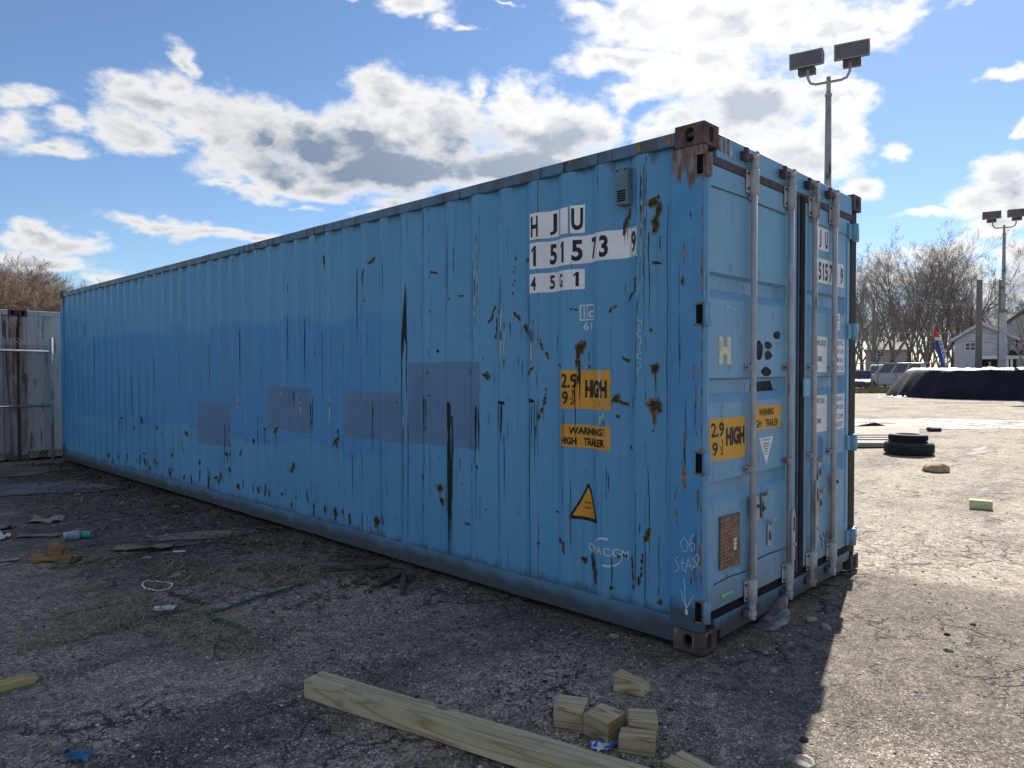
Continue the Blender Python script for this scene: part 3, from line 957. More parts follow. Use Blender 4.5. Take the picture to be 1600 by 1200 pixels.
# ------------------------------------------------------------------ ground
def gz(x, y):
    h = .016 * noise.noise(Vector((x * .45, y * .45, 0))) + .007 * noise.noise(Vector((x * 1.7, y * 1.7, 3)))
    dx = max(-.15 - x, x - 2.6, 0)
    dy = max(-.15 - y, y - 12.4, 0)
    k = min(1, math.hypot(dx, dy) / .7)
    far = max(0, min(1, (math.hypot(x, y) - 14) / 25))
    return h * k * (1 - far) - (1 - k) * .012


def axis_steps(lo, hi, step, far, grow=1.35):
    out = []
    v = lo
    while v < hi:
        out.append(v)
        v += step
    out.append(hi)
    d = step
    a = []
    v = hi
    while v < far:
        d *= grow
        v += d
        a.append(v)
    d = step
    b_ = []
    v = lo
    while v > -far:
        d *= grow
        v -= d
        b_.append(v)
    return b_[::-1] + out + a


xs = axis_steps(-6, 8, .16, 1500)
ys = axis_steps(-5, 14, .16, 1500)
me = bpy.data.meshes.new('ground')
me.from_pydata([(x, y, gz(x, y)) for y in ys for x in xs], [],
               [(j * len(xs) + i, j * len(xs) + i + 1, (j + 1) * len(xs) + i + 1, (j + 1) * len(xs) + i) for j in range(len(ys) - 1) for i in range(len(xs) - 1)])
me.polygons.foreach_set('use_smooth', [True] * len(me.polygons))
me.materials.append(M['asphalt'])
ground = bpy.data.objects.new('ground', me)
COL.objects.link(ground)
tag(ground, kind='structure')


def sheet(name, outline, m, lift, kind='structure', rnd_=.0, sub=3):
    """thin patch lying on the ground, following it"""
    rs = random.Random(name + str(len(outline)))
    pts = []
    n = len(outline)
    for i in range(n):
        a, b_ = Vector(outline[i]), Vector(outline[(i + 1) % n])
        for k in range(sub):
            p = a.lerp(b_, k / sub)
            pts.append((p.x + rs.uniform(-rnd_, rnd_), p.y + rs.uniform(-rnd_, rnd_)))
    bm = bmesh.new()
    vv = [bm.verts.new((x, y, gz(x, y) + lift)) for x, y in pts]
    bm.faces.new(vv)
    bmesh.ops.triangulate(bm, faces=bm.faces)
    bmesh.ops.subdivide_edges(bm, edges=bm.edges[:], cuts=3, use_grid_fill=True)
    for v in bm.verts:
        v.co.z = gz(v.co.x, v.co.y) + lift
    bmesh.ops.recalc_face_normals(bm, faces=bm.faces)
    for f in bm.faces:
        f.normal_update()
        if f.normal.z < 0:
            f.normal_flip()
    m_ = bpy.data.meshes.new(name)
    bm.to_mesh(m_)
    bm.free()
    m_.materials.append(m)
    o = bpy.data.objects.new(name, m_)
    COL.objects.link(o)
    return tag(o, kind=kind)


sheet('concrete_slab', [(-2.3, 8.9), (-1.5, 8.75), (-.55, 8.2), (-.25, 8.5), (-.45, 9.45), (-1.2, 9.9), (-2.4, 10.0)], M['concrete'], .010, rnd_=.05, sub=5)
sheet('concrete_slab', [(-1.7, 10.7), (-.85, 10.6), (-.1, 11.0), (-.2, 11.5), (-1.2, 11.75), (-1.9, 11.8)], M['concrete'], .010, rnd_=.05, sub=5)
wet_pts = [ground_at(u, v) for u, v in ((1250, 672), (1340, 668.5), (1405, 671), (1450, 668), (1500, 671.5), (1560, 669.5), (1640, 672), (1700, 668), (1690, 657), (1600, 658), (1540, 655.5), (1470, 658), (1440, 654.5), (1380, 655), (1330, 654), (1240, 655))]
sheet('puddle', [(p.x, p.y) for p in wet_pts], M['wet'], .006, rnd_=.12, sub=5)
# ------------------------------------------------------------------ the blue container
L, WD, H = 12.192, 2.438, 2.896
box_c = thing('shipping_container', 'long weathered blue corrugated shipping container with white number stickers and closed rear doors', 'container')


def casting(xa, ya, za, sx_, sy_, top, m):
    """corner casting with oval holes; its outer corner at (xa, ya), body towards sx_, sy_"""
    wx, wy, hz = .162, .178, .118
    b = MB()
    x0, x1 = sorted((xa, xa + sx_ * wx))
    y0, y1 = sorted((ya, ya + sy_ * wy))
    z0, z1 = za, za + hz

    def holed(o, ux, uy, w, h, rw, rh, nin):
        ca = math.atan2(h, w)
        angs = sorted([2 * math.pi * k / 16 for k in range(16)] + [ca, math.pi - ca, math.pi + ca, 2 * math.pi - ca])
        n = len(angs)
        ring, outer, deep = [], [], []
        for a in angs:
            c_, s_ = math.cos(a), math.sin(a)
            q = (abs(c_) ** 3 + abs(s_) ** 3) ** (-1 / 3)
            ring.append(o + ux * (rw * c_ * q) + uy * (rh * s_ * q))
            t_ = 1 / max(abs(c_) / (w / 2), abs(s_) / (h / 2))
            outer.append(o + ux * (c_ * t_) + uy * (s_ * t_))
            deep.append(ring[-1] + nin * .03)
        fs = [(i, (i + 1) % n, n + (i + 1) % n, n + i) for i in range(n)]
        fs += [(n + i, n + (i + 1) % n, 2 * n + (i + 1) % n, 2 * n + i) for i in range(n)]
        b.add(outer + ring + deep, fs)

    X, Y, Z = Vector((1, 0, 0)), Vector((0, 1, 0)), Vector((0, 0, 1))
    cx, cy, cz = (x0 + x1) / 2, (y0 + y1) / 2, (z0 + z1) / 2
    ox, ix = (x0, x1) if sx_ > 0 else (x1, x0)
    oy, iy = (y0, y1) if sy_ > 0 else (y1, y0)
    holed(Vector((ox, cy, cz)), Y, Z, wy, hz, .030, .040, X * sx_)
    holed(Vector((cx, oy, cz)), X, Z, wx, hz, .026, .042, Y * sy_)
    oz, nz = (z1, -1) if top else (z0, 1)
    holed(Vector((cx, cy, oz)), X, Y, wx, wy, .032, .06, Z * nz)
    b.add([(ix, y0, z0), (ix, y1, z0), (ix, y1, z1), (ix, y0, z1)], [(0, 1, 2, 3)])
    b.add([(x0, iy, z0), (x1, iy, z0), (x1, iy, z1), (x0, iy, z1)], [(0, 1, 2, 3)])
    iz = z0 if top else z1
    b.add([(x0, y0, iz), (x1, y0, iz), (x1, y1, iz), (x0, y1, iz)], [(0, 1, 2, 3)])
    o = b.build('corner_casting', m, box_c)
    bm = bmesh.new()
    bm.from_mesh(o.data)
    bmesh.ops.remove_doubles(bm, verts=bm.verts, dist=1e-4)
    ed = [e for e in bm.edges if len(e.link_faces) == 2 and e.calc_face_angle(0) > 1.2
          and all(min(abs(v.co.x - x0), abs(v.co.x - x1)) < 1e-4 and min(abs(v.co.y - y0), abs(v.co.y - y1)) < 1e-4
                  or min(abs(v.co.x - x0), abs(v.co.x - x1)) < 1e-4 and min(abs(v.co.z - z0), abs(v.co.z - z1)) < 1e-4
                  or min(abs(v.co.y - y0), abs(v.co.y - y1)) < 1e-4 and min(abs(v.co.z - z0), abs(v.co.z - z1)) < 1e-4 for v in e.verts)]
    bmesh.ops.bevel(bm, geom=ed, offset=.007, segments=2, affect='EDGES')
    bmesh.ops.recalc_face_normals(bm, faces=bm.faces)
    bm.to_mesh(o.data)
    bm.free()
    return o


for top in (0, 1):
    za = H - .118 if top else 0
    casting(0, 0, za, 1, 1, top, M['rust'])
    casting(WD, 0, za, -1, 1, top, M['rust_dark'])
    casting(0, L, za, 1, -1, top, M['rust'])
    casting(WD, L, za, -1, -1, top, M['rust_dark'])

# corner posts
zb, zt = .119, H - .119
MB().box(.004, .052, .004, .205, zb, zt).build('corner_post', M['post'], box_c, .006, 2)
MB().box(2.25, WD - .004, .030, .18, zb, zt).build('corner_post', M['post_plain'], box_c, .006, 2)
MB().box(.004, .16, L - .17, L - .004, zb, zt).build('corner_post', M['post'], box_c, .006, 2)
MB().box(WD - .16, WD - .004, L - .17, L - .004, zb, zt).build('corner_post', M['post_plain'], box_c, .006, 2)

# corrugated sides
def wall_panel(name, mirror):
    ya, yb = .2055, L - .171
    yy = [ya] + breaks(ya, yb) + [yb]
    zz = [.165, .7, 1.3, 1.9, 2.4, 2.835]
    vs, fs = [], []
    for z in zz:
        for y in yy:
            x = prof(y)
            vs.append((WD - x if mirror else x, y, z))
    n = len(yy)
    for j in range(len(zz) - 1):
        for i in range(n - 1):
            fs.append((j * n + i, j * n + i + 1, (j + 1) * n + i + 1, (j + 1) * n + i))
    o = MB().add(vs, fs).build(name, M['side'], box_c)
    for p in o.data.polygons:
        pass
    return o


wall_panel('side_panel', False)
wall_panel('side_panel', True)
MB().box(.16, WD - .16, L - .04, L - .02, .16, 2.8).build('end_wall', M['side'], box_c)
MB().box(.062, WD - .062, .09, L - .09, 2.845, 2.868).build('roof_panel', M['rail_top'], box_c)
MB().box(.05, WD - .05, .12, L - .12, .10, .15).build('floor_panel', M['darkwood'], box_c)

# rails
def side_rail(name, x0, x1, z0, z1, m):
    vs, fs = [], []
    n = 60
    rs = random.Random(5)
    for i in range(n + 1):
        y = .179 + (L - .358) * i / n
        w = rs.uniform(-.0018, .0018)
        for (x, z) in ((x0 + w, z0), (x1, z0), (x1, z1), (x0 + w, z1)):
            vs.append((x, y, z + w))
    for i in range(n):
        for k in range(4):
            k2 = (k + 1) % 4
            fs.append((i * 4 + k, i * 4 + k2, i * 4 + 4 + k2, i * 4 + 4 + k))
    fs += [(0, 1, 2, 3), (n * 4 + 3, n * 4 + 2, n * 4 + 1, n * 4)]
    return MB().add(vs, fs).build(name, m, box_c, .004, 1)


side_rail('bottom_side_rail', .007, .052, .030, .172, M['rail_low'])
side_rail('bottom_side_rail', WD - .052, WD - .007, .030, .172, M['rail_low'])
side_rail('top_side_rail', .005, .06, 2.800, 2.872, M['rail_top'])
side_rail('top_side_rail', WD - .06, WD - .005, 2.800, 2.872, M['rail_top'])

# door header and sill
b = MB().box(.163, WD - .163, .012, .10, 2.735, 2.872)
b.build('door_header', M['post_head'] if 'post_head' in M else M['door'], box_c, .004, 1)
MB().box(.053, 2.249, .004, .05, 2.688, 2.7345).build('drip_gutter', M['rust_dark'], box_c, .006, 2)
b = MB().box(.163, .235, .012, .09, .085, .155).box(.2352, WD - .30, .012, .09, .032, .155).box(WD - .2998, WD - .163, .012, .09, .09, .155)
b.build('door_sill', M['rail_low'], box_c, .004, 1)
MB().box(.053, 2.249, .016, .06, .157, .208).build('sill_gasket', M['gasket'], box_c, .004, 1)

YD = .012          # outer face of the door panels


def dpt(x, z, y=YD):
    """a point read on the plane of the door end (y = 0), moved along the line of sight to the plane y"""
    k = (y - CAM.y) / (0 - CAM.y)
    return Vector((CAM.x + (x - CAM.x) * k, y, CAM.z + (z - CAM.z) * k))


def door_fn(x, z, off):
    return dpt(x, z, YD - off)


BANDS = [(2.10, 1.955), (1.513, 1.372), (.935, .80)]


def door_leaf(x0, x1, zlo, zhi, pl, pr):
    """pressed door skin: three trapezoid pockets, between pl and pr"""
    d = thing('door', 'd', 'd')
    del d['label'], d['category']
    d.parent = box_c
    XS = [x0, x0 + .02, pl, pl + .045, (pl + pr) / 2, pr - .05, pr, x1 - .02, x1]
    ZS = [zlo, .5]
    for a, c in sorted(BANDS, key=lambda t: t[1]):
        ZS += [c, c + .055, a - .014, a]
    ZS += [2.4, zhi]
    vs, fs = [], []
    for z in ZS:
        for x in XS:
            kx = max(0, min(1, (x - pl) / .045, (pr - x) / .05))
            kz = 0
            for a, c in BANDS:
                kz = max(kz, min(1, (a - z) / .014, (z - c) / .055))
            vs.append((x, YD + .036 * max(0, min(kx, kz)), z))
    n = len(XS)
    for j in range(len(ZS) - 1):
        for i in range(n - 1):
            fs.append((j * n + i, j * n + i + 1, (j + 1) * n + i + 1, (j + 1) * n + i))
    MB().add(vs, fs).build('door_panel', M['door'], d)
    MB().box(x0, x1, YD + .04, YD + .055, zlo, zhi).build('door_lining', M['gasket'], d)
    return d


dl = door_leaf(.054, 1.235, .212, 2.686, .062, 1.085)
dr = door_leaf(1.345, 2.215, .212, 2.686, 1.40, 2.16)
# stiles and rails standing just proud of the skin
MB().box(1.125, 1.234, YD - .007, YD + .03, .214, 2.684).build('door_stile', M['door'], dl, .003, 1)
MB().box(.055, .073, YD - .006, YD + .03, .214, 2.684).build('door_stile', M['door'], dl, .003, 1)
MB().box(1.346, 1.408, YD - .007, YD + .03, .214, 2.684).build('door_stile', M['door'], dr, .003, 1)
MB().box(2.165, 2.214, YD - .007, YD + .03, .214, 2.684).build('door_stile', M['door'], dr, .003, 1)
for d, a, c in ((dl, .0732, 1.1248), (dr, 1.4082, 2.1648)):
    MB().box(a, c, YD - .004, YD + .03, 2.565, 2.684).build('door_rail', M['door'], d, .003, 1)
    MB().box(a, c, YD - .004, YD + .03, .214, .402).build('door_rail', M['door'], d, .003, 1)
MB().box(1.236, 1.262, -.004, .05, .2, 2.70).build('door_edge', M['darkblue'], dl, .003, 1)
MB().box(1.263, 1.343, -.010, .05, .2, 2.71).build('gasket', M['gasket'], dr, .008, 2)
MB().box(2.216, 2.248, .006, .06, .2, 2.70).build('gasket', M['gasket'], dr, .004, 1)

YR = -.020


def lock_rod(x, d, hub):
    rod = MB().tube([(x, YR, .20), (x, YR, 2.72)], .0185, 14).build('lock_rod', M['rod'], d)
    # bearing housings
    for z0, z1 in ((2.595, 2.735), (.175, .305)):
        b = MB().tube([(x, YR, z0), (x, YR, z1)], .030, 14)
        b.box(x - .062, x + .034, YD - .016, YD - .008, z0 + .004, z1 - .004)
        b.tube([(x, YR, z0 - .012), (x, YR, z0)], .026, 14)
        o = b.build('bearing_housing', M['rod'], d, .003, 1)
        bb = MB()
        for dx in (-.050, .026):
            for z in (z0 + .025, z1 - .025):
                bb.tube([(x + dx, YD - .015, z), (x + dx, YD - .026, z)], .008, 8)
        bb.build('housing_bolt', M['rust_dark'], d)
    # straps that hold the rod
    for z in (1.572, .968):
        b = MB()
        pts = []
        for k in range(9):
            a = math.pi * k / 8
            pts.append((x + .023 * math.cos(a), YR - .023 * math.sin(a)))
        prof_ = [(x + .040, YD - .010), (x + .024, YD - .010)] + pts + [(x - .024, YD - .010), (x - .056, YD - .010), (x - .056, YD - .006), (x + .040, YD - .006)]
        b.prism(prof_, .034, 'z', z - .017)
        b.build('rod_strap', M['rod'], d, .001, 1)
        bb = MB()
        for dx in (-.046, .032):
            bb.tube([(x + dx, YD - .010, z), (x + dx, YD - .017, z)], .007, 8)
        bb.build('strap_bolt', M['rust_dark'], d)
    # cam ends and their keepers
    b = MB().tube([(x, YR, 2.735), (x, YR, 2.80)], [.026, .021], 12).box(x - .034, x + .026, YR - .020, YR + .024, 2.795, 2.826).box(x - .01, x + .014, YR - .028, YR + .02, 2.826, 2.842)
    b.build('rod_cam', M['rod'], d, .005, 1)
    b = MB().tube([(x, YR, .163), (x, YR, .115)], [.023, .020], 12).box(x - .024, x + .030, YR - .018, YR + .020, .085, .116).box(x - .012, x + .012, YR - .022, YR + .012, .066, .085)
    b.build('rod_cam', M['rod'], d, .004, 1)
    b = MB().box(x - .120, x - .040, -.016, .011, 2.775, 2.83).box(x - .13, x - .10, -.034, -.0165, 2.765, 2.84).box(x - .09, x - .038, -.028, -.0165, 2.785, 2.815)
    b.build('cam_keeper', M['rust_dark'], box_c, .008, 2)
    b = MB().box(x - .075, x - .030, -.012, .011, .09, .140).box(x + .034, x + .060, -.014, .011, .09, .136)
    b.build('cam_keeper', M['rust_dark'], box_c, .006, 1)


RODS = [dpt(v, 1, YR).x for v in (.599, 1.134, 1.529, 1.898)]
lock_rod(RODS[0], dl, 0)
lock_rod(RODS[1], dl, 1)
lock_rod(RODS[2], dr, 1)
lock_rod(RODS[3], dr, 0)


def handle_flat(x, d, z0, z1, s):
    """flattened lever lying along the rod, with its slot"""
    b = MB().prism([(x - .022, z0), (x + .024, z0 + .04), (x + .026, z1 - .05), (x + .012, z1), (x - .012, z1), (x - .024, z1 - .06)], .012, 'y', YR - .030)
    b.build('handle', M['rod'], d, .003, 1)
    MB().prism([(x - .008, z1 - .14), (x, z1 - .15), (x + .008, z1 - .14), (x + .008, z1 - .06), (x, z1 - .05), (x - .008, z1 - .06)], .002, 'y', YR - .0315).build('handle_slot', M['black'], d)
    MB().tube([(x + .004, YR - .034, z0 + .14), (x + .004, YR - .042, z0 + .14)], .011, 10).build('handle_pivot', M['rod'], d)


handle_flat(RODS[1], dl, .29, .66, 1)
handle_flat(RODS[2], dr, .33, .80, 1)
for x, d, s in ((RODS[0], dl, 1), (RODS[3], dr, 1)):
    b = MB().prism([(x + .015, .63), (x + .085, .66), (x + .085, .76), (x + .06, .80), (x + .015, .80)], .010, 'y', YR - .006)
    b.build('handle_hub', M['rod'], d, .004, 1)
    MB().tube([(x + .055, YR - .007, .74), (x + .055, YR - .016, .74)], .011, 10).build('hub_pin', M['rust_dark'], d)
    MB().prism([(x + .022, .33), (x + .050, .31), (x + .056, .50), (x + .030, .56), (x + .040, .63), (x + .020, .63)], .009, 'y', YR - .005).build('handle', M['rod'], d, .003, 1)


def hasp(x, z, d):
    q = dpt(x, z)
    x, z = q.x, q.z
    b = MB().prism([(x - .018, z - .075), (x, z - .085), (x + .018, z - .075), (x + .018, z + .075), (x - .018, z + .075)], .008, 'y', YD - .012)
    b.build('handle_retainer', M['rod'], d, .002, 1)
    b = MB().tube([(x, YD - .012, z + .06), (x - .002, YD - .036, z + .070), (x + .012, YD - .042, z + .095)], [.012, .012, .009], 8)
    b.tube([(x + .01, YD - .012, z - .03), (x + .020, YD - .028, z - .02)], .009, 8)
    b.build('retainer_hook', M['rod'], d)
    MB().prism([(x - .006, z - .045), (x + .006, z - .045), (x + .006, z + .01), (x - .006, z + .01)], .002, 'y', YD - .0145).build('retainer_slot', M['black'], d)


hasp(.715, .735, dl)
hasp(.81, .545, dl)
hasp(1.61, .86, dr)
hasp(1.63, .64, dr)

# hinges: right edge, then the lugs let into the left corner post
for z in (2.60, 1.845, 1.0, .275):
    h = MB().box(2.165, 2.225, YD - .022, YD - .0075, z - .055, z + .055).box(2.285, 2.40, -.002, .0295, z - .055, z + .055).build('hinge', M['door'], dr, .004, 1)
    MB().tube([(2.255, -.014, z - .062), (2.255, -.014, z + .062)], .030, 12).build('hinge_pin', M['door'], dr)
for z in (2.665, 1.86, 1.05, .235):
    MB().tube([(.034, -.006, z - .062), (.034, -.006, z + .062)], .024, 12).box(.04, .085, YD - .018, YD - .0065, z - .045, z + .045).build('hinge', M['post'] if z > 2 else M['door'], dl, .003, 1)
    b = MB().box(-.001, .003, .006, .042, z - .052, z + .052)
    b.build('hinge_recess', M['black'], box_c)  # black plate on the post, painting the dark inside of the recess
    b = MB()
    for zz in (z - .060, z + .054):
        b.box(-.003, .012, .0, .055, zz, zz + .010)
    b.build('recess_lip', M['edge_rust'], box_c, .003, 1)

# clasp across the two leaves at mid height
MB().box(1.30, 1.40, -.024, -.0105, 1.375, 1.50).build('door_clasp', M['door'], dr, .004, 1)

# small ventilator high on the side
vy0, vy1 = .482, .564
vx = prof(.523) - .004
v_o = MB().box(XOUT - .030, XOUT + .03, vy0, vy1, 2.525, 2.74).build('side_vent', M['vent'], box_c, .006, 2)
b = MB()
for i in range(5):
    z = 2.545 + i * .014
    b.box(XOUT - .0345, XOUT - .031, vy0 + .012, vy1 - .012, z, z + .007)
b.build('vent_slot', M['black'], v_o)
b = MB()
for yy_ in (vy0 + .012, vy1 - .012):
    b.tube([(XOUT - .031, yy_, 2.727), (XOUT - .036, yy_, 2.727)], .005, 8)
b.build('vent_rivet', M['black'], v_o)

# ---------------------------------------------------------------- marks on the corrugated side (y runs right to left)
def side_text(mk, body, yl, z0, w, h, bold=0.02):
    mk.text(body, yl, z0, w, h, bold, flip=-1)


R1, R2, R3 = (2.415, 2.588), (2.222, 2.394), (2.064, 2.190)
f = Flat()
f.rect(1.039, 1.278, *R1)
f.rect(.842, .935, *R1)
f.rect(.952, 1.026, R1[0] + .004, R1[1] - .004)
f.rect(.434, 1.278, *R2)
f.rect(.843, 1.280, *R3)
f.on_side('number_sticker', M['white_st'], box_c, .0012)
f = Flat()
side_text(f, 'H', 1.268, 2.432, .062, .135, .03)
side_text(f, 'J', 1.130, 2.432, .062, .135, .03)
side_text(f, 'U', .926, 2.432, .070, .138, .035)
for ch, y, w in (('1', 1.264, .042), ('5', 1.130, .060), ('1', 1.022, .036), ('5', .925, .066), ('7', .786, .056), ('3', .708, .066), ('9', .486, .044)):
    side_text(f, ch, y, 2.240, w, .132, .035)
for ch, y, w in (('4', 1.268, .046), ('5', 1.130, .044), ('G', 1.034, .040), ('1', .915, .034)):
    side_text(f, ch, y, 2.082, w, .090, .03)
f.on_side('number_lettering', M['letter'], box_c, .0022)
f = Flat()
for a0, a1, z0, z1 in ((.438, .441, 2.228, 2.39), (.488, .491, 2.228, 2.39), (.438, .491, 2.226, 2.229), (.438, .491, 2.388, 2.391)):
    f.rect(a0, a1, z0, z1)
f.on_side('check_digit_box', M['letter'], box_c, .0024)
# lettered box with number below
f = Flat()
for a0, a1, z0, z1 in ((.757, .877, 1.866, 1.874), (.757, .877, 1.957, 1.965), (.869, .877, 1.8741, 1.9569), (.757, .764, 1.8741, 1.9569), (.821, .827, 1.8741, 1.9569)):
    f.rect(a0, a1, z0, z1)
side_text(f, 'i', .853, 1.882, .012, .068, .03)
side_text(f, 'c', .812, 1.882, .040, .045, .02)
side_text(f, '61', .852, 1.805, .070, .050, .01)
f.on_side('owner_mark', M['white_pt'], box_c, .0012)
# height and warning stickers
f = Flat()
f.rect(.629, 1.023, 1.313, 1.557)
f.on_side('height_sticker', M['yellow_st'], box_c, .0012)
f = Flat()
side_text(f, '2.9', 1.010, 1.443, .130, .092, .025)
side_text(f, '9', 1.000, 1.338, .050, .086, .025)
side_text(f, '1', .925, 1.398, .014, .036, .01)
f.rect(.900, .938, 1.386, 1.390)
side_text(f, '2', .936, 1.340, .030, .040, .01)
side_text(f, 'HIGH', .840, 1.385, .192, .112, .055)
f.on_side('height_lettering', M['letter_st'], box_c, .0022)
f = Flat()
f.rect(.629, 1.023, 1.070, 1.216)
f.on_side('warning_sticker', M['yellow_st'], box_c, .0012)
f = Flat()
side_text(f, 'WARNING', .945, 1.153, .265, .046, .045)
side_text(f, 'HIGH', 1.005, 1.086, .112, .048, .045)
side_text(f, 'TRAILER', .850, 1.086, .185, .048, .045)
f.on_side('warning_lettering', M['letter_st'], box_c, .0022)


def rounded(pts, r=.25, n=4):
    out = []
    m_ = len(pts)
    for i in range(m_):
        p0, p1, p2 = Vector(pts[i - 1]), Vector(pts[i]), Vector(pts[(i + 1) % m_])
        a, c = p1.lerp(p0, r), p1.lerp(p2, r)
        for k in range(n + 1):
            t_ = k / n
            q = a.lerp(p1, t_).lerp(p1.lerp(c, t_), t_)
            out.append((q.x, q.y))
    return out


f = Flat().poly(rounded([(.811, .862), (.945, .618), (.712, .614)], .10))
f.on_side('warning_triangle', M['letter'], box_c, .0012)
f = Flat().poly(rounded([(.811, .828), (.917, .640), (.740, .636)], .06))
f.on_side('triangle_face', M['yellow_st'], box_c, .0020)
f = Flat()
side_text(f, 'SUPER', .842, .722, .055, .014, .01)
side_text(f, 'HEAVY', .842, .690, .055, .014, .01)
f.on_side('triangle_lettering', M['letter_st'], box_c, .0027)
# ship line wordmark with two swooshes
f = Flat()
side_text(f, 'CMA', .812, .430, .125, .050, .006)
side_text(f, 'CGM', .675, .428, .165, .050, .006)


def swoosh(cy, cz, ry, rz_, a0, a1, w):
    n = 14
    o_, i_ = [], []
    for k in range(n + 1):
        a = rad(a0 + (a1 - a0) * k / n)
        t_ = w * (.12 + .88 * (k / n) ** .8)
        o_.append((cy - ry * math.cos(a), cz + rz_ * math.sin(a)))
        i_.append((cy - (ry - t_) * math.cos(a), cz + (rz_ - t_) * math.sin(a)))
    return o_ + i_[::-1]


f.poly(swoosh(.665, .452, .100, .088, 165, 75, .016))
f.poly(swoosh(.655, .452, .105, .092, -15, -105, .016))
f.on_side('line_logo', M['white_pt'], box_c, .0012)

# overpainted graffiti
for y1, y0, z0, z1 in ((6.67, 5.735, .70, 1.18), (4.90, 4.037, .965, 1.39), (3.492, 2.634, .970, 1.372), (2.592, 1.767, .982, 1.616)):
    edge = []
    for (ya_, za_), (yb_, zb_) in zip(((y0, z0), (y0, z1), (y1, z1), (y1, z0)), ((y0, z1), (y1, z1), (y1, z0), (y0, z0))):
        for q_ in range(14):
            t_ = q_ / 14
            w_ = .018 if za_ != zb_ else .010
            edge.append((ya_ + (yb_ - ya_) * t_ + noise.noise(Vector((ya_ * 9 + t_ * 6, za_ * 9, 1))) * w_, za_ + (zb_ - za_) * t_ + noise.noise(Vector((ya_ * 7, za_ * 9 + t_ * 6, 5))) * w_))
    Flat().poly(edge).on_side('paint_patch', M['patch'], box_c, .0006)
Flat().poly([(11.35, .9), (11.35, 1.95), (11.72, 1.97), (11.72, .88)]).on_side('paint_patch', M['post'], box_c, .0006)

# tar runs, scabs of rust, scrapes
rs = random.Random(11)


def run(fl, y, z1, z0, w, wob=.006, taper=1.0, n=None):
    n = n or max(5, int((z1 - z0) / .05))
    lft, rgt = [], []
    yy_ = y
    for i in range(n + 1):
        t_ = i / n
        z = z1 + (z0 - z1) * t_
        ww = w * (.25 + .75 * math.sin(math.pi * min(1, t_ * 1.1 + .08)) ** .7) * (1 - taper * .65 * t_) * rs.uniform(.7, 1.25)
        yy_ += rs.uniform(-wob, wob) * .5
        lft.append((yy_ + ww / 2, z))
        rgt.append((yy_ - ww / 2 * rs.uniform(.7, 1.2), z))
    for i in range(n):
        fl.add([(lft[i][0], 0, lft[i][1]), (lft[i + 1][0], 0, lft[i + 1][1]), (rgt[i + 1][0], 0, rgt[i + 1][1]), (rgt[i][0], 0, rgt[i][1])], [(0, 1, 2, 3)])


f = Flat()
# the broad run with the pointed top, and the two heavy ones lower down
f.poly([(2.612, 2.25), (2.640, 2.05), (2.668, 1.80), (2.672, 1.62), (2.645, 1.70), (2.628, 1.82), (2.604, 1.76), (2.598, 1.80), (2.600, 2.03)])
run(f, 2.665, 1.72, 1.08, .018)
run(f, 2.600, 1.80, 1.15, .014)
run(f, 2.655, 1.10, .18, .008, .002)
run(f, 2.590, 1.15, .18, .006, .002)
run(f, 2.103, 1.32, 1.02, .055)
run(f, 2.085, 1.30, .62, .040)
run(f, 2.058, 1.22, .40, .020)
run(f, 2.094, 1.08, .17, .050, .004, .5)
run(f, 2.075, .80, .17, .020)
run(f, 2.398, 1.36, 1.00, .026)
run(f, 2.365, 1.34, 1.10, .012)
run(f, 2.402, 1.05, .20, .006, .002)
run(f, 1.800, 1.30, .85, .024)
run(f, 1.775, 1.28, .95, .012)
run(f, 1.800, .90, .45, .006, .002)
run(f, 1.545, 1.33, 1.05, .018)
run(f, 1.590, 1.33, 1.10, .012)
f.poly([(1.60, 1.345), (1.60, 1.325), (1.515, 1.32), (1.515, 1.342)])
run(f, 1.585, 1.10, .18, .006, .002)
run(f, 1.520, 1.12, .60, .008, .003)
f.poly([(1.295, 1.372), (1.295, 1.34), (1.235, 1.345), (1.24, 1.36)])
run(f, 1.283, 1.37, .18, .009, .003, .4)
run(f, 1.262, 1.35, .95, .007)
run(f, 1.235, 1.34, .80, .007)
run(f, 1.215, 1.33, 1.10, .005)
for y, z1, z0, w in ((2.395, 2.86, 1.65, .007), (2.115, 2.62, 1.75, .008), (3.33, 2.45, 1.62, .012), (2.92, 2.5, 1.9, .006), (1.84, 2.35, 1.64, .008), (1.55, 2.2, 1.40, .006), (1.29, 2.05, 1.42, .007),
                     (.878, 1.62, 1.30, .012), (.905, 1.53, .98, .008), (1.00, 1.20, .80, .006), (.985, 1.30, 1.0, .005), (.62, .42, .19, .006), (.36, 1.0, .3, .005), (.30, .6, .2, .004), (.245, 2.5, .3, .004),
                     (.355, 2.35, 1.75, .006), (.385, 2.74, 1.55, .006), (.41, 2.70, 2.3, .006), (4.05, 1.25, 1.05, .030), (4.02, 1.3, .95, .014), (4.42, 1.36, 1.2, .02), (4.95, 1.35, 1.15, .018), (5.55, 2.0, 1.3, .02), (5.5, 1.9, 1.2, .014),
                     (6.25, 1.85, 1.2, .014), (4.2, 2.05, 1.4, .010), (4.5, 2.1, 1.5, .008), (3.9, 1.9, 1.1, .008), (7.2, 1.8, 1.1, .012), (8.05, 1.75, 1.1, .012), (8.9, 1.5, .9, .016), (9.3, 1.6, 1.0, .012), (10.4, 2.1, 1.2, .02), (10.2, 1.9, 1.4, .012),
                     (3.1, 1.3, .8, .008), (2.95, .95, .5, .006), (3.4, .85, .4, .006), (5.1, 1.1, .3, .006), (5.9, .95, .3, .007), (6.3, .9, .3, .007), (8.6, 1.4, .5, .008), (10.9, 2.3, 2.0, .02)):
    run(f, y, z1, z0, w)
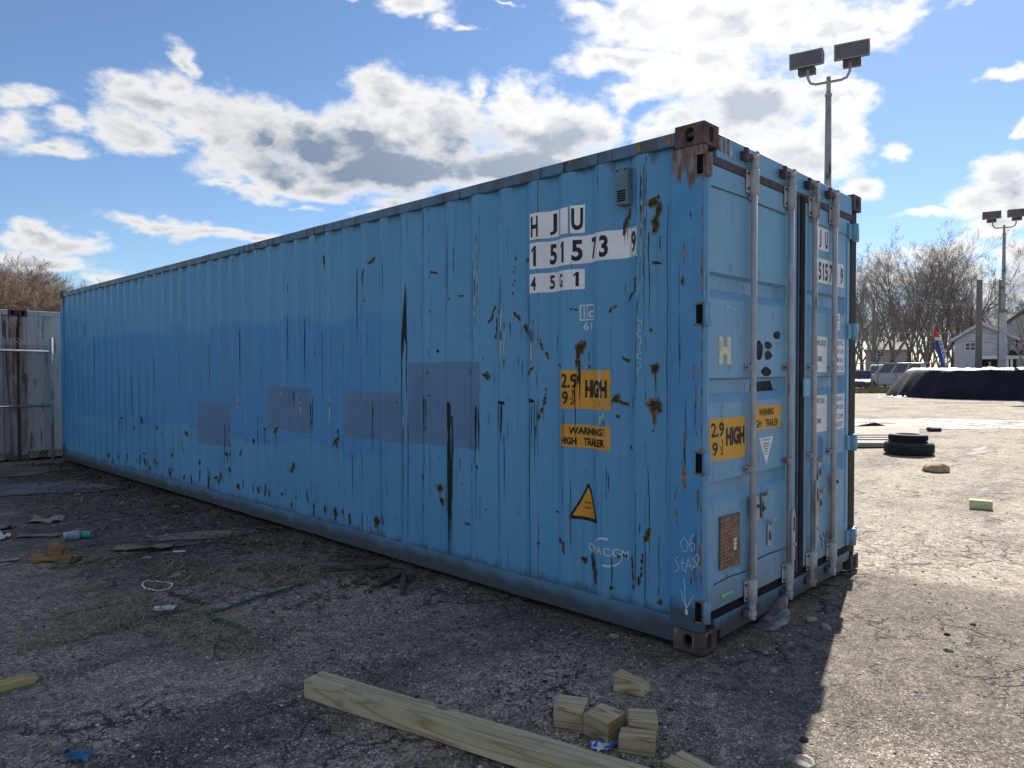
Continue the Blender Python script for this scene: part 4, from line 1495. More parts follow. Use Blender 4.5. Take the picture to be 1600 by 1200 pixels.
for i in range(130):
    y = .3 + 11 * rs.random() ** 1.3
    z = rs.uniform(.3, 2.4)
    run(f, y, z, z - rs.uniform(.02, .13), rs.uniform(.003, .008), n=4)
o = f.on_side('tar_streaks', M['tar'], box_c, .0032)
o['kind'] = 'stuff'

f, rim = Flat(), Flat()


def scab(y, z, w, h, tilt=0.0, tail=0.0):
    if max(w, h) > 2.4 * min(w, h):
        n_ = rs.randint(4, 7)
        wid = min(w, h)
        for q_ in range(n_):
            t_ = (q_ + rs.uniform(.1, .9)) / n_ - .5
            py, pz = (t_ * w, rs.uniform(-.4, .4) * h) if w > h else (rs.uniform(-.4, .4) * w, t_ * h)
            k_ = rs.uniform(.35, .95)
            scab(y + py * math.cos(tilt) - pz * math.sin(tilt), z + py * math.sin(tilt) + pz * math.cos(tilt), wid * k_ * (1.7 if w > h else .9), wid * k_ * (.9 if w > h else 1.9), tilt)
        if tail:
            run(rim, y, z, z - tail, wid * .3)
        return
    cells = [(0, 0, 1.0)] + [(rs.uniform(-.5, .5), rs.uniform(-.55, .55), rs.uniform(.25, .6)) for _ in range(3)]
    ct, st_ = math.cos(tilt), math.sin(tilt)
    for (cy, cz, sc) in cells:
        n = 13
        ph = rs.uniform(0, 9)
        for fl, k in ((f, .84), (rim, 1.22)):
            pts = []
            for i in range(n):
                a = 2 * math.pi * i / n
                r = 1 + .75 * noise.noise(Vector((math.cos(a) * 1.6 + ph, math.sin(a) * 1.6, ph))) + rs.uniform(-.14, .14)
                py, pz = cy * w + math.cos(a) * w * .5 * r * k * sc, cz * h + math.sin(a) * h * .5 * r * k * sc
                pts.append((y + py * ct - pz * st_, z + py * st_ + pz * ct))
            c0 = (y + cy * w * ct - cz * h * st_, z + cy * w * st_ + cz * h * ct)
            fl.add([(c0[0], 0, c0[1])] + [(p[0], 0, p[1]) for p in pts], [(0, 1 + i, 1 + (i + 1) % n) for i in range(n)])
    if tail:
        run(rim, y, z, z - tail, w * .3)
        run(f, y + rs.uniform(-.1, .1) * w, z, z - tail * .7, w * .14)


SC = [(.33, 2.52, .045, .05, 0, 0), (.315, 2.44, .034, .14, .1, .1), (.52, 2.45, .022, .10, .3, .15), (.545, 2.40, .02, .06, 0, .12), (.315, 2.17, .05, .016, .2, 0), (.45, 2.05, .014, .09, 0, 0), (.49, 1.99, .05, .016, -.7, .0), (.615, 1.93, .06, .016, -.75, 0),
      (.91, 1.94, .05, .02, .1, 0), (.875, 1.69, .05, .07, .6, .30), (.89, 1.62, .022, .10, 0, .25), (1.17, 1.70, .022, .16, -.35, .0), (1.33, 1.83, .07, .024, .9, .1), (1.42, 1.92, .06, .02, .7, 0), (1.44, 2.22, .012, .3, .05, 0), (1.32, 2.29, .05, .014, -.2, 0),
      (1.17, 1.33, .020, .18, .3, .12), (1.28, 1.55, .02, .08, .8, .0), (.60, 1.39, .04, .05, .5, 0), (.555, 1.36, .06, .02, .25, .0), (.59, 1.28, .03, .014, 0, 0), (.53, 1.62, .05, .016, .4, 0), (.325, 1.57, .045, .05, 0, .18), (.325, 1.35, .07, .06, .2, .14), (.32, 1.30, .012, .2, .15, 0),
      (.36, .60, .026, .06, .2, 0), (.47, .36, .024, .18, -.1, .06), (.40, .40, .022, .18, .1, .06), (.84, .37, .05, .03, .4, 0), (.755, .34, .05, .13, -.25, .12), (1.02, .46, .026, .03, 0, .0), (.985, .42, .016, .1, 0, .05), (.93, .63, .016, .05, 0, .2), (1.06, .64, .03, .012, 0, 0), (.29, .22, .03, .03, 0, 0), (.62, .24, .02, .02, 0, .0),
      (2.43, .72, .03, .05, 0, 0), (2.24, .66, .05, .05, 0, .1), (2.22, .56, .04, .05, 0, 0), (2.16, .62, .016, .14, 0, .14), (1.93, .43, .05, .016, 0, 0), (3.05, .28, .05, .06, 0, .1), (3.2, 2.35, .03, .12, .2, .35), (3.1, 2.47, .06, .024, -.6, 0), (3.85, 2.55, .03, .09, 0, .1), (4.05, 1.05, .02, .08, .3, .3),
      (3.65, .95, .03, .14, .3, .2), (1.72, 1.52, .05, .03, .5, .0), (1.66, 1.95, .02, .10, .45, 0), (1.62, 1.85, .02, .12, .2, .1), (2.28, 2.30, .05, .014, .3, 0), (1.98, 2.1, .04, .012, .3, 0), (2.46, 2.0, .012, .12, 0, 0)]
for s_ in SC:
    scab(*s_)
for i in range(46):                                  # a fringe of scabs low down, one or two to a corrugation
    y = 2.9 + i * .16 + rs.uniform(-.05, .05)
    if rs.random() < .82:
        scab(y, rs.uniform(.24, .36), rs.uniform(.018, .042), rs.uniform(.05, .11), rs.uniform(-.3, .3), rs.uniform(0, .1))
for i in range(46):
    y = rs.uniform(4.3, 9.5)
    scab(y, rs.uniform(.3, 1.0), rs.uniform(.012, .05), rs.uniform(.02, .07), rs.uniform(-.5, .5), rs.choice((0, 0, .12, .25)))
for i in range(36):
    scab(rs.uniform(.28, 3.6), rs.uniform(.25, 2.3), rs.uniform(.008, .02), rs.uniform(.01, .022))
o = rim.on_side('rust_stains', M['spot_rim'], box_c, .0028)
o['kind'] = 'stuff'
o = f.on_side('rust_scabs', M['spot'], box_c, .0036)
o['kind'] = 'stuff'
f = Flat()
for y, z1, z0, w in ((1.80, 2.55, 1.75, .010), (1.815, 2.3, 1.7, .016), (1.545, 1.98, 1.45, .022), (1.52, 1.9, 1.5, .014), (1.27, 1.85, 1.45, .018), (1.25, 1.9, 1.6, .010), (.70, 1.56, 1.33, .024), (.68, 1.34, 1.06, .020), (.70, 1.28, 1.18, .014), (1.555, 1.22, 1.02, .014), (3.28, 1.7, 1.4, .03),
                     (4.25, 1.3, 1.05, .02), (4.6, 1.35, 1.2, .02), (5.6, 1.3, 1.1, .02), (3.72, 1.3, 1.0, .03), (2.64, 1.2, 1.0, .010), (.40, 2.72, 1.9, .010), (.375, 2.5, 1.9, .012), (2.78, 1.55, 1.3, .008)):
    run(f, y, z1, z0, w, .01)
o = f.on_side('paint_scrapes', M['scrape'], box_c, .0024)
o['kind'] = 'stuff'
# chalk scribble that climbs the side beside the post
f = Flat()
z = 1.86
for i in range(9):
    pts = [(.415 + rs.uniform(-.018, .018), z - k * .011 + rs.uniform(-.008, .008)) for k in range(5)]
    f.stroke(pts, .003)
    z -= .036
f.on_side('chalk_scribble', M['chalk'], box_c, .0022)


# ---------------------------------------------------------------- marks on the near corner post
def post_fn(y, z, off):
    return Vector((.004 - off, y, z))


f = Flat()
C6 = [(.115, .63), (.135, .60), (.125, .555), (.098, .555), (.088, .60), (.11, .635)]
f.stroke(C6, .004)
f.stroke([(.060, .655), (.075, .63), (.082, .59), (.068, .565), (.050, .575), (.048, .605), (.066, .61), (.08, .595)], .004)
f.stroke([(.150, .52), (.168, .50), (.160, .48), (.145, .465), (.152, .44), (.172, .43)], .004)
f.stroke([(.115, .515), (.128, .49), (.125, .455), (.105, .445)], .004)
f.stroke([(.128, .483), (.108, .492)], .004)
f.stroke([(.105, .44), (.088, .52), (.066, .455)], .004)
f.stroke([(.100, .472), (.070, .485)], .004)
f.stroke([(.060, .53), (.048, .50), (.060, .47), (.035, .49), (.022, .53), (.036, .555), (.05, .53), (.03, .48)], .004)
f.stroke([(.112, .40), (.106, .30), (.098, .24)], .005)
f.stroke([(.132, .33), (.098, .24), (.055, .32)], .005)
f.poly([(.104, .24), (.108, .215), (.098, .20), (.086, .21), (.09, .235)])
f.on_plane('chalk_writing', M['chalk'], box_c, post_fn, .0012)
f = Flat()
z, edge_ = zb + .06, []
while z < zt - .02:                                  # flaking edge of the post
    n_ = noise.noise(Vector((z * 5, 3, 1))) + .7 * noise.noise(Vector((z * 23, 7, 2)))
    edge_.append((z, .0047 + max(.0008, .006 + .011 * n_ + rs.uniform(-.001, .001))))
    z += .012
for (za_, wa_), (zb_, wb_) in zip(edge_, edge_[1:]):
    f.poly([(.0046, za_), (wa_, za_), (wb_, zb_), (.0046, zb_)])
for y, z, w, h in ((.115, 1.14, .012, .18), (.12, .98, .03, .09), (.11, .92, .02, .06), (.17, .86, .012, .05), (.165, .75, .014, .08), (.03, .85, .016, .12), (.07, .42, .012, .10), (.02, .52, .01, .2), (.06, 1.55, .012, .1), (.045, 1.42, .008, .14), (.05, 1.3, .008, .18), (.12, 2.2, .012, .12), (.13, 2.05, .02, .06)):
    f.poly([(y - w / 2, z), (y - w * .2, z - h * .5), (y + w * .1, z - h * .55), (y + w / 2, z - h * .1), (y + w * .3, z + h * .4), (y - w * .3, z + h * .5)])
o = f.on_plane('flaking_edge', M['edge_rust'], box_c, post_fn, .0010)
o['kind'] = 'stuff'
# worn hazard stripes by the top corner, on the header and on the rail
f = Flat()
for x in (.178, .228, .275):
    f.poly([(x, 2.78), (x + .028, 2.77), (x + .034, 2.862), (x + .008, 2.866)])
f.on_plane('hazard_stripe', M['hazard'], box_c, lambda x, z, off: Vector((x, .012 - off, z)), .0012)
Flat().poly([(.318, 2.775), (.338, 2.772), (.338, 2.85)]).on_plane('hazard_stripe', M['white_pt'], box_c, lambda x, z, off: Vector((x, .012 - off, z)), .0012)
f = Flat()
for y in (.20, .40):
    f.poly([(y, 2.81), (y + .03, 2.815), (y + .045, 2.862), (y + .01, 2.862)])
f.on_plane('hazard_stripe', M['hazard'], box_c, lambda y, z, off: Vector((.003 - off, y, z)), .0012)

# ---------------------------------------------------------------- marks on the doors
f = Flat().poly([(.068, 1.053), (.498, 1.045), (.501, 1.285), (.068, 1.290)])
f.on_plane('height_sticker', M['door_yellow'], dl, door_fn, .0012)
f = Flat()
f.text('2.9', .090, 1.183, .150, .082, .025)
f.text('9', .105, 1.078, .064, .078, .025)
f.text('1', .212, 1.132, .014, .034, .01)
f.rect(.190, .238, 1.122, 1.126)
f.text('2', .196, 1.083, .036, .034, .01)
f.text('HIGH', .262, 1.125, .226, .106, .055)
f.on_plane('height_lettering', M['letter'], dl, door_fn, .0022)
f = Flat().poly([(.60, 1.192), (.981, 1.193), (.998, 1.335), (.60, 1.342)])
f.on_plane('warning_sticker', M['door_yellow'], dl, door_fn, .0012)
f = Flat()
f.text('WARNING', .68, 1.276, .205, .044, .025)
f.text('HIGH', .578, 1.206, .135, .046, .025)
f.text('TRAILER', .765, 1.206, .185, .046, .025)
f.on_plane('warning_lettering', M['letter'], dl, door_fn, .0022)
Flat().poly([(.68, 1.140), (.878, 1.142), (.785, .970)]).on_plane('attention_triangle', M['white_st'], dl, door_fn, .0012)
f = Flat()
f.text('ATTENTION', .715, 1.119, .125, .012, .0)
for i, w in enumerate((.10, .085, .06, .045, .03)):
    f.rect(.78 - w / 2, .78 + w / 2, 1.100 - i * .016, 1.105 - i * .016)
f.on_plane('triangle_print', M['letter'], dl, door_fn, .0022)
Flat().poly(rounded([(.200, .262), (.372, .258), (.380, .285), (.206, .292)], .08)).on_plane('maker_label', M['green_st'], dl, door_fn, .0062)
f = Flat()
f.text('JINDO', .222, .268, .130, .016, .01)
f.on_plane('maker_lettering', M['white_st'], dl, door_fn, .0070)
q = [dpt(.181, .435), dpt(.414, .427), dpt(.412, .728), dpt(.183, .734)]
b = MB().prism([(p.x, p.z) for p in q], .012, 'y', YD - .014)
pl_ = b.build('data_plate', M['brownplate'], dl, .002, 1)
f = Flat()
for i in range(13):
    z = .70 - i * .021
    x = .205
    while x < .385:
        w = rs.uniform(.012, .05)
        if rs.random() < .8:
            f.rect(x, min(x + w, .39), z, z + .007)
        x += w + .01
f.on_plane('plate_print', M['plateprint'], dl, door_fn, .0148)
f = Flat()
for z in (.565, .540, .515):
    f.rect(.362, .396, z, z + .020)
f.on_plane('plate_sticker', M['paper'], dl, door_fn, .0152)
f = Flat()
for x, w in ((.200, .050), (.292, .050)):
    f.poly(rounded([(x - w / 2, 1.590), (x + w / 2, 1.588), (x + w * .42, 1.66), (x + w / 2, 1.742), (x - w * .5, 1.748), (x - w * .38, 1.67)], .2))
f.poly([(.205, 1.648), (.29, 1.642), (.29, 1.684), (.205, 1.690)])
f.k += 20
f.on_plane('painted_letter_h', M['cream'], dl, door_fn, .0012)
f = Flat()
for x, z, w, h in ((.675, 1.675, .12, .12), (.80, 1.708, .11, .05), (.80, 1.645, .11, .062), (.925, 1.775, .11, .058), (.78, 1.545, .15, .062)):
    pts = [(x + math.cos(2 * math.pi * k / 12) * w / 2 * rs.uniform(.8, 1.1), z + math.sin(2 * math.pi * k / 12) * h / 2 * rs.uniform(.8, 1.12)) for k in range(12)]
    f.poly(pts)
f.on_plane('black_paint_blot', M['blackpaint'], dl, door_fn, .0012)
Flat().poly([(.56, 1.482), (.83, 1.490), (.87, 1.44), (.90, 1.415), (.80, 1.412), (.55, 1.418)]).on_plane('black_paint_blot', M['blackpaint'], dl, lambda x, z, off: dpt(x, z, YD + .036 - off) if z < 1.482 else dpt(x, z, YD + .03 - off), .002)
f = Flat()
f.stroke([(.215, 1.385), (.214, 1.31), (.213, 1.24)], .004)
for i in range(26):
    x, z = rs.uniform(.1, 1.1), rs.uniform(.25, 2.6)
    f.stroke([(x, z), (x + rs.uniform(-.01, .01), z - rs.uniform(.01, .05))], .004)
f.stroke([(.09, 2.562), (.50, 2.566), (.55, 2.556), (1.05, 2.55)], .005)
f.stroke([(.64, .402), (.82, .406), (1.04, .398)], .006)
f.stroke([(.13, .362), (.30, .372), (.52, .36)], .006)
o = f.on_plane('door_scratches', M['blackpaint'], dl, door_fn, .0062)
o['kind'] = 'stuff'
f = Flat()
f.stroke([(.17, 2.42), (.20, 2.455), (.24, 2.445), (.25, 2.41)], .004)
f.stroke([(.20, 2.40), (.205, 2.425), (.23, 2.42)], .004)
f.stroke([(.27, 1.885), (.272, 1.915), (.295, 1.912), (.29, 1.90)], .005)
f.stroke([(.33, 1.90), (.36, 1.905)], .005)
f.stroke([(.40, 1.895), (.402, 1.87)], .005)
f.on_plane('chalk_scribble', M['chalk'], dl, door_fn, .0014)
# numbers and weights on the right leaf
f = Flat()
f.rect(1.50, 1.776, 2.395, 2.552)
f.rect(1.50, 2.075, 2.165, 2.335)
f.rect(1.93, 2.004, 1.845, 1.967)
f.rect(1.50, 1.763, 1.540, 1.790)
f.rect(1.50, 1.767, 1.118, 1.378)
f.rect(1.90, 2.100, 1.537, 1.782)
f.rect(1.90, 2.108, 1.118, 1.376)
f.on_plane('number_sticker', M['white_st'], dr, door_fn, .0012)
f = Flat()
f.text('H', 1.515, 2.41, .05, .125, .03)
f.text('J', 1.60, 2.41, .04, .125, .0)
f.text('U', 1.712, 2.41, .048, .125, .035)
for ch, x, w in (('1', 1.522, .03), ('5', 1.597, .046), ('1', 1.664, .028), ('5', 1.715, .048), ('7', 1.80, .05), ('3', 1.87, .05), ('9', 2.02, .044)):
    f.text(ch, x, 2.185, w, .125, .035)
f.rect(2.012, 2.016, 2.172, 2.328)
f.text('G', 1.950, 1.912, .034, .040, .02)
f.text('1', 1.965, 1.858, .010, .040, .02)
f.text('MAX.GROSS', 1.575, 1.725, .165, .040, .0)
f.text('TARE', 1.572, 1.615, .100, .036, .02)
f.text('PAYLOAD', 1.560, 1.318, .160, .040, .0)
f.text('CUBE', 1.568, 1.180, .090, .034, .01)
for z, s_ in ((1.735, '00 KG'), (1.675, '50 LB'), (1.610, '80 KG'), (1.552, '70 LB'), (1.325, '20 KG'), (1.265, '80 LB'), (1.195, '7 CU.M'), (1.135, '00 CU.FT')):
    f.text(s_, 1.945, z, .135, .034, .0)
f.on_plane('number_lettering', M['letter'], dr, door_fn, .0022)
f = Flat()
f.poly(rounded([(1.61, .91), (1.70, .92), (1.70, 1.06), (1.66, 1.09), (1.61, 1.06)], .2))
f.on_plane('grey_paint_blot', M['patch'], dr, door_fn, .0012)
f = Flat()
for i in range(16):
    x, z = rs.uniform(1.42, 2.1), rs.uniform(.25, 2.5)
    f.stroke([(x, z), (x + rs.uniform(-.02, .02), z - rs.uniform(.01, .04))], .005)
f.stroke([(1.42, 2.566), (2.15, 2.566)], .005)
for i in range(9):
    x, z = rs.uniform(1.65, 1.85), rs.uniform(.30, .40)
    f.stroke([(x, z), (x + .02, z - .03)], .010)
o = f.on_plane('door_scratches', M['edge_rust'], dr, door_fn, .0062)
o['kind'] = 'stuff'

# ------------------------------------------------------------------ white containers and fence behind, on the left
def white_container(name, label, x0, x1, left):
    t = thing(name, label, 'container', (x0, 12.65, 0), 0, 'white containers behind the fence')
    w = x1 - x0
    hh = 2.591
    for xa in (0, w - .10):
        MB().box(xa, xa + .10, 0, .16, .10, hh - .119).build('corner_post', M['white_rusty'], t, .006, 1)
        MB().box(xa - .012, xa + .15 - .038, -.006, .17, hh - .118, hh).build('corner_casting', M['rust_dark'], t, .008, 2)
        MB().box(xa - .012, xa + .112, -.006, .17, 0, .099).build('corner_casting', M['rust_dark'], t, .008, 2)
        MB().prism([(xa + .05 + .026 * math.cos(a * math.pi / 6), hh - .059 + .04 * math.sin(a * math.pi / 6)) for a in range(12)], .002, 'y', -.0085).build('casting_hole', M['black'], t)
    MB().box(.113, w - .113, .004, .10, hh - .10, hh - .012).build('end_rail', M['plaster_white'], t, .005, 1)
    MB().box(.113, w - .113, .004, .10, .03, .16).build('end_rail', M['white_rusty'], t, .005, 1)
    vs, fs = [], []
    x = .1
    pr = []
    while x < w - .12:
        pr += [(x, .012), (x + .24, .012), (x + .26, .05), (x + .36, .05)]
        x += .38
    pr = [p for p in pr if p[0] < w - .1] + [(w - .1, .05)]
    for z in (.16, 1.2, hh - .10):
        for p in pr:
            vs.append((p[0], p[1], z))
    n = len(pr)
    for j in range(2):
        for i in range(n - 1):
            fs.append((j * n + i, j * n + i + 1, (j + 1) * n + i + 1, (j + 1) * n + i))
    MB().add(vs, fs).build('end_panel', M['plaster_white'], t)
    MB().box(.02, w - .02, .16, 6.0, .1, hh - .02).build('body', M['plaster_white'], t)
    return t


white_container('white_container', 'rust streaked white container standing left of the far end of the blue container', -.49, 1.95, False)
white_container('white_container', 'white container cut by the left edge with rusty post against its neighbour', -2.98, -.54, True)

fy = 12.42
fence = thing('chain_link_fence', 'grey chain link gate with two horizontal rails beside the far end of blue container', 'fence', (-2.6, fy, 0))
for x in (2.52, 1.0, -.6):
    MB().tube([(x, 0, 0), (x, 0, 2.12)], .03, 10).build('post', M['galv'], fence)
for z in (1.90, .965):
    MB().tube([(-.7, 0, z), (2.52, 0, z - .02)], .022, 10).build('rail', M['galv'], fence)
b = MB()
x = -.7
pt = .07
wv = []
while x < 2.55 + 2.1:
    for sgn in (1, -1):
        a = Vector((x - 2.1, .03, 0.05)) if sgn > 0 else Vector((x, .03, .05))
        c = Vector((x, .03, 2.1)) if sgn > 0 else Vector((x - 2.1, .03, 2.1))
        # clip to the width of the panel
        lo, hi = -.7, 2.5
        d = c - a
        t0, t1 = 0.0, 1.0
        for s_ in (1,):
            ta, tb = (lo - a.x) / d.x, (hi - a.x) / d.x
            t0, t1 = max(t0, min(ta, tb)), min(t1, max(ta, tb))
        if t1 > t0:
            b.tube([a + d * t0, a + d * t1], .0034, 3, False)
    x += pt
o = b.build('chain_mesh', M['galv'], fence)
o['kind'] = 'stuff'


# ------------------------------------------------------------------ trees
def rand_perp(d, rs):
    v = Vector((rs.uniform(-1, 1), rs.uniform(-1, 1), rs.uniform(-1, 1)))
    v = v - d * v.dot(d)
    return v.normalized() if v.length > 1e-3 else Vector((1, 0, 0))


def grow(seed, height, limbs, spread, levels, dens, up, trunk_h, tr, min_r):
    rs = random.Random(seed)
    trunk, crown = MB(), MB()

    def branch(p, d, ln, r, lev, mb):
        n = 5 if lev < 2 else (4 if lev < 3 else 3)
        pts, rr = [p.copy()], [r]
        dirs = []
        for i in range(n):
            d = (d + rand_perp(d, rs) * rs.uniform(.06, .24) + Vector((0, 0, up * (.5 if lev else .2)))).normalized()
            p = p + d * (ln / n)
            pts.append(p.copy())
            rr.append(max(min_r, r * (1 - .80 * (i + 1) / n)))
            dirs.append(d.copy())
        mb.tube(pts, rr, 6 if lev == 0 else (5 if lev == 1 else 3), False, True)
        if lev >= levels:
            return
        kids = int(dens[lev] * rs.uniform(.8, 1.25))
        for k in range(kids):
            t_ = rs.uniform(.22, 1.0)
            i = min(n - 1, int(t_ * n))
            q = pts[i].lerp(pts[i + 1], t_ * n - i)
            dd = (dirs[i] + rand_perp(dirs[i], rs) * rs.uniform(.45, .95)).normalized()
            branch(q, dd, ln * rs.uniform(.36, .66) * (1.1 - .45 * t_), max(min_r, rr[i] * .55), lev + 1, crown)

    base = Vector((0, 0, 0))
    top = Vector((rs.uniform(-.2, .2), rs.uniform(-.2, .2), trunk_h))
    trunk.tube([base - Vector((0, 0, .2)), base + Vector((0, 0, .25)), base.lerp(top, .6), top], [tr * 1.5, tr * 1.15, tr, tr * .92], 9, False)
    for k in range(limbs):
        a = 2 * math.pi * (k + rs.uniform(-.25, .25)) / limbs
        d = Vector((math.cos(a) * spread, math.sin(a) * spread, 1)).normalized() if k or limbs < 4 else Vector((0, 0, 1))
        branch(top - Vector((0, 0, rs.uniform(0, .25) * trunk_h)), d, (height - trunk_h) * rs.uniform(.8, 1.0), tr * rs.uniform(.5, .72), 0, crown)
    return trunk, crown


TREE = {}


def tree_proto(key, mt, mc, *args):
    t_, c_ = grow(*args)
    to = t_.build('trunk', mt)
    co = c_.build('crown', mc)
    TREE[key] = (to.data, co.data)
    bpy.data.objects.remove(to)
    bpy.data.objects.remove(co)


def plant_tree(key, name, label, loc, rz, s, group, cat='tree'):
    t = thing(name, label, cat, loc, rz, group)
    t.scale = (s * random.Random(label + str(loc[0])).uniform(.9, 1.1), s, s)
    for nm, dat in zip(('trunk', 'crown'), TREE[key]):
        o = bpy.data.objects.new(nm, dat)
        COL.objects.link(o)
        o.parent = t
    return t


tree_proto('a', M['bark'], M['twig'], 3, 15, 4, .40, 4, (8, 7, 6, 3), .07, 3.0, .26, .0065)
tree_proto('b', M['bark'], M['twig'], 8, 15, 5, .34, 4, (7, 7, 6, 3), .09, 2.2, .27, .0065)
tree_proto('c', M['bark'], M['twig'], 21, 15, 3, .26, 4, (9, 7, 6, 3), .08, 4.0, .23, .0065)
tree_proto('t', M['tantwig'], M['tantwig'], 5, 7, 8, .50, 3, (16, 11, 9), .06, .4, .09, .008)
tree_proto('s', M['tantwig'], M['tantwig'], 15, 7, 9, .62, 3, (15, 11, 9), .05, .3, .08, .008)

# the row behind the parked cars, on the right; each as (px, depth, kind, size, turn, label)
RIGHT_TREES = [
    (1368, 74, 'b', .92, .3, 'bare spreading tree just right of the container edge, above the small pale house'),
    (1392, 78, 'a', 1.00, 1.9, 'bare tall tree standing over the pale house behind the white van'),
    (1420, 80, 'c', 1.02, 4.0, 'bare narrow tree left of the feather flag, behind the parked cars'),
    (1446, 76, 'b', 1.04, 2.4, 'bare wide crowned tree directly behind the red and blue feather flag'),
    (1472, 80, 'a', 1.06, .9, 'bare tall tree between the feather flag and the grey sided house'),
    (1494, 77, 'c', 1.02, 3.1, 'bare forked tree nearest to the left wall of the grey house'),
    (1513, 82, 'b', .98, 5.0, 'bare tree whose crown ends left of the thick wooden pole'),
]
for u, Z, k, s, rz, lab in RIGHT_TREES:
    p = at_depth(u, Z)
    plant_tree(k, 'bare_tree', lab, (p.x, p.y, 0), rz, s * .90, 'bare trees behind the parked cars')
p = at_depth(1600, 60)
plant_tree('a', 'bare_tree', 'small bare tree in front of the grey house at the right edge', (p.x, p.y, 0), 2.0, .50, None)
rs = random.Random(77)
for i in range(50):
    u = (1270 + i * 11) if i < 36 else (880 + (i - 36) * 28) + rs.uniform(-6, 6)
    Z = rs.uniform(100, 135)
    p = at_depth(u, Z)
    k = rs.choice('abc')
    plant_tree(k, 'bare_tree', 'bare tree in the far grey wood behind the houses', (p.x, p.y, 0), rs.uniform(0, 6), rs.uniform(.62, .95), 'trees of the far wood')
# tan thicket behind the white containers, on the left
for i in range(22):
    u = -130 + i * 16 + rs.uniform(-10, 10)
    Z = rs.uniform(27, 38)
    p = at_depth(u, Z)
    s = (.80 - .020 * max(0, i - 5)) * rs.uniform(.9, 1.08) * Z / 33
    k = rs.choice('ts')
    plant_tree(k, 'bare_shrub_tree', 'tan bare twiggy tree in the thicket behind the white containers', (p.x, p.y, 0), rs.uniform(0, 6), s, 'twiggy trees behind the white containers')


# ------------------------------------------------------------------ floodlight poles
def flood_head(root, c, yaw, tilt, s=.86):
    """one lamp: shallow box, glass, ballast box below; local front is -y"""
    Tm = Matrix.Translation(c) @ Matrix.Rotation(yaw, 4, 'Z') @ Matrix.Rotation(tilt, 4, 'X')
    h = MB()
    h.T = Tm
    h.prism([(-.08, -.22), (.0, -.22), (.24, -.13), (.24, .15), (.0, .22), (-.08, .22)], 1.06 * s, 'x', -.53 * s)
    o = h.build('lamp_head', M['lamp'], root, .012, 1)
    g = MB()
    g.T = Tm
    g.box(-.49 * s, .49 * s, -.088, -.0815, -.185, .185)
    g.build('lamp_glass', M['lampglass'], o)
    z_ = MB()
    z_.T = Tm
    for a in ((-.53 * s, .53 * s, .186, .22), (-.53 * s, .53 * s, -.22, -.186)):
        z_.box(a[0], a[1], -.098, -.0815, a[2], a[3])
    for a in ((-.53 * s, -.491 * s), (.491 * s, .53 * s)):
        z_.box(a[0], a[1], -.097, -.0815, -.1855, .1855)
    z_.build('lamp_bezel', M['lampedge'], o)
    q = MB()
    q.T = Tm
    q.box(-.27 * s, .27 * s, -.05, .24, -.41, -.2215)
    q.build('ballast_box', M['lamp'], o, .01, 1)


def light_pole(label, u, Z, hgt, lower, bar_yaw, drop=0.0):
    p = at_depth(u, Z)
    t = thing('light_pole', label, 'light pole', (p.x, p.y, 0), 0, 'floodlight poles on the lot')
    if lower:
        MB().prism([(-.16, -.16), (.16, -.16), (.16, .16), (-.16, .16)], lower, 'z', 0).build('pole_base', M['poleconc'], t, .02, 1)
        MB().box(-.20, .20, -.20, .20, lower - .05, lower + .12).box(.17, .34, -.1, .1, lower - .35, lower + .05).build('pole_bracket', M['polewood'], t, .01, 1)
    b = MB().tube([(0, 0, lower * .8 if lower else 0), (0, 0, hgt * .55), (0, 0, hgt - .40)], [.115, .105, .082], 14)
    b.tube([(0, 0, hgt - .42), (0, 0, hgt - .36)], .097, 14)
    b.tube([(0, 0, hgt - .36), (0, 0, hgt + .12)], .062, 12)
    b.build('pole', M['polemetal'], t)
    MB().box(-.03, .03, -.125, -.10, hgt * .58, hgt * .58 + .25).build('hand_hole_cover', M['lamp'], t, .005, 1)
    ax = Vector((math.cos(bar_yaw), math.sin(bar_yaw), 0))
    pts = [ax * -.56 + Vector((0, 0, hgt + .42)), ax * -.55 + Vector((0, 0, hgt + .18)), ax * -.48 + Vector((0, 0, hgt + .03)), ax * -.34 + Vector((0, 0, hgt - .02)),
           ax * .34 + Vector((0, 0, hgt - .02)), ax * .48 + Vector((0, 0, hgt + .03)), ax * .55 + Vector((0, 0, hgt + .18)), ax * .56 + Vector((0, 0, hgt + .42))]
    MB().tube(pts, .038, 10).build('cross_arm', M['polemetal'], t)
    for s in (-1, 1):
        flood_head(t, ax * .60 * s + Vector((0, 0, hgt + .74)), bar_yaw + s * .03, rad(6))
    return t


BY = math.atan2(-1.23, .31)
light_pole('tall steel floodlight pole rising behind the right end of the blue container', 1291, 20.8, height_at(1297, 131, 20.8), 0, BY)
light_pole('smaller floodlight pole with pale square base behind the black tarpaulin', 1566, 41, height_at(1572, 356, 41), height_at(1566, 487, 41), BY)


def wood_pole(label, u, v, Z, r, lean=0.0):
    p = at_depth(u, Z)
    t = thing('utility_pole', label, 'pole', (p.x, p.y, 0))
    h = height_at(u, v, Z)
    MB().tube([(0, 0, 0), (lean * .5, 0, h * .5), (lean, 0, h)], [r * 1.08, r, r * .92], 12).build('pole', M['polewood'], t)
    q = MB()
    for z in (.38, .42, .5):
        q.box(-r - .06, r + .10, -.05, .05, h * z, h * z + .06)
    q.build('pole_bracket', M['galv'], t)
    return t


wood_pole('thick brown wooden pole standing in front of the grey house', 1528.5, 438, 46, .19)
wood_pole('slender dark wooden pole close beside the smaller floodlight pole', 1561, 438, 62, .15)
wood_pole('thin dark pole between the container edge and the small pale house', 1364.5, 470, 68, .15)


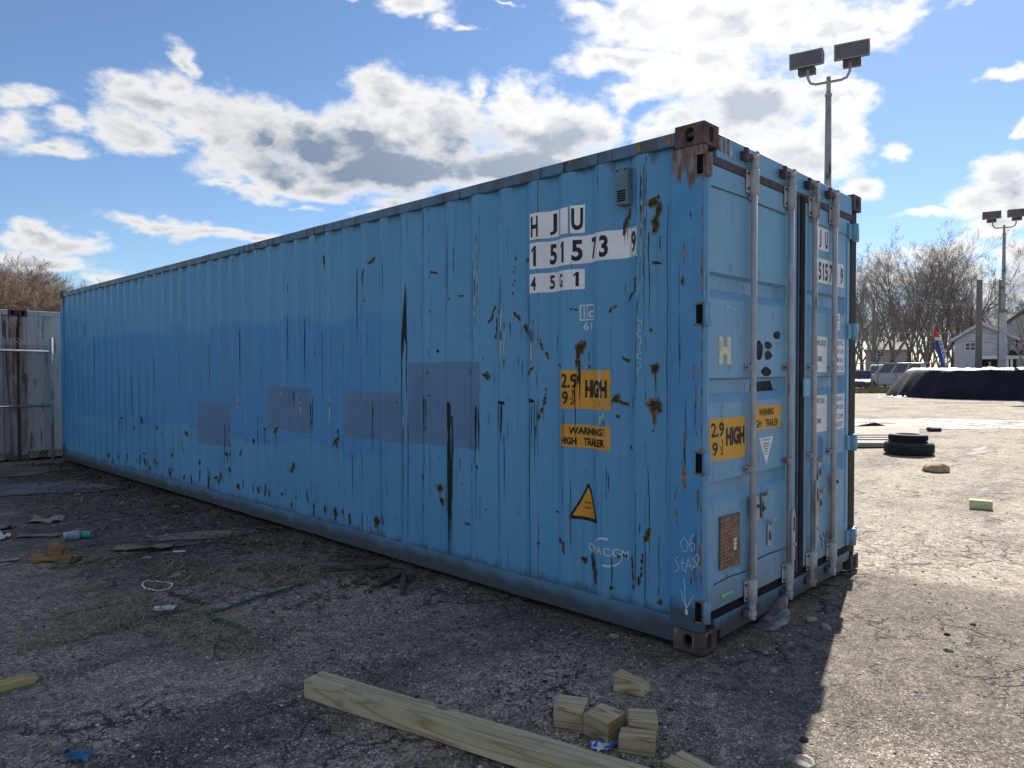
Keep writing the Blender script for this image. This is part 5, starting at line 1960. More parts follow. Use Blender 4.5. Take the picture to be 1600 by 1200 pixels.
def cable(label, pts, r, sag):
    pp = []
    for i in range(len(pts) - 1):
        a, c = Vector(pts[i]), Vector(pts[i + 1])
        for k in range(9):
            t_ = k / 8
            q = a.lerp(c, t_)
            q.z -= sag * 4 * t_ * (1 - t_)
            pp.append(q)
    o = MB().tube(pp, r, 4, False).build('overhead_wire', M['wire'])
    return tag(o, label, 'wire')


def P3(u, v, Z):
    return CAM + (_r * ((u - 800) / FPX) - _u * ((v - 600) / FPX) + _f) * Z


cable('upper of the two pale wires crossing in front of the bare trees', [P3(1250, 516, 70), P3(1528, 520, 62), P3(1720, 522, 62)], .028, .1)
cable('lower pale wire crossing the bare trees and the grey house wall', [P3(1250, 528, 70), P3(1528, 534, 62), P3(1720, 538, 62)], .028, .1)
cable('high thin wire running right from above the thick wooden pole', [P3(1400, 470, 64), P3(1563, 474, 62), P3(1720, 470, 62)], .022, .2)
cable('topmost thin wire leaving the top of the slender pole to the right', [P3(1528, 440, 60), P3(1563, 441, 62), P3(1720, 458, 66)], .018, .2)
cable('slack service wire sloping down to the thick wooden pole', [P3(1563, 447, 62), P3(1545, 498, 60)], .02, .3)


# ------------------------------------------------------------------ houses
def placed(name, label, cat, u, Z, face=0.0, group=None):
    p = at_depth(u, Z)
    return thing(name, label, cat, (p.x, p.y, 0), YAW - math.pi / 2 + face, group)


def window(root, x, z, w, h, y, m_frame, bars=1):
    f = MB()
    t_ = .07
    f.box(x - w / 2 - t_, x + w / 2 + t_, y - .05, y - .004, z + h / 2, z + h / 2 + t_).box(x - w / 2 - t_, x + w / 2 + t_, y - .05, y - .004, z - h / 2 - t_, z - h / 2)
    f.box(x - w / 2 - t_, x - w / 2, y - .05, y - .004, z - h / 2, z + h / 2).box(x + w / 2, x + w / 2 + t_, y - .05, y - .004, z - h / 2, z + h / 2)
    for i in range(bars):
        xx = x - w / 2 + w * (i + 1) / (bars + 1)
        f.box(xx - .03, xx + .03, y - .045, y - .02, z - h / 2, z + h / 2)
    f.box(x - w / 2, x + w / 2, y - .045, y - .02, z - .025, z + .025)
    fo = f.build('window', m_frame, root)
    for i in range(bars + 1):
        xa = x - w / 2 + w * i / (bars + 1)
        MB().box(xa, xa + w / (bars + 1), y - .018, y - .006, z - h / 2, z + h / 2).build('pane', M['pane'], fo)


def siding_wall(poly_fn, x0, x1, z0, z1, step=.22):
    """lapped boards, one wedge each"""
    b = MB()
    z = z0
    while z < z1 - .02:
        zt_ = min(z + step, z1)
        a = poly_fn(z)
        c = poly_fn(zt_ - .001)
        if a and c:
            b.add([(a[0], -.045, z), (a[1], -.045, z), (c[1], -.012, zt_), (c[0], -.012, zt_), (a[0], 0.05, z), (a[1], 0.05, z), (c[1], .05, zt_), (c[0], .05, zt_)],
                  [(0, 1, 2, 3), (0, 4, 5, 1), (0, 3, 7, 4), (1, 5, 6, 2)])
        z = zt_
    return b


# grey sided house at the right; local x to the right, y away from the camera, 1 px = Z / 1124 m
ZH = 70.0
k = ZH / FPX * .82
house = placed('grey_house', 'grey sided two storey house with stepped gables and dark roof at the right edge', 'house', 1487, ZH, -rad(34))
ux = lambda u: (u - 1487) * k
hz_ = lambda v: height_at(1540, v, ZH)
ridge_u, ridge_v = 1533, 509
eL, eR, ev = 1487, 1592, 533


def gable1(z):
    zr, ze = hz_(ridge_v), hz_(ev)
    xl, xr, xm = ux(eL) + .2, ux(eR) - .2, ux(ridge_u)
    if z <= ze:
        return (xl, xr)
    t_ = (z - ze) / (zr - ze)
    if t_ >= 1:
        return (xm, xm)
    return (xl + (xm - xl) * t_, xr + (xm - xr) * t_)


o = siding_wall(lambda z: (ux(eL) + .2, ux(1530)), 0, 0, 0, hz_(562)).build('wall', M['siding'], house)
o = siding_wall(gable1, 0, 0, hz_(562), hz_(ridge_v) - .05).build('wall', M['siding'], house)
for s, (ua, ub) in enumerate(((eL - 4, ridge_u), (ridge_u, eR + 4))):
    va, vb = (ev + 1.5, ridge_v - 2) if s == 0 else (ridge_v - 2, ev + 1.5)
    b = MB().add([(ux(ua), -.5, hz_(va)), (ux(ub), -.5, hz_(vb)), (ux(ub), 9, hz_(vb)), (ux(ua), 9, hz_(va)), (ux(ua), -.5, hz_(va) + .22), (ux(ub), -.5, hz_(vb) + .22), (ux(ub), 9, hz_(vb) + .22), (ux(ua), 9, hz_(va) + .22)],
                 [(3, 2, 1, 0), (4, 5, 6, 7), (0, 1, 5, 4), (1, 2, 6, 5), (2, 3, 7, 6), (3, 0, 4, 7)])
    b.build('roof', M['roof'], house)
    MB().add([(ux(ua), -.56, hz_(va) - .12), (ux(ub), -.56, hz_(vb) - .12), (ux(ub), -.505, hz_(vb) + .2), (ux(ua), -.505, hz_(va) + .2)], [(0, 1, 2, 3)]).build('barge_board', M['siding'], house)
# side walls of the front wing
MB().box(ux(eL) + .2, ux(eL) + .4, .06, 8.5, 0, hz_(ev)).build('wall', M['siding'], house)
window(house, ux(1516), hz_(542), 15 * k, 13 * k, -.05, M['trim'], 1)
# porch: opening's shade painted as a dark back wall; beam and posts
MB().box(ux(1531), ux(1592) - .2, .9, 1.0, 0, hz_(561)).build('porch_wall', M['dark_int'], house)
MB().box(ux(1528), ux(1625), -1.6, -.06, hz_(561.5), hz_(556.5)).build('porch_roof', M['trim'], house, .02, 1)
for u in (1531, 1574, 1580, 1616):
    MB().box(ux(u) - .09, ux(u) + .09, -1.5, -1.3, 0, hz_(562)).build('porch_post', M['trim'], house)
MB().box(ux(1545), ux(1549), .82, .895, 0, hz_(565)).build('door', M['trim'], house)
# balcony rail and awning right of the pole
b = MB().box(ux(1576), ux(1625), -1.45, -1.38, hz_(535.5), hz_(534.5)).box(ux(1576), ux(1625), -1.45, -1.38, hz_(547.5), hz_(546.8))
for u in (1576, 1587, 1598, 1609, 1620):
    b.box(ux(u) - .05, ux(u) + .05, -1.46, -1.37, hz_(556.3), hz_(534.6))
b.build('balcony_rail', M['cargrey'], house)
MB().add([(ux(1576), -1.9, hz_(554.5)), (ux(1625), -1.9, hz_(554.5)), (ux(1625), -.1, hz_(548.5)), (ux(1578), -.1, hz_(548.5)), (ux(1576), -1.9, hz_(555.5)), (ux(1625), -1.9, hz_(555.5)), (ux(1625), -.1, hz_(555.5)), (ux(1578), -.1, hz_(555.5))],
         [(0, 1, 2, 3), (4, 5, 1, 0), (3, 2, 6, 7), (0, 3, 7, 4), (1, 5, 6, 2)]).build('awning', M['roof'], house)
# taller block behind: gable end and long dark roof slope
Y2 = 5.0


def gable2(z):
    zr, ze = hz_(489), hz_(531)
    xm, xl, xr = ux(1600), ux(1530), ux(1672)
    if z <= ze:
        return (xl, xr)
    t_ = min(1, (z - ze) / (zr - ze))
    return (xl + (xm - xl) * t_, xr + (xm - xr) * t_)


b = siding_wall(gable2, 0, 0, 0, hz_(490))
b.v = [Vector((p.x, p.y + Y2, p.z)) for p in b.v]
b.build('wall', M['siding'], house)
for s, (ua, va, ub, vb) in enumerate(((1526, 533, 1600, 486), (1600, 486, 1676, 533))):
    MB().add([(ux(ua), Y2 - .5, hz_(va)), (ux(ub), Y2 - .5, hz_(vb)), (ux(ub), 16, hz_(vb)), (ux(ua), 16, hz_(va)), (ux(ua), Y2 - .5, hz_(va) + .2), (ux(ub), Y2 - .5, hz_(vb) + .2), (ux(ub), 16, hz_(vb) + .2), (ux(ua), 16, hz_(va) + .2)],
             [(3, 2, 1, 0), (4, 5, 6, 7), (0, 1, 5, 4), (1, 2, 6, 5), (2, 3, 7, 6), (3, 0, 4, 7)]).build('roof', M['roof'], house)
MB().add([(ux(1526), 9.0, hz_(512)), (ux(1590), 9.0, hz_(512)), (ux(1590), 13.0, hz_(481)), (ux(1526), 13.0, hz_(481)), (ux(1526), 17, hz_(512)), (ux(1590), 17, hz_(512))],
         [(0, 1, 2, 3), (3, 2, 5, 4), (0, 3, 4)]).build('roof', M['roof'], house)
MB().box(ux(1528), ux(1588), 9.3, 16.7, 0, hz_(512)).build('wall', M['siding'], house)

# small pale house behind the van
ZB = 92.0
k2 = ZB / FPX * .87
cot = placed('pale_house', 'small pale house with a white framed window behind the tree trunks', 'house', 1350, ZB, -rad(27))
vx_ = lambda u: (u - 1350) * k2
vz_ = lambda v: height_at(1390, v, ZB)
siding_wall(lambda z: (vx_(1352), vx_(1424)), 0, 0, 0, vz_(547), .3).build('wall', M['siding_tan'], cot)
MB().box(vx_(1352), vx_(1424), .06, 8, 0, vz_(547)).build('wall', M['siding_tan'], cot)
MB().add([(vx_(1348), -.6, vz_(547)), (vx_(1428), -.6, vz_(547)), (vx_(1428), 8.6, vz_(547)), (vx_(1348), 8.6, vz_(547)), (vx_(1366), 4, vz_(533)), (vx_(1410), 4, vz_(533))],
         [(0, 1, 5, 4), (1, 2, 5), (2, 3, 4, 5), (3, 0, 4), (3, 2, 1, 0)]).build('roof', M['roof_tan'], cot)
window(cot, vx_(1376), vz_(553), 11 * k2, 9 * k2, -.05, M['trim'], 1)
window(cot, vx_(1418), vz_(553), 4 * k2, 9 * k2, -.05, M['trim'], 0)


# ------------------------------------------------------------------ parked cars
def car(label, cat, paint, u, Z, face, dims, group='cars parked behind the fence', van=True):
    """local x to the right across the car, y forwards; the tail is at y = 0"""
    Ln, Wd, Ht = dims
    t = placed('parked_car' if not van else 'parked_van', label, cat, u, Z, face, group)
    hw = Wd / 2
    belt = Ht * (.56 if van else .60)
    # side outline of the body below the belt with wheel arches, mirrored into a closed shell
    wr = .33
    ya, yb = Ln * .19, Ln * .80
    lower = [(0.04, .32), (0.0, .62), (.05, belt), (Ln * .74, belt), (Ln - .12, belt - (.12 if van else .10)), (Ln, .62), (Ln - .03, .30)]
    arch = []
    for c in (yb, ya):
        for i in range(7):
            a = math.pi * i / 6
            arch.append((c + (wr + .06) * math.cos(a), .30 + (wr + .06) * math.sin(a) * .95))
    prof_ = lower + arch
    MB().prism(prof_, Wd, 'x', -hw).build('body', paint, t, .05, 2)
    # cabin: tapering, with glass standing 8 mm proud
    top = Ht
    if van:
        yt0, yt1, yb0, yb1 = .16, Ln * .60, .05, Ln * .76
    else:
        yt0, yt1, yb0, yb1 = Ln * .26, Ln * .56, Ln * .10, Ln * .74
    ins = .13
    cb = MB().add([(-hw + .03, yb0, belt), (hw - .03, yb0, belt), (hw - .03, yb1, belt), (-hw + .03, yb1, belt), (-hw + ins, yt0, top), (hw - ins, yt0, top), (hw - ins, yt1, top), (-hw + ins, yt1, top)],
                  [(3, 2, 1, 0), (4, 5, 6, 7), (0, 1, 5, 4), (1, 2, 6, 5), (2, 3, 7, 6), (3, 0, 4, 7)])
    cb.build('cabin', paint, t, .06, 2)

    def quad(name, A, B, C, D, u0, u1, v0, v1, nrm, m):
        A, B, C, D = map(Vector, (A, B, C, D))
        f_ = lambda a, c: A.lerp(B, a).lerp(D.lerp(C, a), c)
        ps = [f_(u0, v0), f_(u1, v0), f_(u1, v1), f_(u0, v1)]
        n_ = Vector(nrm) * .012
        MB().add([p + n_ for p in ps] + [p - n_ * 2 for p in ps], [(0, 1, 2, 3), (0, 4, 5, 1), (1, 5, 6, 2), (2, 6, 7, 3), (3, 7, 4, 0)]).build(name, m, t)

    a0, a1, a2, a3 = (-hw + .03, yb0, belt), (hw - .03, yb0, belt), (hw - .03, yb1, belt), (-hw + .03, yb1, belt)
    c0, c1, c2, c3 = (-hw + ins, yt0, top), (hw - ins, yt0, top), (hw - ins, yt1, top), (-hw + ins, yt1, top)
    if van:
        quad('rear_window', a0, a1, c1, c0, .06, .40, .10, .86, (0, -1, 0), M['pane'])
        quad('rear_window', a0, a1, c1, c0, .44, .94, .10, .86, (0, -1, 0), M['pane'])
    else:
        quad('rear_window', a0, a1, c1, c0, .08, .92, .10, .88, (0, -1, .3), M['pane'])
    quad('windscreen', a2, a3, c3, c2, .06, .94, .08, .90, (0, 1, .3), M['pane'])
    for (p, q, r_, s_, nx) in ((a1, a2, c2, c1, 1), (a3, a0, c0, c3, -1)):
        for i in range(3 if van else 2):
            n_ = 3 if van else 2
            quad('side_window', p, q, r_, s_, .05 + .90 * i / n_, .05 + .90 * (i + 1) / n_ - .035, .12, .88, (nx, 0, 0), M['pane'])
    for sx_ in (-1, 1):
        MB().box(sx_ * (hw - .10) - .09, sx_ * (hw - .10) + .09, -.035, .06, belt - .28, belt + .02).build('tail_light', M['taillight'], t, .01, 1)
        MB().box(sx_ * (hw - .22) - .14, sx_ * (hw - .22) + .14, Ln - .09, Ln + .012, .60, .74).build('headlight', M['headlight'], t, .01, 1)
        for yc in (ya, yb):
            wh = thing('wheel', 'w', 'w')
            del wh['label'], wh['category']
            wh.parent = t
            wh.location = (sx_ * (hw - .12), yc, wr)
            wh.rotation_euler = (0, math.pi / 2, 0)
            MB().lathe([(.20, -.10), (.29, -.11), (wr, -.075), (wr, .075), (.29, .11), (.20, .10)], 20).build('tyre', M['tyre'], wh)
            MB().lathe([(.01, -.08), (.19, -.075), (.2, -.10), (.2, .10), (.19, .075), (.01, .08)], 20).build('rim', M['carsilver'], wh)
    MB().box(-hw + .04, hw - .04, -.09, -.004, .36, .60).build('bumper', paint if van else M['cargrey'], t, .03, 2)
    MB().box(-.26, .26, -.028, -.0045, .78, .93).build('number_plate', M['numberplate'], t)
    if van:
        for sx_ in (-1, 1):
            MB().tube([(sx_ * (hw - ins - .06), yt0 + .2, top + .05), (sx_ * (hw - ins - .06), yt1 - .2, top + .05)], .025, 6).build('roof_rail', M['cargrey'], t)
    return t


car('white minivan parked with its rear towards the lot, left of the black tarpaulin', 'van', M['carwhite'], 1376, 57, -.78, (4.7, 1.95, 1.86))
car('dark blue car whose sunlit bonnet shows beside the container edge', 'car', M['carblue'], 1343, 52, math.pi - .50, (4.5, 1.80, 1.42), van=False)
car('red car mostly hidden between container edge and white minivan', 'car', M['carred'], 1343, 66, .15, (4.5, 1.8, 1.45), van=False)
car('silver van seen behind the right side of the white minivan', 'van', M['carsilver'], 1432, 66, .95, (4.6, 1.8, 1.95))
car('tall silver sport utility with roof rails behind the left end of the tarpaulin', 'car', M['carsilver'], 1448, 55, 1.0, (4.7, 1.9, 2.0))
car('white car cut off by the right edge beyond the tarpaulin', 'car', M['carwhite'], 1622, 58, 1.4, (4.6, 1.85, 1.6), van=False)

# chain link fence in front of the cars
Zf = 50.0
ff = placed('chain_link_fence', 'low chain link fence with a top rail in front of the parked cars', 'fence', 1325, Zf)
kf = Zf / FPX
zt_ = height_at(1400, 567.5, Zf)
for u in (1326, 1344, 1371.5, 1400, 1422, 1455):
    MB().tube([((u - 1325) * kf, 0, 0), ((u - 1325) * kf, 0, zt_ + .04)], .035, 8).build('post', M['galv'], ff)
MB().tube([(-1, 0, zt_), (139 * kf, 0, zt_)], .032, 8).build('top_rail', M['galv'], ff)
MB().tube([(-1, 0, zt_ - .95), (75 * kf, 0, zt_ - .95)], .02, 8).build('mid_rail', M['galv'], ff)
b = MB()
x = 0.0
while x < 139 * kf - zt_:
    b.tube([(x, .02, .05), (x + zt_ - .1, .02, zt_ - .05)], .004, 3, False)
    b.tube([(x + zt_ - .1, .024, .05), (x, .024, zt_ - .05)], .004, 3, False)
    x += .12
o = b.build('chain_mesh', M['wire'], ff)
o['kind'] = 'stuff'

# dry brush along the foot of that fence
rs = random.Random(31)
b = MB()
for i in range(1500):
    u = rs.uniform(1310, 1400)
    p = at_depth(u, rs.uniform(45, 49.5))
    h = rs.uniform(.1, .5) * (1.2 - abs(u - 1365) / 60)
    a = rs.uniform(0, 6.28)
    w = rs.uniform(.02, .06)
    d = Vector((math.cos(a), math.sin(a), 0))
    b.add([p - d * w, p + d * w, p + Vector((rs.uniform(-.3, .3), rs.uniform(-.3, .3), h))], [(0, 1, 2)])
o = b.build('dry_brush', [M['straw']])
tag(o, 'dry brown brush growing along the foot of the car park fence', 'brush', kind='stuff')

# feather flag
fp = at_depth(1475, 54)
fl = thing('feather_flag', 'leaning feather flag, red at the top and blue with white letters below', 'flag', (fp.x, fp.y, 0), YAW - math.pi / 2)
kk = 54 / FPX
zf = lambda v: height_at(1470, v, 54)
pole = [((1480 - 1475) * kk, 0, 0), ((1478.5 - 1475) * kk, 0, zf(585)), ((1469 - 1475) * kk, 0, zf(535)), ((1462 - 1475) * kk, 0, zf(520)), ((1458.5 - 1475) * kk, 0, zf(515))]
MB().tube(pole, [.03, .03, .022, .015, .01], 8).build('flag_pole', M['cargrey'], fl)


def cloth(name, rows, m):
    b = MB()
    vs, fs = [], []
    for i, (ul, ur, v) in enumerate(rows):
        for j in range(5):
            t_ = j / 4
            vs.append(((ul + (ur - ul) * t_ * 1.1 - 1475) * kk, -.03 + .07 * math.sin(i * 1.1 + j * 1.4), zf(v)))
    for i in range(len(rows) - 1):
        for j in range(4):
            fs.append((i * 5 + j, i * 5 + j + 1, i * 5 + j + 6, i * 5 + j + 5))
    o = b.add(vs, fs, True).build(name, m, fl)
    sm = o.modifiers.new('cloth', 'SOLIDIFY')
    sm.thickness = .012
    return o


cloth('flag_cloth', [(1458.4, 1459.5, 515.5), (1457.8, 1464, 521), (1459, 1467, 526.5)], M['flagred'])
cloth('flag_cloth', [(1459, 1467, 526.5), (1460.3, 1469.2, 532)], M['flagwhite'])
cloth('flag_cloth', [(1460.3, 1469.2, 532), (1462.5, 1471.5, 545), (1466, 1474.5, 558), (1469, 1477, 568), (1472, 1478.6, 577)], M['flagblue'])
b = MB()
rs = random.Random(3)
for i in range(6):                                    # white marks down the blue cloth, unreadable at this size
    cu_, cv_ = 1463.6 + i * 1.95, 535 + i * 7.0
    x0, z0 = (cu_ - 1475) * kk, zf(cv_ + 3)
    for a0, a1, c0, c1 in ((.06, .12, 0, .30), (.06, .34, .24, .30), (.06, .30, .11, .16), (.26, .34, .02, .20)):
        q = rs.uniform(-.03, .03)
        b.add([(x0 + a0 - .1 * c0, -.14, z0 + c0 + q), (x0 + a1 - .1 * c0, -.14, z0 + c0 + q * .4), (x0 + a1 - .1 * c1, -.14, z0 + c1), (x0 + a0 - .1 * c1, -.14, z0 + c1 + q)], [(0, 1, 2, 3)])
o = b.build('flag_lettering', M['flagwhite'], fl)

# ------------------------------------------------------------------ black tarpaulin over a round heap
tp = at_depth(1562, 41.5)
tarp = thing('tarp_covered_stack', 'large low heap covered with a draped black tarpaulin on the open lot', 'tarp', (tp.x, tp.y, 0), math.atan2(tp.y - CAM.y, tp.x - CAM.x) - math.pi / 2)
b = MB()
NA, NR = 160, 14
vs, fs = [], []
ax_, ay_ = 4.7, 7.0
rs = random.Random(9)
for j in range(NR + 1):
    for i in range(NA):
        a = 2 * math.pi * i / NA
        e = (abs(math.cos(a)) ** 2.6 + abs(math.sin(a)) ** 2.6) ** (-1 / 2.6)
        t_ = j / NR
        fold = .5 * noise.noise(Vector((math.cos(a) * 5.5, math.sin(a) * 5.5, .3))) + .45 * noise.noise(Vector((math.cos(a) * 17, math.sin(a) * 17, 2 + t_)))
        hgt = 1.60 + .10 * noise.noise(Vector((math.cos(a) * 6, math.sin(a) * 6, 9)))
        if math.cos(a) < -.2:
            hgt -= .10 * (-.2 - math.cos(a))
        if t_ < .55:
            q = t_ / .55
            r = 1.0 - .0 * q
            out = 1.10 - .14 * q + .085 * fold * (1 - .65 * q)
            if math.cos(a) < 0:
                out += .10 * (1 - q) * (-math.cos(a)) ** 2
            z = hgt * (q ** .85)
        else:
            q = (t_ - .55) / .45
            out = .96 * (1 - q * .97) + .015 * fold
            z = hgt - .20 * q ** 1.2 + (.10 * noise.noise(Vector((i * .55, j * 1.3, 4))) + .06 * noise.noise(Vector((i * 1.7, j * 2.1, 8)))) * (1 if q < .9 else 0)
        vs.append((ax_ * e * out * math.cos(a), ay_ * e * out * math.sin(a), max(.01, z)))
for j in range(NR):
    for i in range(NA):
        i2 = (i + 1) % NA
        fs.append((j * NA + i, j * NA + i2, (j + 1) * NA + i2, (j + 1) * NA + i))
fs.append(tuple(NR * NA + i for i in range(NA)))
b.add(vs, fs, True)
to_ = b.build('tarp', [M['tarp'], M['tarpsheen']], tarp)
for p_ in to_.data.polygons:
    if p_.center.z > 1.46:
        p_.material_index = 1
sp = ground_at(1515, 630)
st = MB().add([(-1.7, -.16, .006), (1.6, -.05, .006), (1.5, .16, .012), (-1.5, .12, .012), (-1.7, -.15, .012), (1.6, -.04, .012), (1.5, .17, .05), (-1.5, .13, .06)], [(3, 2, 1, 0), (4, 5, 6, 7), (0, 1, 5, 4), (1, 2, 6, 5), (2, 3, 7, 6), (3, 0, 4, 7)]).build('plastic_sheet', M['concrete'], None, 0, 1, (sp.x, sp.y, 0), (0, 0, YAW - math.pi / 2))
tag(st, 'pale folded sheet lying on the ground against the foot of the tarpaulin', 'sheet')
sp = ground_at(1393, 621)
b = MB()
for i in range(9):
    c = Vector((i * .16 - .6, rs.uniform(-.1, .1), .05))
    w = rs.uniform(.08, .2)
    ring = [c + Vector((math.cos(2 * math.pi * q / 6) * w, math.sin(2 * math.pi * q / 6) * w, -.05)) for q in range(6)]
    b.add(ring + [c + Vector((0, 0, rs.uniform(.02, .1)))], [(q, (q + 1) % 6, 6) for q in range(6)], True)
o = b.build('snow_remnant', M['snow'], None, 0, 1, (sp.x, sp.y, 0), (0, 0, YAW - math.pi / 2))
tag(o, 'strip of old white snow beside the left end of the tarpaulin', 'snow', kind='stuff')


# ------------------------------------------------------------------ two tyres, planks and plywood on the lot
def tyre(label, loc, R_, w, r_in, tilt=0.0):
    t = thing('truck_tyre', label, 'tyre', loc, 0, 'stacked truck tyres')
    b = MB()
    pr = [(r_in, w * .12), (r_in + .02, w * .03), (R_ * .80, 0), (R_ * .93, w * .05), (R_, w * .20), (R_, w * .80), (R_ * .93, w * .95), (R_ * .80, w), (r_in + .02, w * .97), (r_in, w * .88), (r_in, w * .12)]
    b.lathe(pr, 40)
    b.build('carcass', M['tyre'], t)
    g = MB()
    for q in (.30, .43, .57, .70):
        g.lathe([(R_ + .001, w * q - .006), (R_ + .004, w * q - .005), (R_ + .004, w * q + .005), (R_ + .001, w * q + .006)], 40)
    g2 = g.build('tread', M['black'], t)
    return t


tc_ = ground_at(1437, 713)
dview = Vector((math.cos(YAW), math.sin(YAW), 0))
tyre('wide black truck tyre lying flat under the smaller tyre', (tc_.x + dview.x * .35, tc_.y + dview.y * .35, 0), .41, .235, .24)
tyre('narrower black tyre lying on top of the wide truck tyre', (tc_.x + dview.x * .40 - .02, tc_.y + dview.y * .38, .235), .32, .135, .19)

pk = placed('x', 'x', 'x', 1372, 1)
bpy.data.objects.remove(pk)
rv = Vector((_r.x, _r.y, 0)).normalized()
ang = math.atan2(rv.y, rv.x)
for i, (v, th, lab) in enumerate(((698.5, .085, 'thick grey plank nearest the camera in the row beside the tyres'), (693.5, .05, 'second grey plank from the front of the row beside the tyres'),
                                  (689.5, .05, 'middle grey plank of the row lying behind the tyres'), (686, .05, 'fourth grey plank from the front lying left of the tyres'), (682.5, .05, 'rearmost grey plank of the row, next to the plywood'))):
    p = ground_at(1330, v)
    Zp = (p - CAM).dot(_f)
    ln = (1400 - 1250) / FPX * Zp
    pl = MB().box(-ln * .5, ln * .5, -.14, .14, .0, th).build('plank', M['plank'], None, .006, 1, (p.x, p.y, 0.012), (0, 0, ang + (i - 2) * .004))
    tag(pl, lab, 'plank', 'planks lying beside the tyres')
p = ground_at(1345, 676.5)
pw = MB().add([(-2.2, -.75, .02), (1.0, -.75, .02), (1.75, .55, .06), (-2.2, .55, .02), (-2.2, -.75, .05), (1.0, -.75, .05), (1.75, .55, .14), (-2.2, .55, .05)],
              [(3, 2, 1, 0), (4, 5, 6, 7), (0, 1, 5, 4), (1, 2, 6, 5), (2, 3, 7, 6), (3, 0, 4, 7)]).build('plywood_sheet', M['plywood'], None, .004, 1, (p.x, p.y, 0.006), (0, 0, ang))
tag(pw, 'warped tan plywood sheet lying behind the planks near the container edge', 'plywood')
p = ground_at(1357, 672)
o = MB().add([(-.5, -.1, 0), (.6, -.12, 0), (.5, .2, 0), (-.4, .25, 0), (-.2, .0, .08), (.2, .05, .14), (.42, .1, .06)], [(0, 1, 6, 5, 4), (1, 2, 6), (2, 3, 4, 5, 6), (3, 0, 4)]).build('dark_rag', M['blackpaint'], None, 0, 1, (p.x, p.y, .05), (0, 0, ang))
tag(o, 'low dark rag lying on the far edge of the plywood', 'rag')
p = ground_at(1460, 674)
o = MB().prism([(-.15, 0), (.13, 0), (.14, .085), (.0, .075), (-.16, .10)], .2, 'y', -.1).build('dark_block', M['blackpaint'], None, .02, 1, (p.x, p.y, 0), (0, 0, ang - .1))
tag(o, 'small dark block on the lot behind the tyre stack, by the wet strip', 'block')


def lump(name, label, cat, m, loc, sx_, sy_, sz_, seed, sub=3, rough=.25, group=None, rz=0.0, dtop=0.0):
    bm = bmesh.new()
    bmesh.ops.create_icosphere(bm, subdivisions=sub, radius=1)
    for v in bm.verts:
        n_ = noise.noise(v.co * 1.3 + Vector((seed * 3.1, seed, 2))) + .5 * noise.noise(v.co * 3 + Vector((seed, 4, 1)))
        v.co *= 1 + rough * n_
        v.co = Vector((v.co.x * sx_, v.co.y * sy_, max(v.co.z, -.35) * sz_ + .35 * sz_))
    m_ = bpy.data.meshes.new(name)
    bm.to_mesh(m_)
    bm.free()
    for p_ in m_.polygons:
        p_.use_smooth = sub > 2
    m_.materials.append(m)
    o = bpy.data.objects.new(name, m_)
    COL.objects.link(o)
    o.location = loc
    o.rotation_euler = (0, 0, rz)
    return tag(o, label, cat, group)


p = ground_at(1463, 736)
lump('tan_clod', 'rounded tan lump on the lot in front of the tyre stack', 'lump', M['sandbag'], (p.x, p.y, 0), .20, .16, .095, 3, rz=ang)
p = ground_at(1538, 797)
o = MB().box(-.11, .11, -.055, .055, 0, .095).build('foam_block', M['foam'], None, .006, 1, (p.x + .08, p.y + .05, gz(p.x, p.y)), (0, 0, ang - .55))
tag(o, 'pale yellow rectangular block alone on the sunlit lot', 'block')

# ------------------------------------------------------------------ timber in the foreground
bd = Vector((-1.757, 1.115, 0))
bang = math.atan2(-.974, .228)
o = MB().box(0, 2.6, 0, .118, 0, .090).build('timber_beam', M['beam'], None, .003, 2, (bd.x, bd.y, .0), (0, 0, bang))
# local y must point away from the camera (towards +x)
tag(o, 'long pale squared timber beam lying on the asphalt in the foreground', 'beam')
o.location.z = max(gz(-1.7, 1.1), gz(-1.5, 0), gz(-1.6, .5)) - .002


def end_grain(o, axis):
    o.data.materials.append(M['endgrain'])
    for p_ in o.data.polygons:
        if abs(p_.normal.x) > .9:
            p_.material_index = 1


end_grain(o, 0)


def block(label, cx, cy, rz, sx_, sy_, sz_, z0=0.0, tilt=(0, 0), m='block', bev=.0035):
    o = MB().box(-sx_ / 2, sx_ / 2, -sy_ / 2, sy_ / 2, 0, sz_).build('wood_block', M[m], None, bev, 2)
    end_grain(o, 1)
    o.rotation_euler = (tilt[0], tilt[1], rz)
    o.location = (cx, cy, gz(cx, cy) + z0)
    return tag(o, label, 'wood block', 'timber offcuts beside the beam')


block('leftmost squared pine offcut beside the beam, set square to its long side', -1.041, .064, rad(-62), .133, .135, .088)
block('middle pine offcut turned cornerwise between its two neighbours', -1.02, -.104, rad(-88), .130, .136, .090)
block('pale pine offcut farthest right, resting against the lower block before it', -.915, -.228, rad(-53.5), .124, .118, .088)
block('lower pine offcut on the ground in front of the right hand offcut', -1.032, -.281, rad(-61), .147, .090, .068)
o = MB().add([(-.08, -.045, 0), (.07, -.05, 0), (.085, .05, 0), (-.07, .06, 0), (-.085, -.02, .075), (.05, -.042, .055), (.075, .035, .05), (-.07, .045, .085)],
             [(3, 2, 1, 0), (4, 5, 6, 7), (0, 1, 5, 4), (1, 2, 6, 5), (2, 3, 7, 6), (3, 0, 4, 7)]).build('wood_wedge', M['block'], None, .004, 1, (-.60, .045, gz(-.6, .05)), (0, 0, rad(-72)))
tag(o, 'split tan wood wedge lying alone between the offcuts and the container', 'wood wedge')
o = MB().box(0, .5, -.06, .06, 0, .04).build('plank_end', M['block'], None, .003, 1, (-1.028, -.445, gz(-1, -.5)), (0, 0, rad(-97)))
tag(o, 'flat pale board end at the bottom edge right of the offcuts', 'board')
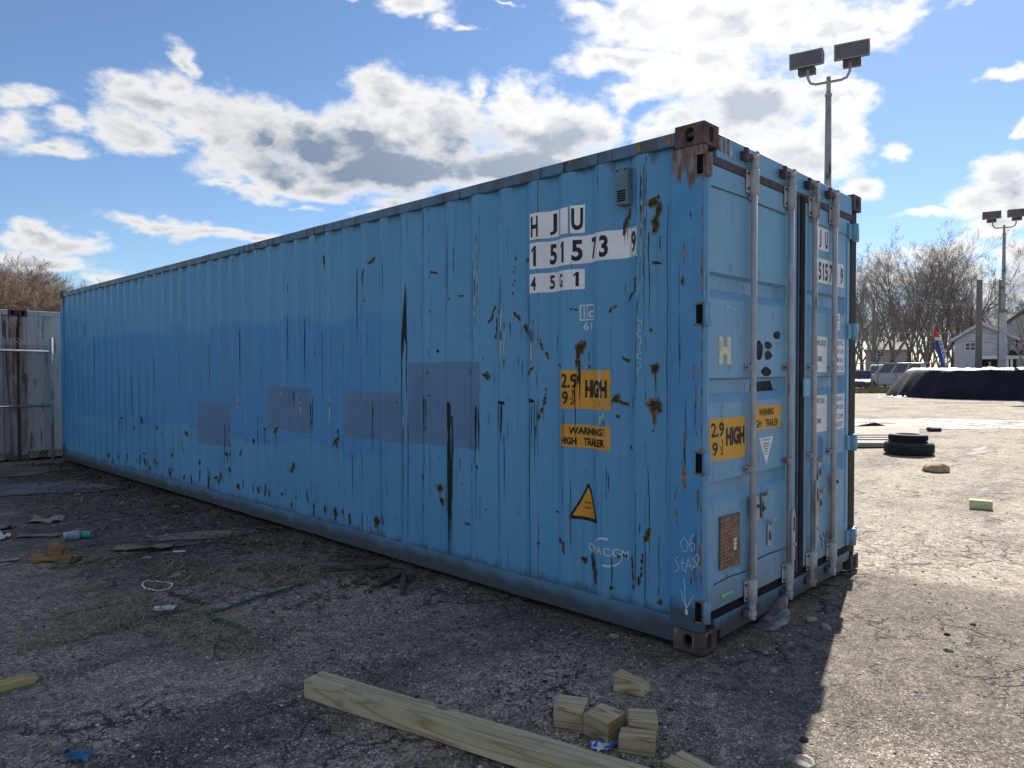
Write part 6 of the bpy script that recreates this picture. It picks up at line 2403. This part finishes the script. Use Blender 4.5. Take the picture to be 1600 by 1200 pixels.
o = MB().prism([(-.6, 0), (.1, 0), (.12, .022), (.06, .035), (-.6, .035)], .075, 'y', -.037).build('yellow_board', M['yellowwood'], None, .003, 1, (-2.70, 2.275, gz(-2.7, 2.2)), (0, 0, rad(2)))
tag(o, 'short fresh yellow board at the left edge of the picture', 'board')

# ------------------------------------------------------------------ litter
def litter_sheet(name, label, cat, m, u, v, w, d, seed, rz=0.0, curl=.25, lift=.004, group=None, n=7):
    """a crumpled sheet lying on the ground, w wide and d deep"""
    p = ground_at(u, v)
    rs_ = random.Random(seed)
    b = MB()
    vs, fs = [], []
    cut = [rs_.uniform(.72, 1.15) for _ in range(4 * n)]
    for j in range(n):
        for i in range(n):
            a, c = (i / (n - 1) - .5), (j / (n - 1) - .5)
            e = 1 + .25 * noise.noise(Vector((a * 4 + seed, c * 4, seed)))
            x, y = a * w * e, c * d * e
            z = lift + curl * min(w, d) * max(0, .35 + noise.noise(Vector((a * 3.1 + seed, c * 3.1, 1.7)))) * (abs(a) + abs(c) + .2)
            vs.append((x, y, z))
    for j in range(n - 1):
        for i in range(n - 1):
            fs.append((j * n + i, j * n + i + 1, (j + 1) * n + i + 1, (j + 1) * n + i))
    o = b.add(vs, fs).build(name, M[m], None, 0, 1, (p.x, p.y, gz(p.x, p.y)), (0, 0, ang + rz))
    so = o.modifiers.new('thick', 'SOLIDIFY')
    so.thickness = .002
    so.offset = 1
    return tag(o, label, cat, group)


litter_sheet('paper_scrap', 'white paper scrap on dead grass left of the green strap bend', 'paper', 'paper', 257, 952, .13, .10, 4, .3, .2)
litter_sheet('paper_scrap', 'crumpled blue and white printed paper between offcuts and beam', 'paper', 'bluepaper', 945, 1163, .12, .06, 9, .5, .35)
litter_sheet('cardboard_piece', 'long torn grey cardboard strip lying across the green straps', 'cardboard', 'card', 225, 859, .50, .17, 2, .15, .35)
litter_sheet('cardboard_piece', 'pinkish carton flap on the dark soil, upper left', 'cardboard', 'pinkcard', 70, 815, .30, .20, 6, -.1, .3)
litter_sheet('cardboard_piece', 'flat grey cardboard below the container, right of the grey strip', 'cardboard', 'card', 305, 838, .62, .30, 12, .2, .06)
litter_sheet('cardboard_piece', 'thin faded cardboard strip on soil left of the teal can', 'cardboard', 'card', 60, 838, .38, .12, 15, .15, .2)
litter_sheet('wrapper', 'white wrapper at the left edge on the black soil', 'wrapper', 'paper', 2, 842, .10, .16, 22, .2, .5)
litter_sheet('wrapper', 'torn clear wrapper at the left edge above the white wrapper', 'wrapper', 'bag', 6, 826, .16, .14, 23, .2, .4)
litter_sheet('wrapper', 'blue plastic film scrap at the bottom left corner', 'wrapper', 'blueplastic', 124, 1187, .085, .07, 31, .2, .5)
litter_sheet('wrapper', 'clear crumpled wrapper lying above the blue plastic scrap', 'wrapper', 'bag', 100, 1174, .07, .05, 33, .5, .6)
litter_sheet('paper_scrap', 'yellowish scrap at the far left on the edge of the soil', 'paper', 'pinkcard', 14, 877, .14, .08, 35, .4, .2)
litter_sheet('paper_scrap', 'small white rectangle of plastic near the end of the cardboard strip', 'paper', 'paper', 280, 863, .10, .05, 37, .2, .05)
litter_sheet('paper_scrap', 'small white tag on soil close under the container rail', 'paper', 'paper', 333, 841, .09, .06, 38, -.1, .05)
litter_sheet('paper_scrap', 'narrow grey paper strip right of the white plastic rectangle', 'paper', 'card', 342, 867, .17, .035, 39, .6, .05)
# brown bag, three crumpled lobes
p = ground_at(85, 878)
b = MB()
rs = random.Random(18)
for (cx, cy, w, h) in ((-.14, .02, .09, .07), (.0, .05, .10, .15), (.12, -.02, .10, .07)):
    ring = [Vector((cx + math.cos(q * 1.047) * w * rs.uniform(.8, 1.2), cy + math.sin(q * 1.047) * w * .8, rs.uniform(0, .02))) for q in range(6)]
    mid = [Vector((cx + math.cos(q * 1.047 + .4) * w * .7, cy + math.sin(q * 1.047 + .4) * w * .5, h * rs.uniform(.5, .9))) for q in range(6)]
    b.add(ring + mid + [Vector((cx, cy, h))], [(q, (q + 1) % 6, 6 + (q + 1) % 6, 6 + q) for q in range(6)] + [(6 + q, 6 + (q + 1) % 6, 12) for q in range(6)])
b.tube([(-.2, .02, .02), (.2, .0, .02)], .05, 6, True, False, .5)
o = b.build('paper_bag', M['browncard'], None, 0, 1, (p.x, p.y, gz(p.x, p.y)), (0, 0, ang))
tag(o, 'crumpled brown paper bag at the left end of the green straps', 'bag')
# can and cup
p = ground_at(133, 841)
can = thing('drink_can', 'teal drink can lying on its side on the black soil', 'can', (p.x, p.y, gz(p.x, p.y) + .034), ang + .05)
b = MB()
b.T = Matrix.Rotation(math.pi / 2, 4, 'Y')
b.lathe([(.033, -.058), (.033, .052)], 20)
b.build('can_body', M['can'], can)
b = MB()
b.T = Matrix.Rotation(math.pi / 2, 4, 'Y')
b.lathe([(.0, -.064), (.022, -.062), (.027, -.068), (.0328, -.0582)], 20).lathe([(.0328, .0522), (.026, .064), (.024, .058), (0, .058)], 20)
b.build('can_end', M['alu'], can)
p = ground_at(110, 844)
cup = thing('plastic_cup', 'clear plastic cup lying on its side left of the teal can', 'cup', (p.x, p.y, gz(p.x, p.y) + .045), ang + .9)
b = MB()
b.T = Matrix.Rotation(math.pi / 2 + .1, 4, 'Y')
b.lathe([(0, -.055), (.030, -.055), (.032, -.05), (.044, .055), (.047, .055), (.045, .06), (.041, .055), (.030, -.045), (0, -.045)], 20)
b.build('cup_wall', M['plastic'], cup)
b = MB()
b.T = Matrix.Rotation(math.pi / 2 + .1, 4, 'Y')
b.lathe([(.0, .062), (.046, .062), (.048, .066), (.046, .070), (.0, .068)], 20)
b.build('cup_lid', M['plastic'], cup)


# straps and cords
def ribbon(name, label, cat, m, px, w, seed, group=None, flat=.25, z0=.006, closed=False, amp=.006):
    rs_ = random.Random(seed)
    pts = [ground_at(u, v) for u, v in px]
    if closed:
        pts.append(pts[0])
    sm_ = []
    for i in range(len(pts) - 1):
        for q in range(5):
            t_ = q / 5
            a = pts[max(i - 1, 0)]
            c, d = pts[i], pts[i + 1]
            e = pts[min(i + 2, len(pts) - 1)]
            sm_.append(.5 * ((2 * c) + (d - a) * t_ + (2 * a - 5 * c + 4 * d - e) * t_ * t_ + (3 * c - a - 3 * d + e) * t_ ** 3))
    sm_.append(pts[-1])
    sm_ = [Vector((q.x, q.y, gz(q.x, q.y) + z0 + abs(rs_.gauss(0, amp)))) for q in sm_]
    o = MB().tube(sm_, w, 6, True, True, flat).build(name, m)
    return tag(o, label, cat, group)


ribbon('green_strap', 'bright green plastic strap bent into a V on the asphalt', 'strap', M['greenstrap'], [(470, 916), (420, 930), (370, 946), (330, 960), (326, 965), (345, 970), (372, 981), (386, 990)], .013, 1)
ribbon('green_strap', 'second green strand that doubles the bent strap', 'strap', M['greenstrap'], [(455, 922), (400, 940), (345, 956), (324, 962), (340, 974), (362, 980), (384, 987)], .007, 2)
ribbon('green_strap', 'long green strap running under the brown bag along the soil edge', 'strap', M['greenstrap'], [(75, 890), (110, 885), (150, 878), (200, 870), (240, 862), (300, 852), (350, 845), (390, 832)], .012, 3)
ribbon('green_strap', 'lower green strand in front of the brown bag', 'strap', M['greenstrap'], [(80, 886), (95, 889), (130, 883), (170, 876), (215, 871), (235, 866)], .009, 4)
ribbon('green_strap', 'upper green strand behind the brown bag', 'strap', M['greenstrap'], [(85, 866), (120, 858), (160, 851), (200, 848), (250, 847), (290, 842)], .007, 5)
ribbon('green_strap', 'short green piece lying by the white plastic rectangle', 'strap', M['greenstrap'], [(268, 878), (280, 885), (292, 893)], .009, 6)
ribbon('green_strap', 'green strap loops in the grass tuft under the container', 'strap', M['greenstrap'], [(378, 893), (400, 886), (430, 884), (452, 894), (425, 892), (395, 897)], .007, 7)
ribbon('green_strap', 'thin dark green loop on the asphalt below the V strap', 'strap', M['greenstrap'], [(345, 998), (336, 1010), (335, 1024), (345, 1032)], .005, 8)
ribbon('white_strap', 'white strap lying in a long flat loop on the asphalt', 'strap', M['paper'], [(224, 911), (236, 909.5), (250, 911), (266, 912.5), (269, 917), (262, 922.5), (246, 924), (232, 922.5), (223, 917)], .0065, 9, closed=True)
ribbon('twig', 'long pale straw stalk lying below the thin green loop', 'twig', M['straw'], [(308, 1046), (335, 1043), (370, 1036), (425, 1026)], .004, 10)
ribbon('twig', 'curved dry stalk beside the foot of the V strap', 'twig', M['straw'], [(318, 990), (345, 998), (375, 1014), (392, 1028)], .004, 11)
ribbon('twig', 'dark thin stick on the asphalt left of the white strap loop', 'twig', M['leaf'], [(134, 905), (145, 899), (158, 894)], .005, 12)
ribbon('twig', 'short pale twig standing out on the black soil', 'twig', M['straw'], [(127, 785), (129, 778), (131, 775)], .012, 13)

# broken boards under the side
for i, (u0, v0, u1, v1, w, th, lab) in enumerate(((500, 893, 610, 884, .07, .035, 'long rotten board lying close under the middle of the container'), (560, 890, 588, 902, .05, .02, 'short broken board piece crossing below the rotten board'),
                                                   (590, 918, 632, 895, .04, .03, 'splintered dark stick slanting up beside the rotten board'), (628, 929, 632, 898, .035, .05, 'upright splinter of dark board, pointed at its top'))):
    a, c = ground_at(u0, v0), ground_at(u1, v1)
    d = c - a
    ln = d.length
    o = MB().prism([(0, -w * .4), (ln * .25, -w * .55), (ln * .8, -w * .45), (ln, -w * .1), (ln * .95, w * .35), (ln * .4, w * .55), (0, w * .3)], th, 'z', 0).build('broken_board', M['darkwood'], None, .003, 1, (a.x, a.y, gz(a.x, a.y) + .002), (0, 0, math.atan2(d.y, d.x)))
    tag(o, lab, 'board', 'broken boards under the container')

# plastic bag under the door sill
p = ground_at(1205, 966)
b = MB()
vs, fs = [], []
n = 12
for j in range(8):
    for i in range(n):
        a = 2 * math.pi * i / n
        t_ = j / 7
        r = (1 - .55 * t_) * (1 + .22 * noise.noise(Vector((math.cos(a) * 2, math.sin(a) * 2, t_ * 2))))
        nn = noise.noise(Vector((math.cos(a) * 1.7 + 4, math.sin(a) * 1.7, t_ * 3)))
        vs.append((.20 * r * (1 + .5 * nn) * math.cos(a) + .10 * t_, .09 * r * (1 + .5 * nn) * math.sin(a), (.075 + .05 * math.cos(a)) * t_ ** .9 + .018 * nn))
for j in range(7):
    for i in range(n):
        fs.append((j * n + i, j * n + (i + 1) % n, (j + 1) * n + (i + 1) % n, (j + 1) * n + i))
fs.append(tuple(7 * n + i for i in range(n)))
o = b.add(vs, fs, True).build('plastic_bag', M['bag'], None, 0, 1, (p.x, p.y - .01, gz(p.x, p.y)), (0, 0, .1))
tag(o, 'crumpled grey plastic bag on the ground under the door sill', 'bag')

# single stones
for i, (u, v, s, lab) in enumerate(((1210, 1046, .030, 'white angular stone in the shade right of the near corner casting'), (1252, 1196, .060, 'large pale stone on the shadow edge at the bottom'), (1268, 967, .036, 'pale stone in the shade below the right door'),
                                     (1290, 980, .042, 'flat grey stone right of the pale one below the doors'), (960, 992, .028, 'small stone close under the near end of the side rail'), (1130, 1175, .022, 'small tan stone on asphalt right of the offcuts'),
                                     (1482, 1017, .026, 'grey stone alone on the sunlit asphalt at lower right'), (1480, 992, .020, 'dark small stone on the sunlit asphalt, mid right'), (1520, 977, .020, 'dark pebble on the sunlit lot right of its neighbour'),
                                     (70, 1133, .022, 'pale pebble on shaded asphalt, lower left'), (156, 1168, .026, 'grey stone right of the clear wrapper at lower left'), (168, 1161, .022, 'rounded pebble beside the grey stone at lower left'),
                                     (1256, 1155, .024, 'dark stone sitting on the shadow line near the bottom'))):
    p = ground_at(u, v)
    dark = 'dark' in lab
    lump('stone', lab, 'stone', M['darkgravel'] if dark else M['stone'], (p.x, p.y, gz(p.x, p.y) - .003), s, s * .75, s * .6, i + 40, 2, .35, 'loose stones on the asphalt', rz=i * 1.3)


# ------------------------------------------------------------------ loose grit, leaves and grass: uncountable
def scatter(name, m, n, seed, rmin, rmax, smin, smax, cond=None, flat=.6):
    rs_ = random.Random(seed)
    base = bmesh.new()
    bmesh.ops.create_icosphere(base, subdivisions=1, radius=1)
    bv = [v.co.copy() for v in base.verts]
    bf = [tuple(v.index for v in f_.verts) for f_ in base.faces]
    base.free()
    b = MB()
    while n > 0:
        r = rmin * (rmax / rmin) ** rs_.random()
        a = rs_.uniform(rad(-5), rad(95))
        x, y = CAM.x + r * math.cos(a), CAM.y + r * math.sin(a)
        if cond and not cond(x, y, rs_):
            continue
        s = smin * (smax / smin) ** (rs_.random() ** 2.2)
        R3 = Matrix.Rotation(rs_.uniform(0, 6.28), 3, 'Z')
        sq = Vector((s * rs_.uniform(.7, 1.3), s * rs_.uniform(.6, 1.1), s * flat * rs_.uniform(.6, 1.1)))
        o_ = Vector((x, y, gz(x, y)))
        vs = [o_ + R3 @ Vector((v.x * sq.x * rs_.uniform(.75, 1.2), v.y * sq.y * rs_.uniform(.75, 1.2), v.z * sq.z)) for v in bv]
        b.add(vs, bf)
        n -= 1
    return b.build(name, m)


inside_box = lambda x, y: -.02 < x < 2.46 and -.02 < y < 12.25
o = scatter('gravel', M['gravel'], 26000, 1, 1.7, 18, .0028, .011, lambda x, y, r: not inside_box(x, y) and noise.noise(Vector((x * .8, y * .8, 5))) > -.25 + r.uniform(-.2, .2))
tag(o, 'loose mixed gravel on the asphalt', 'gravel', kind='stuff')
o = scatter('grit', M['darkgravel'], 2600, 2, 2.5, 24, .004, .016, lambda x, y, r: not inside_box(x, y) and noise.noise(Vector((x * .5 + 9, y * .5, 2))) > .12)
tag(o, 'dark broken grit in drifts on the lot', 'grit', kind='stuff')


def leaf_litter():
    rs_ = random.Random(6)
    b = MB()
    n = 0
    while n < 2600:
        y = rs_.uniform(2.2, 12)
        x = -abs(rs_.gauss(0, .55)) + .12
        if x < -2.2 or (rs_.random() > .35 + .65 * (noise.noise(Vector((x * 2, y * 1.1, 7))) > .0)):
            continue
        p = Vector((x, y, gz(x, y) + rs_.uniform(.002, .014)))
        a = rs_.uniform(0, 6.28)
        s = rs_.uniform(.010, .040)
        d = Vector((math.cos(a), math.sin(a), rs_.uniform(-.2, .35)))
        e = Vector((-math.sin(a), math.cos(a), rs_.uniform(-.3, .4)))
        b.add([p - d * s, p + e * s * .5, p + d * s + Vector((0, 0, s * .3)), p - e * s * .5], [(0, 1, 2, 3)])
        n += 1
    o = b.build('leaf_litter', M['leaf'])
    tag(o, 'dead leaves and scraps along the foot of the container', 'leaves', kind='stuff')


leaf_litter()


def scraps():
    rs_ = random.Random(46)
    b = MB()
    for i in range(620):
        u, v = rs_.gauss(150, 130), rs_.uniform(735, 905)
        if u < -20 or u > 420:
            continue
        p = ground_at(u, v)
        if p.x > .05:
            continue
        p.z = gz(p.x, p.y) + .004
        a = rs_.uniform(0, 6.28)
        s = .008 * (7 ** (rs_.random() ** 1.6))
        d = Vector((math.cos(a), math.sin(a), rs_.uniform(-.05, .2))) * s
        e = Vector((-math.sin(a), math.cos(a), rs_.uniform(-.05, .3))) * s * rs_.uniform(.2, .7)
        b.m = rs_.choice((0, 0, 1, 2, 2, 3))
        q = [p - d - e * rs_.uniform(.3, 1), p + d * rs_.uniform(.6, 1) - e, p + d + e * rs_.uniform(.4, 1), p - d * rs_.uniform(.5, 1) + e]
        b.add(q, [(0, 1, 2), (0, 2, 3)])
    o = b.build('litter_scraps', [M['card'], M['pinkcard'], M['greywood'], M['stone']])
    tag(o, 'small torn scraps scattered over the black soil at the left', 'scraps', kind='stuff')


scraps()


def tufts():
    rs_ = random.Random(16)
    b = MB()
    spots = [(150, 965, .34, 210), (195, 968, .30, 160), (230, 962, .22, 90), (300, 960, .22, 110), (330, 985, .25, 140), (360, 1005, .25, 110), (260, 890, .28, 160), (300, 905, .24, 110), (420, 895, .30, 190), (450, 905, .25, 120), (405, 848, .12, 120),
             (65, 1005, .20, 90), (120, 925, .22, 70), (355, 840, .2, 90), (520, 830, .2, 70), (150, 880, .3, 120), (90, 790, .4, 120), (40, 735, .5, 160), (150, 790, .5, 120), (330, 800, .3, 80)]
    for u, v, r, n in spots:
        c = ground_at(u, v)
        for i in range(n):
            q = c + rv * rs_.gauss(0, r * .55) + dview * rs_.gauss(0, r * .55)
            a = rs_.uniform(0, 6.28)
            ln = rs_.uniform(.04, .16)
            up = rs_.uniform(.05, .5)
            d = Vector((math.cos(a), math.sin(a), 0))
            w = Vector((-d.y, d.x, 0)) * rs_.uniform(.0014, .0036)
            q.z = gz(q.x, q.y) + .002
            m1 = q + d * ln * .5 + Vector((0, 0, ln * up * .7))
            e = q + d * ln + Vector((0, 0, ln * up * rs_.uniform(.3, 1.1)))
            b.add([q - w, q + w, m1 + w, m1 - w, e], [(0, 1, 2, 3), (3, 2, 4)])
    o = b.build('dry_grass', M['straw'])
    tag(o, 'flattened dry grass growing through the asphalt', 'grass', kind='stuff')


tufts()


# ------------------------------------------------------------------ pieces that can be told apart become objects of their own
def split_islands(o):
    me_ = o.data
    n = len(me_.vertices)
    par = list(range(n))

    def find(a):
        while par[a] != a:
            par[a] = par[par[a]]
            a = par[a]
        return a
    for e in me_.edges:
        a, c = find(e.vertices[0]), find(e.vertices[1])
        if a != c:
            par[a] = c
    groups = {}
    for p in me_.polygons:
        groups.setdefault(find(p.vertices[0]), []).append(p)
    if len(groups) < 2:
        return
    first = True
    for ps in groups.values():
        used = sorted({i for p in ps for i in p.vertices})
        ix = {v: k_ for k_, v in enumerate(used)}
        m_ = bpy.data.meshes.new(o.name.split('.')[0])
        m_.from_pydata([me_.vertices[i].co[:] for i in used], [], [tuple(ix[i] for i in p.vertices) for p in ps])
        for mt in me_.materials:
            m_.materials.append(mt)
        m_.polygons.foreach_set('use_smooth', [p.use_smooth for p in ps])
        m_.update()
        if first:
            keep = m_
            first = False
        else:
            c = bpy.data.objects.new(o.name.split('.')[0], m_)
            COL.objects.link(c)
            c.parent = o.parent
    o.data = keep


SPLIT = {'retainer_hook', 'cam_keeper', 'number_sticker', 'number_lettering', 'height_lettering', 'warning_lettering', 'housing_bolt', 'strap_bolt', 'black_paint_blot', 'hazard_stripe', 'vent_slot', 'vent_rivet', 'plate_sticker', 'recess_lip', 'can_end', 'tread', 'owner_mark', 'line_logo'}
for o in list(scene.objects):
    if o.type == 'MESH' and o.name.split('.')[0] in SPLIT:
        split_islands(o)
for o in scene.objects:
    if o.type == 'MESH' and o.name.split('.')[0] in ('chalk_scribble', 'chalk_writing', 'plate_print', 'triangle_print', 'triangle_lettering', 'check_digit_box', 'maker_lettering', 'flag_lettering'):
        o['kind'] = 'stuff'
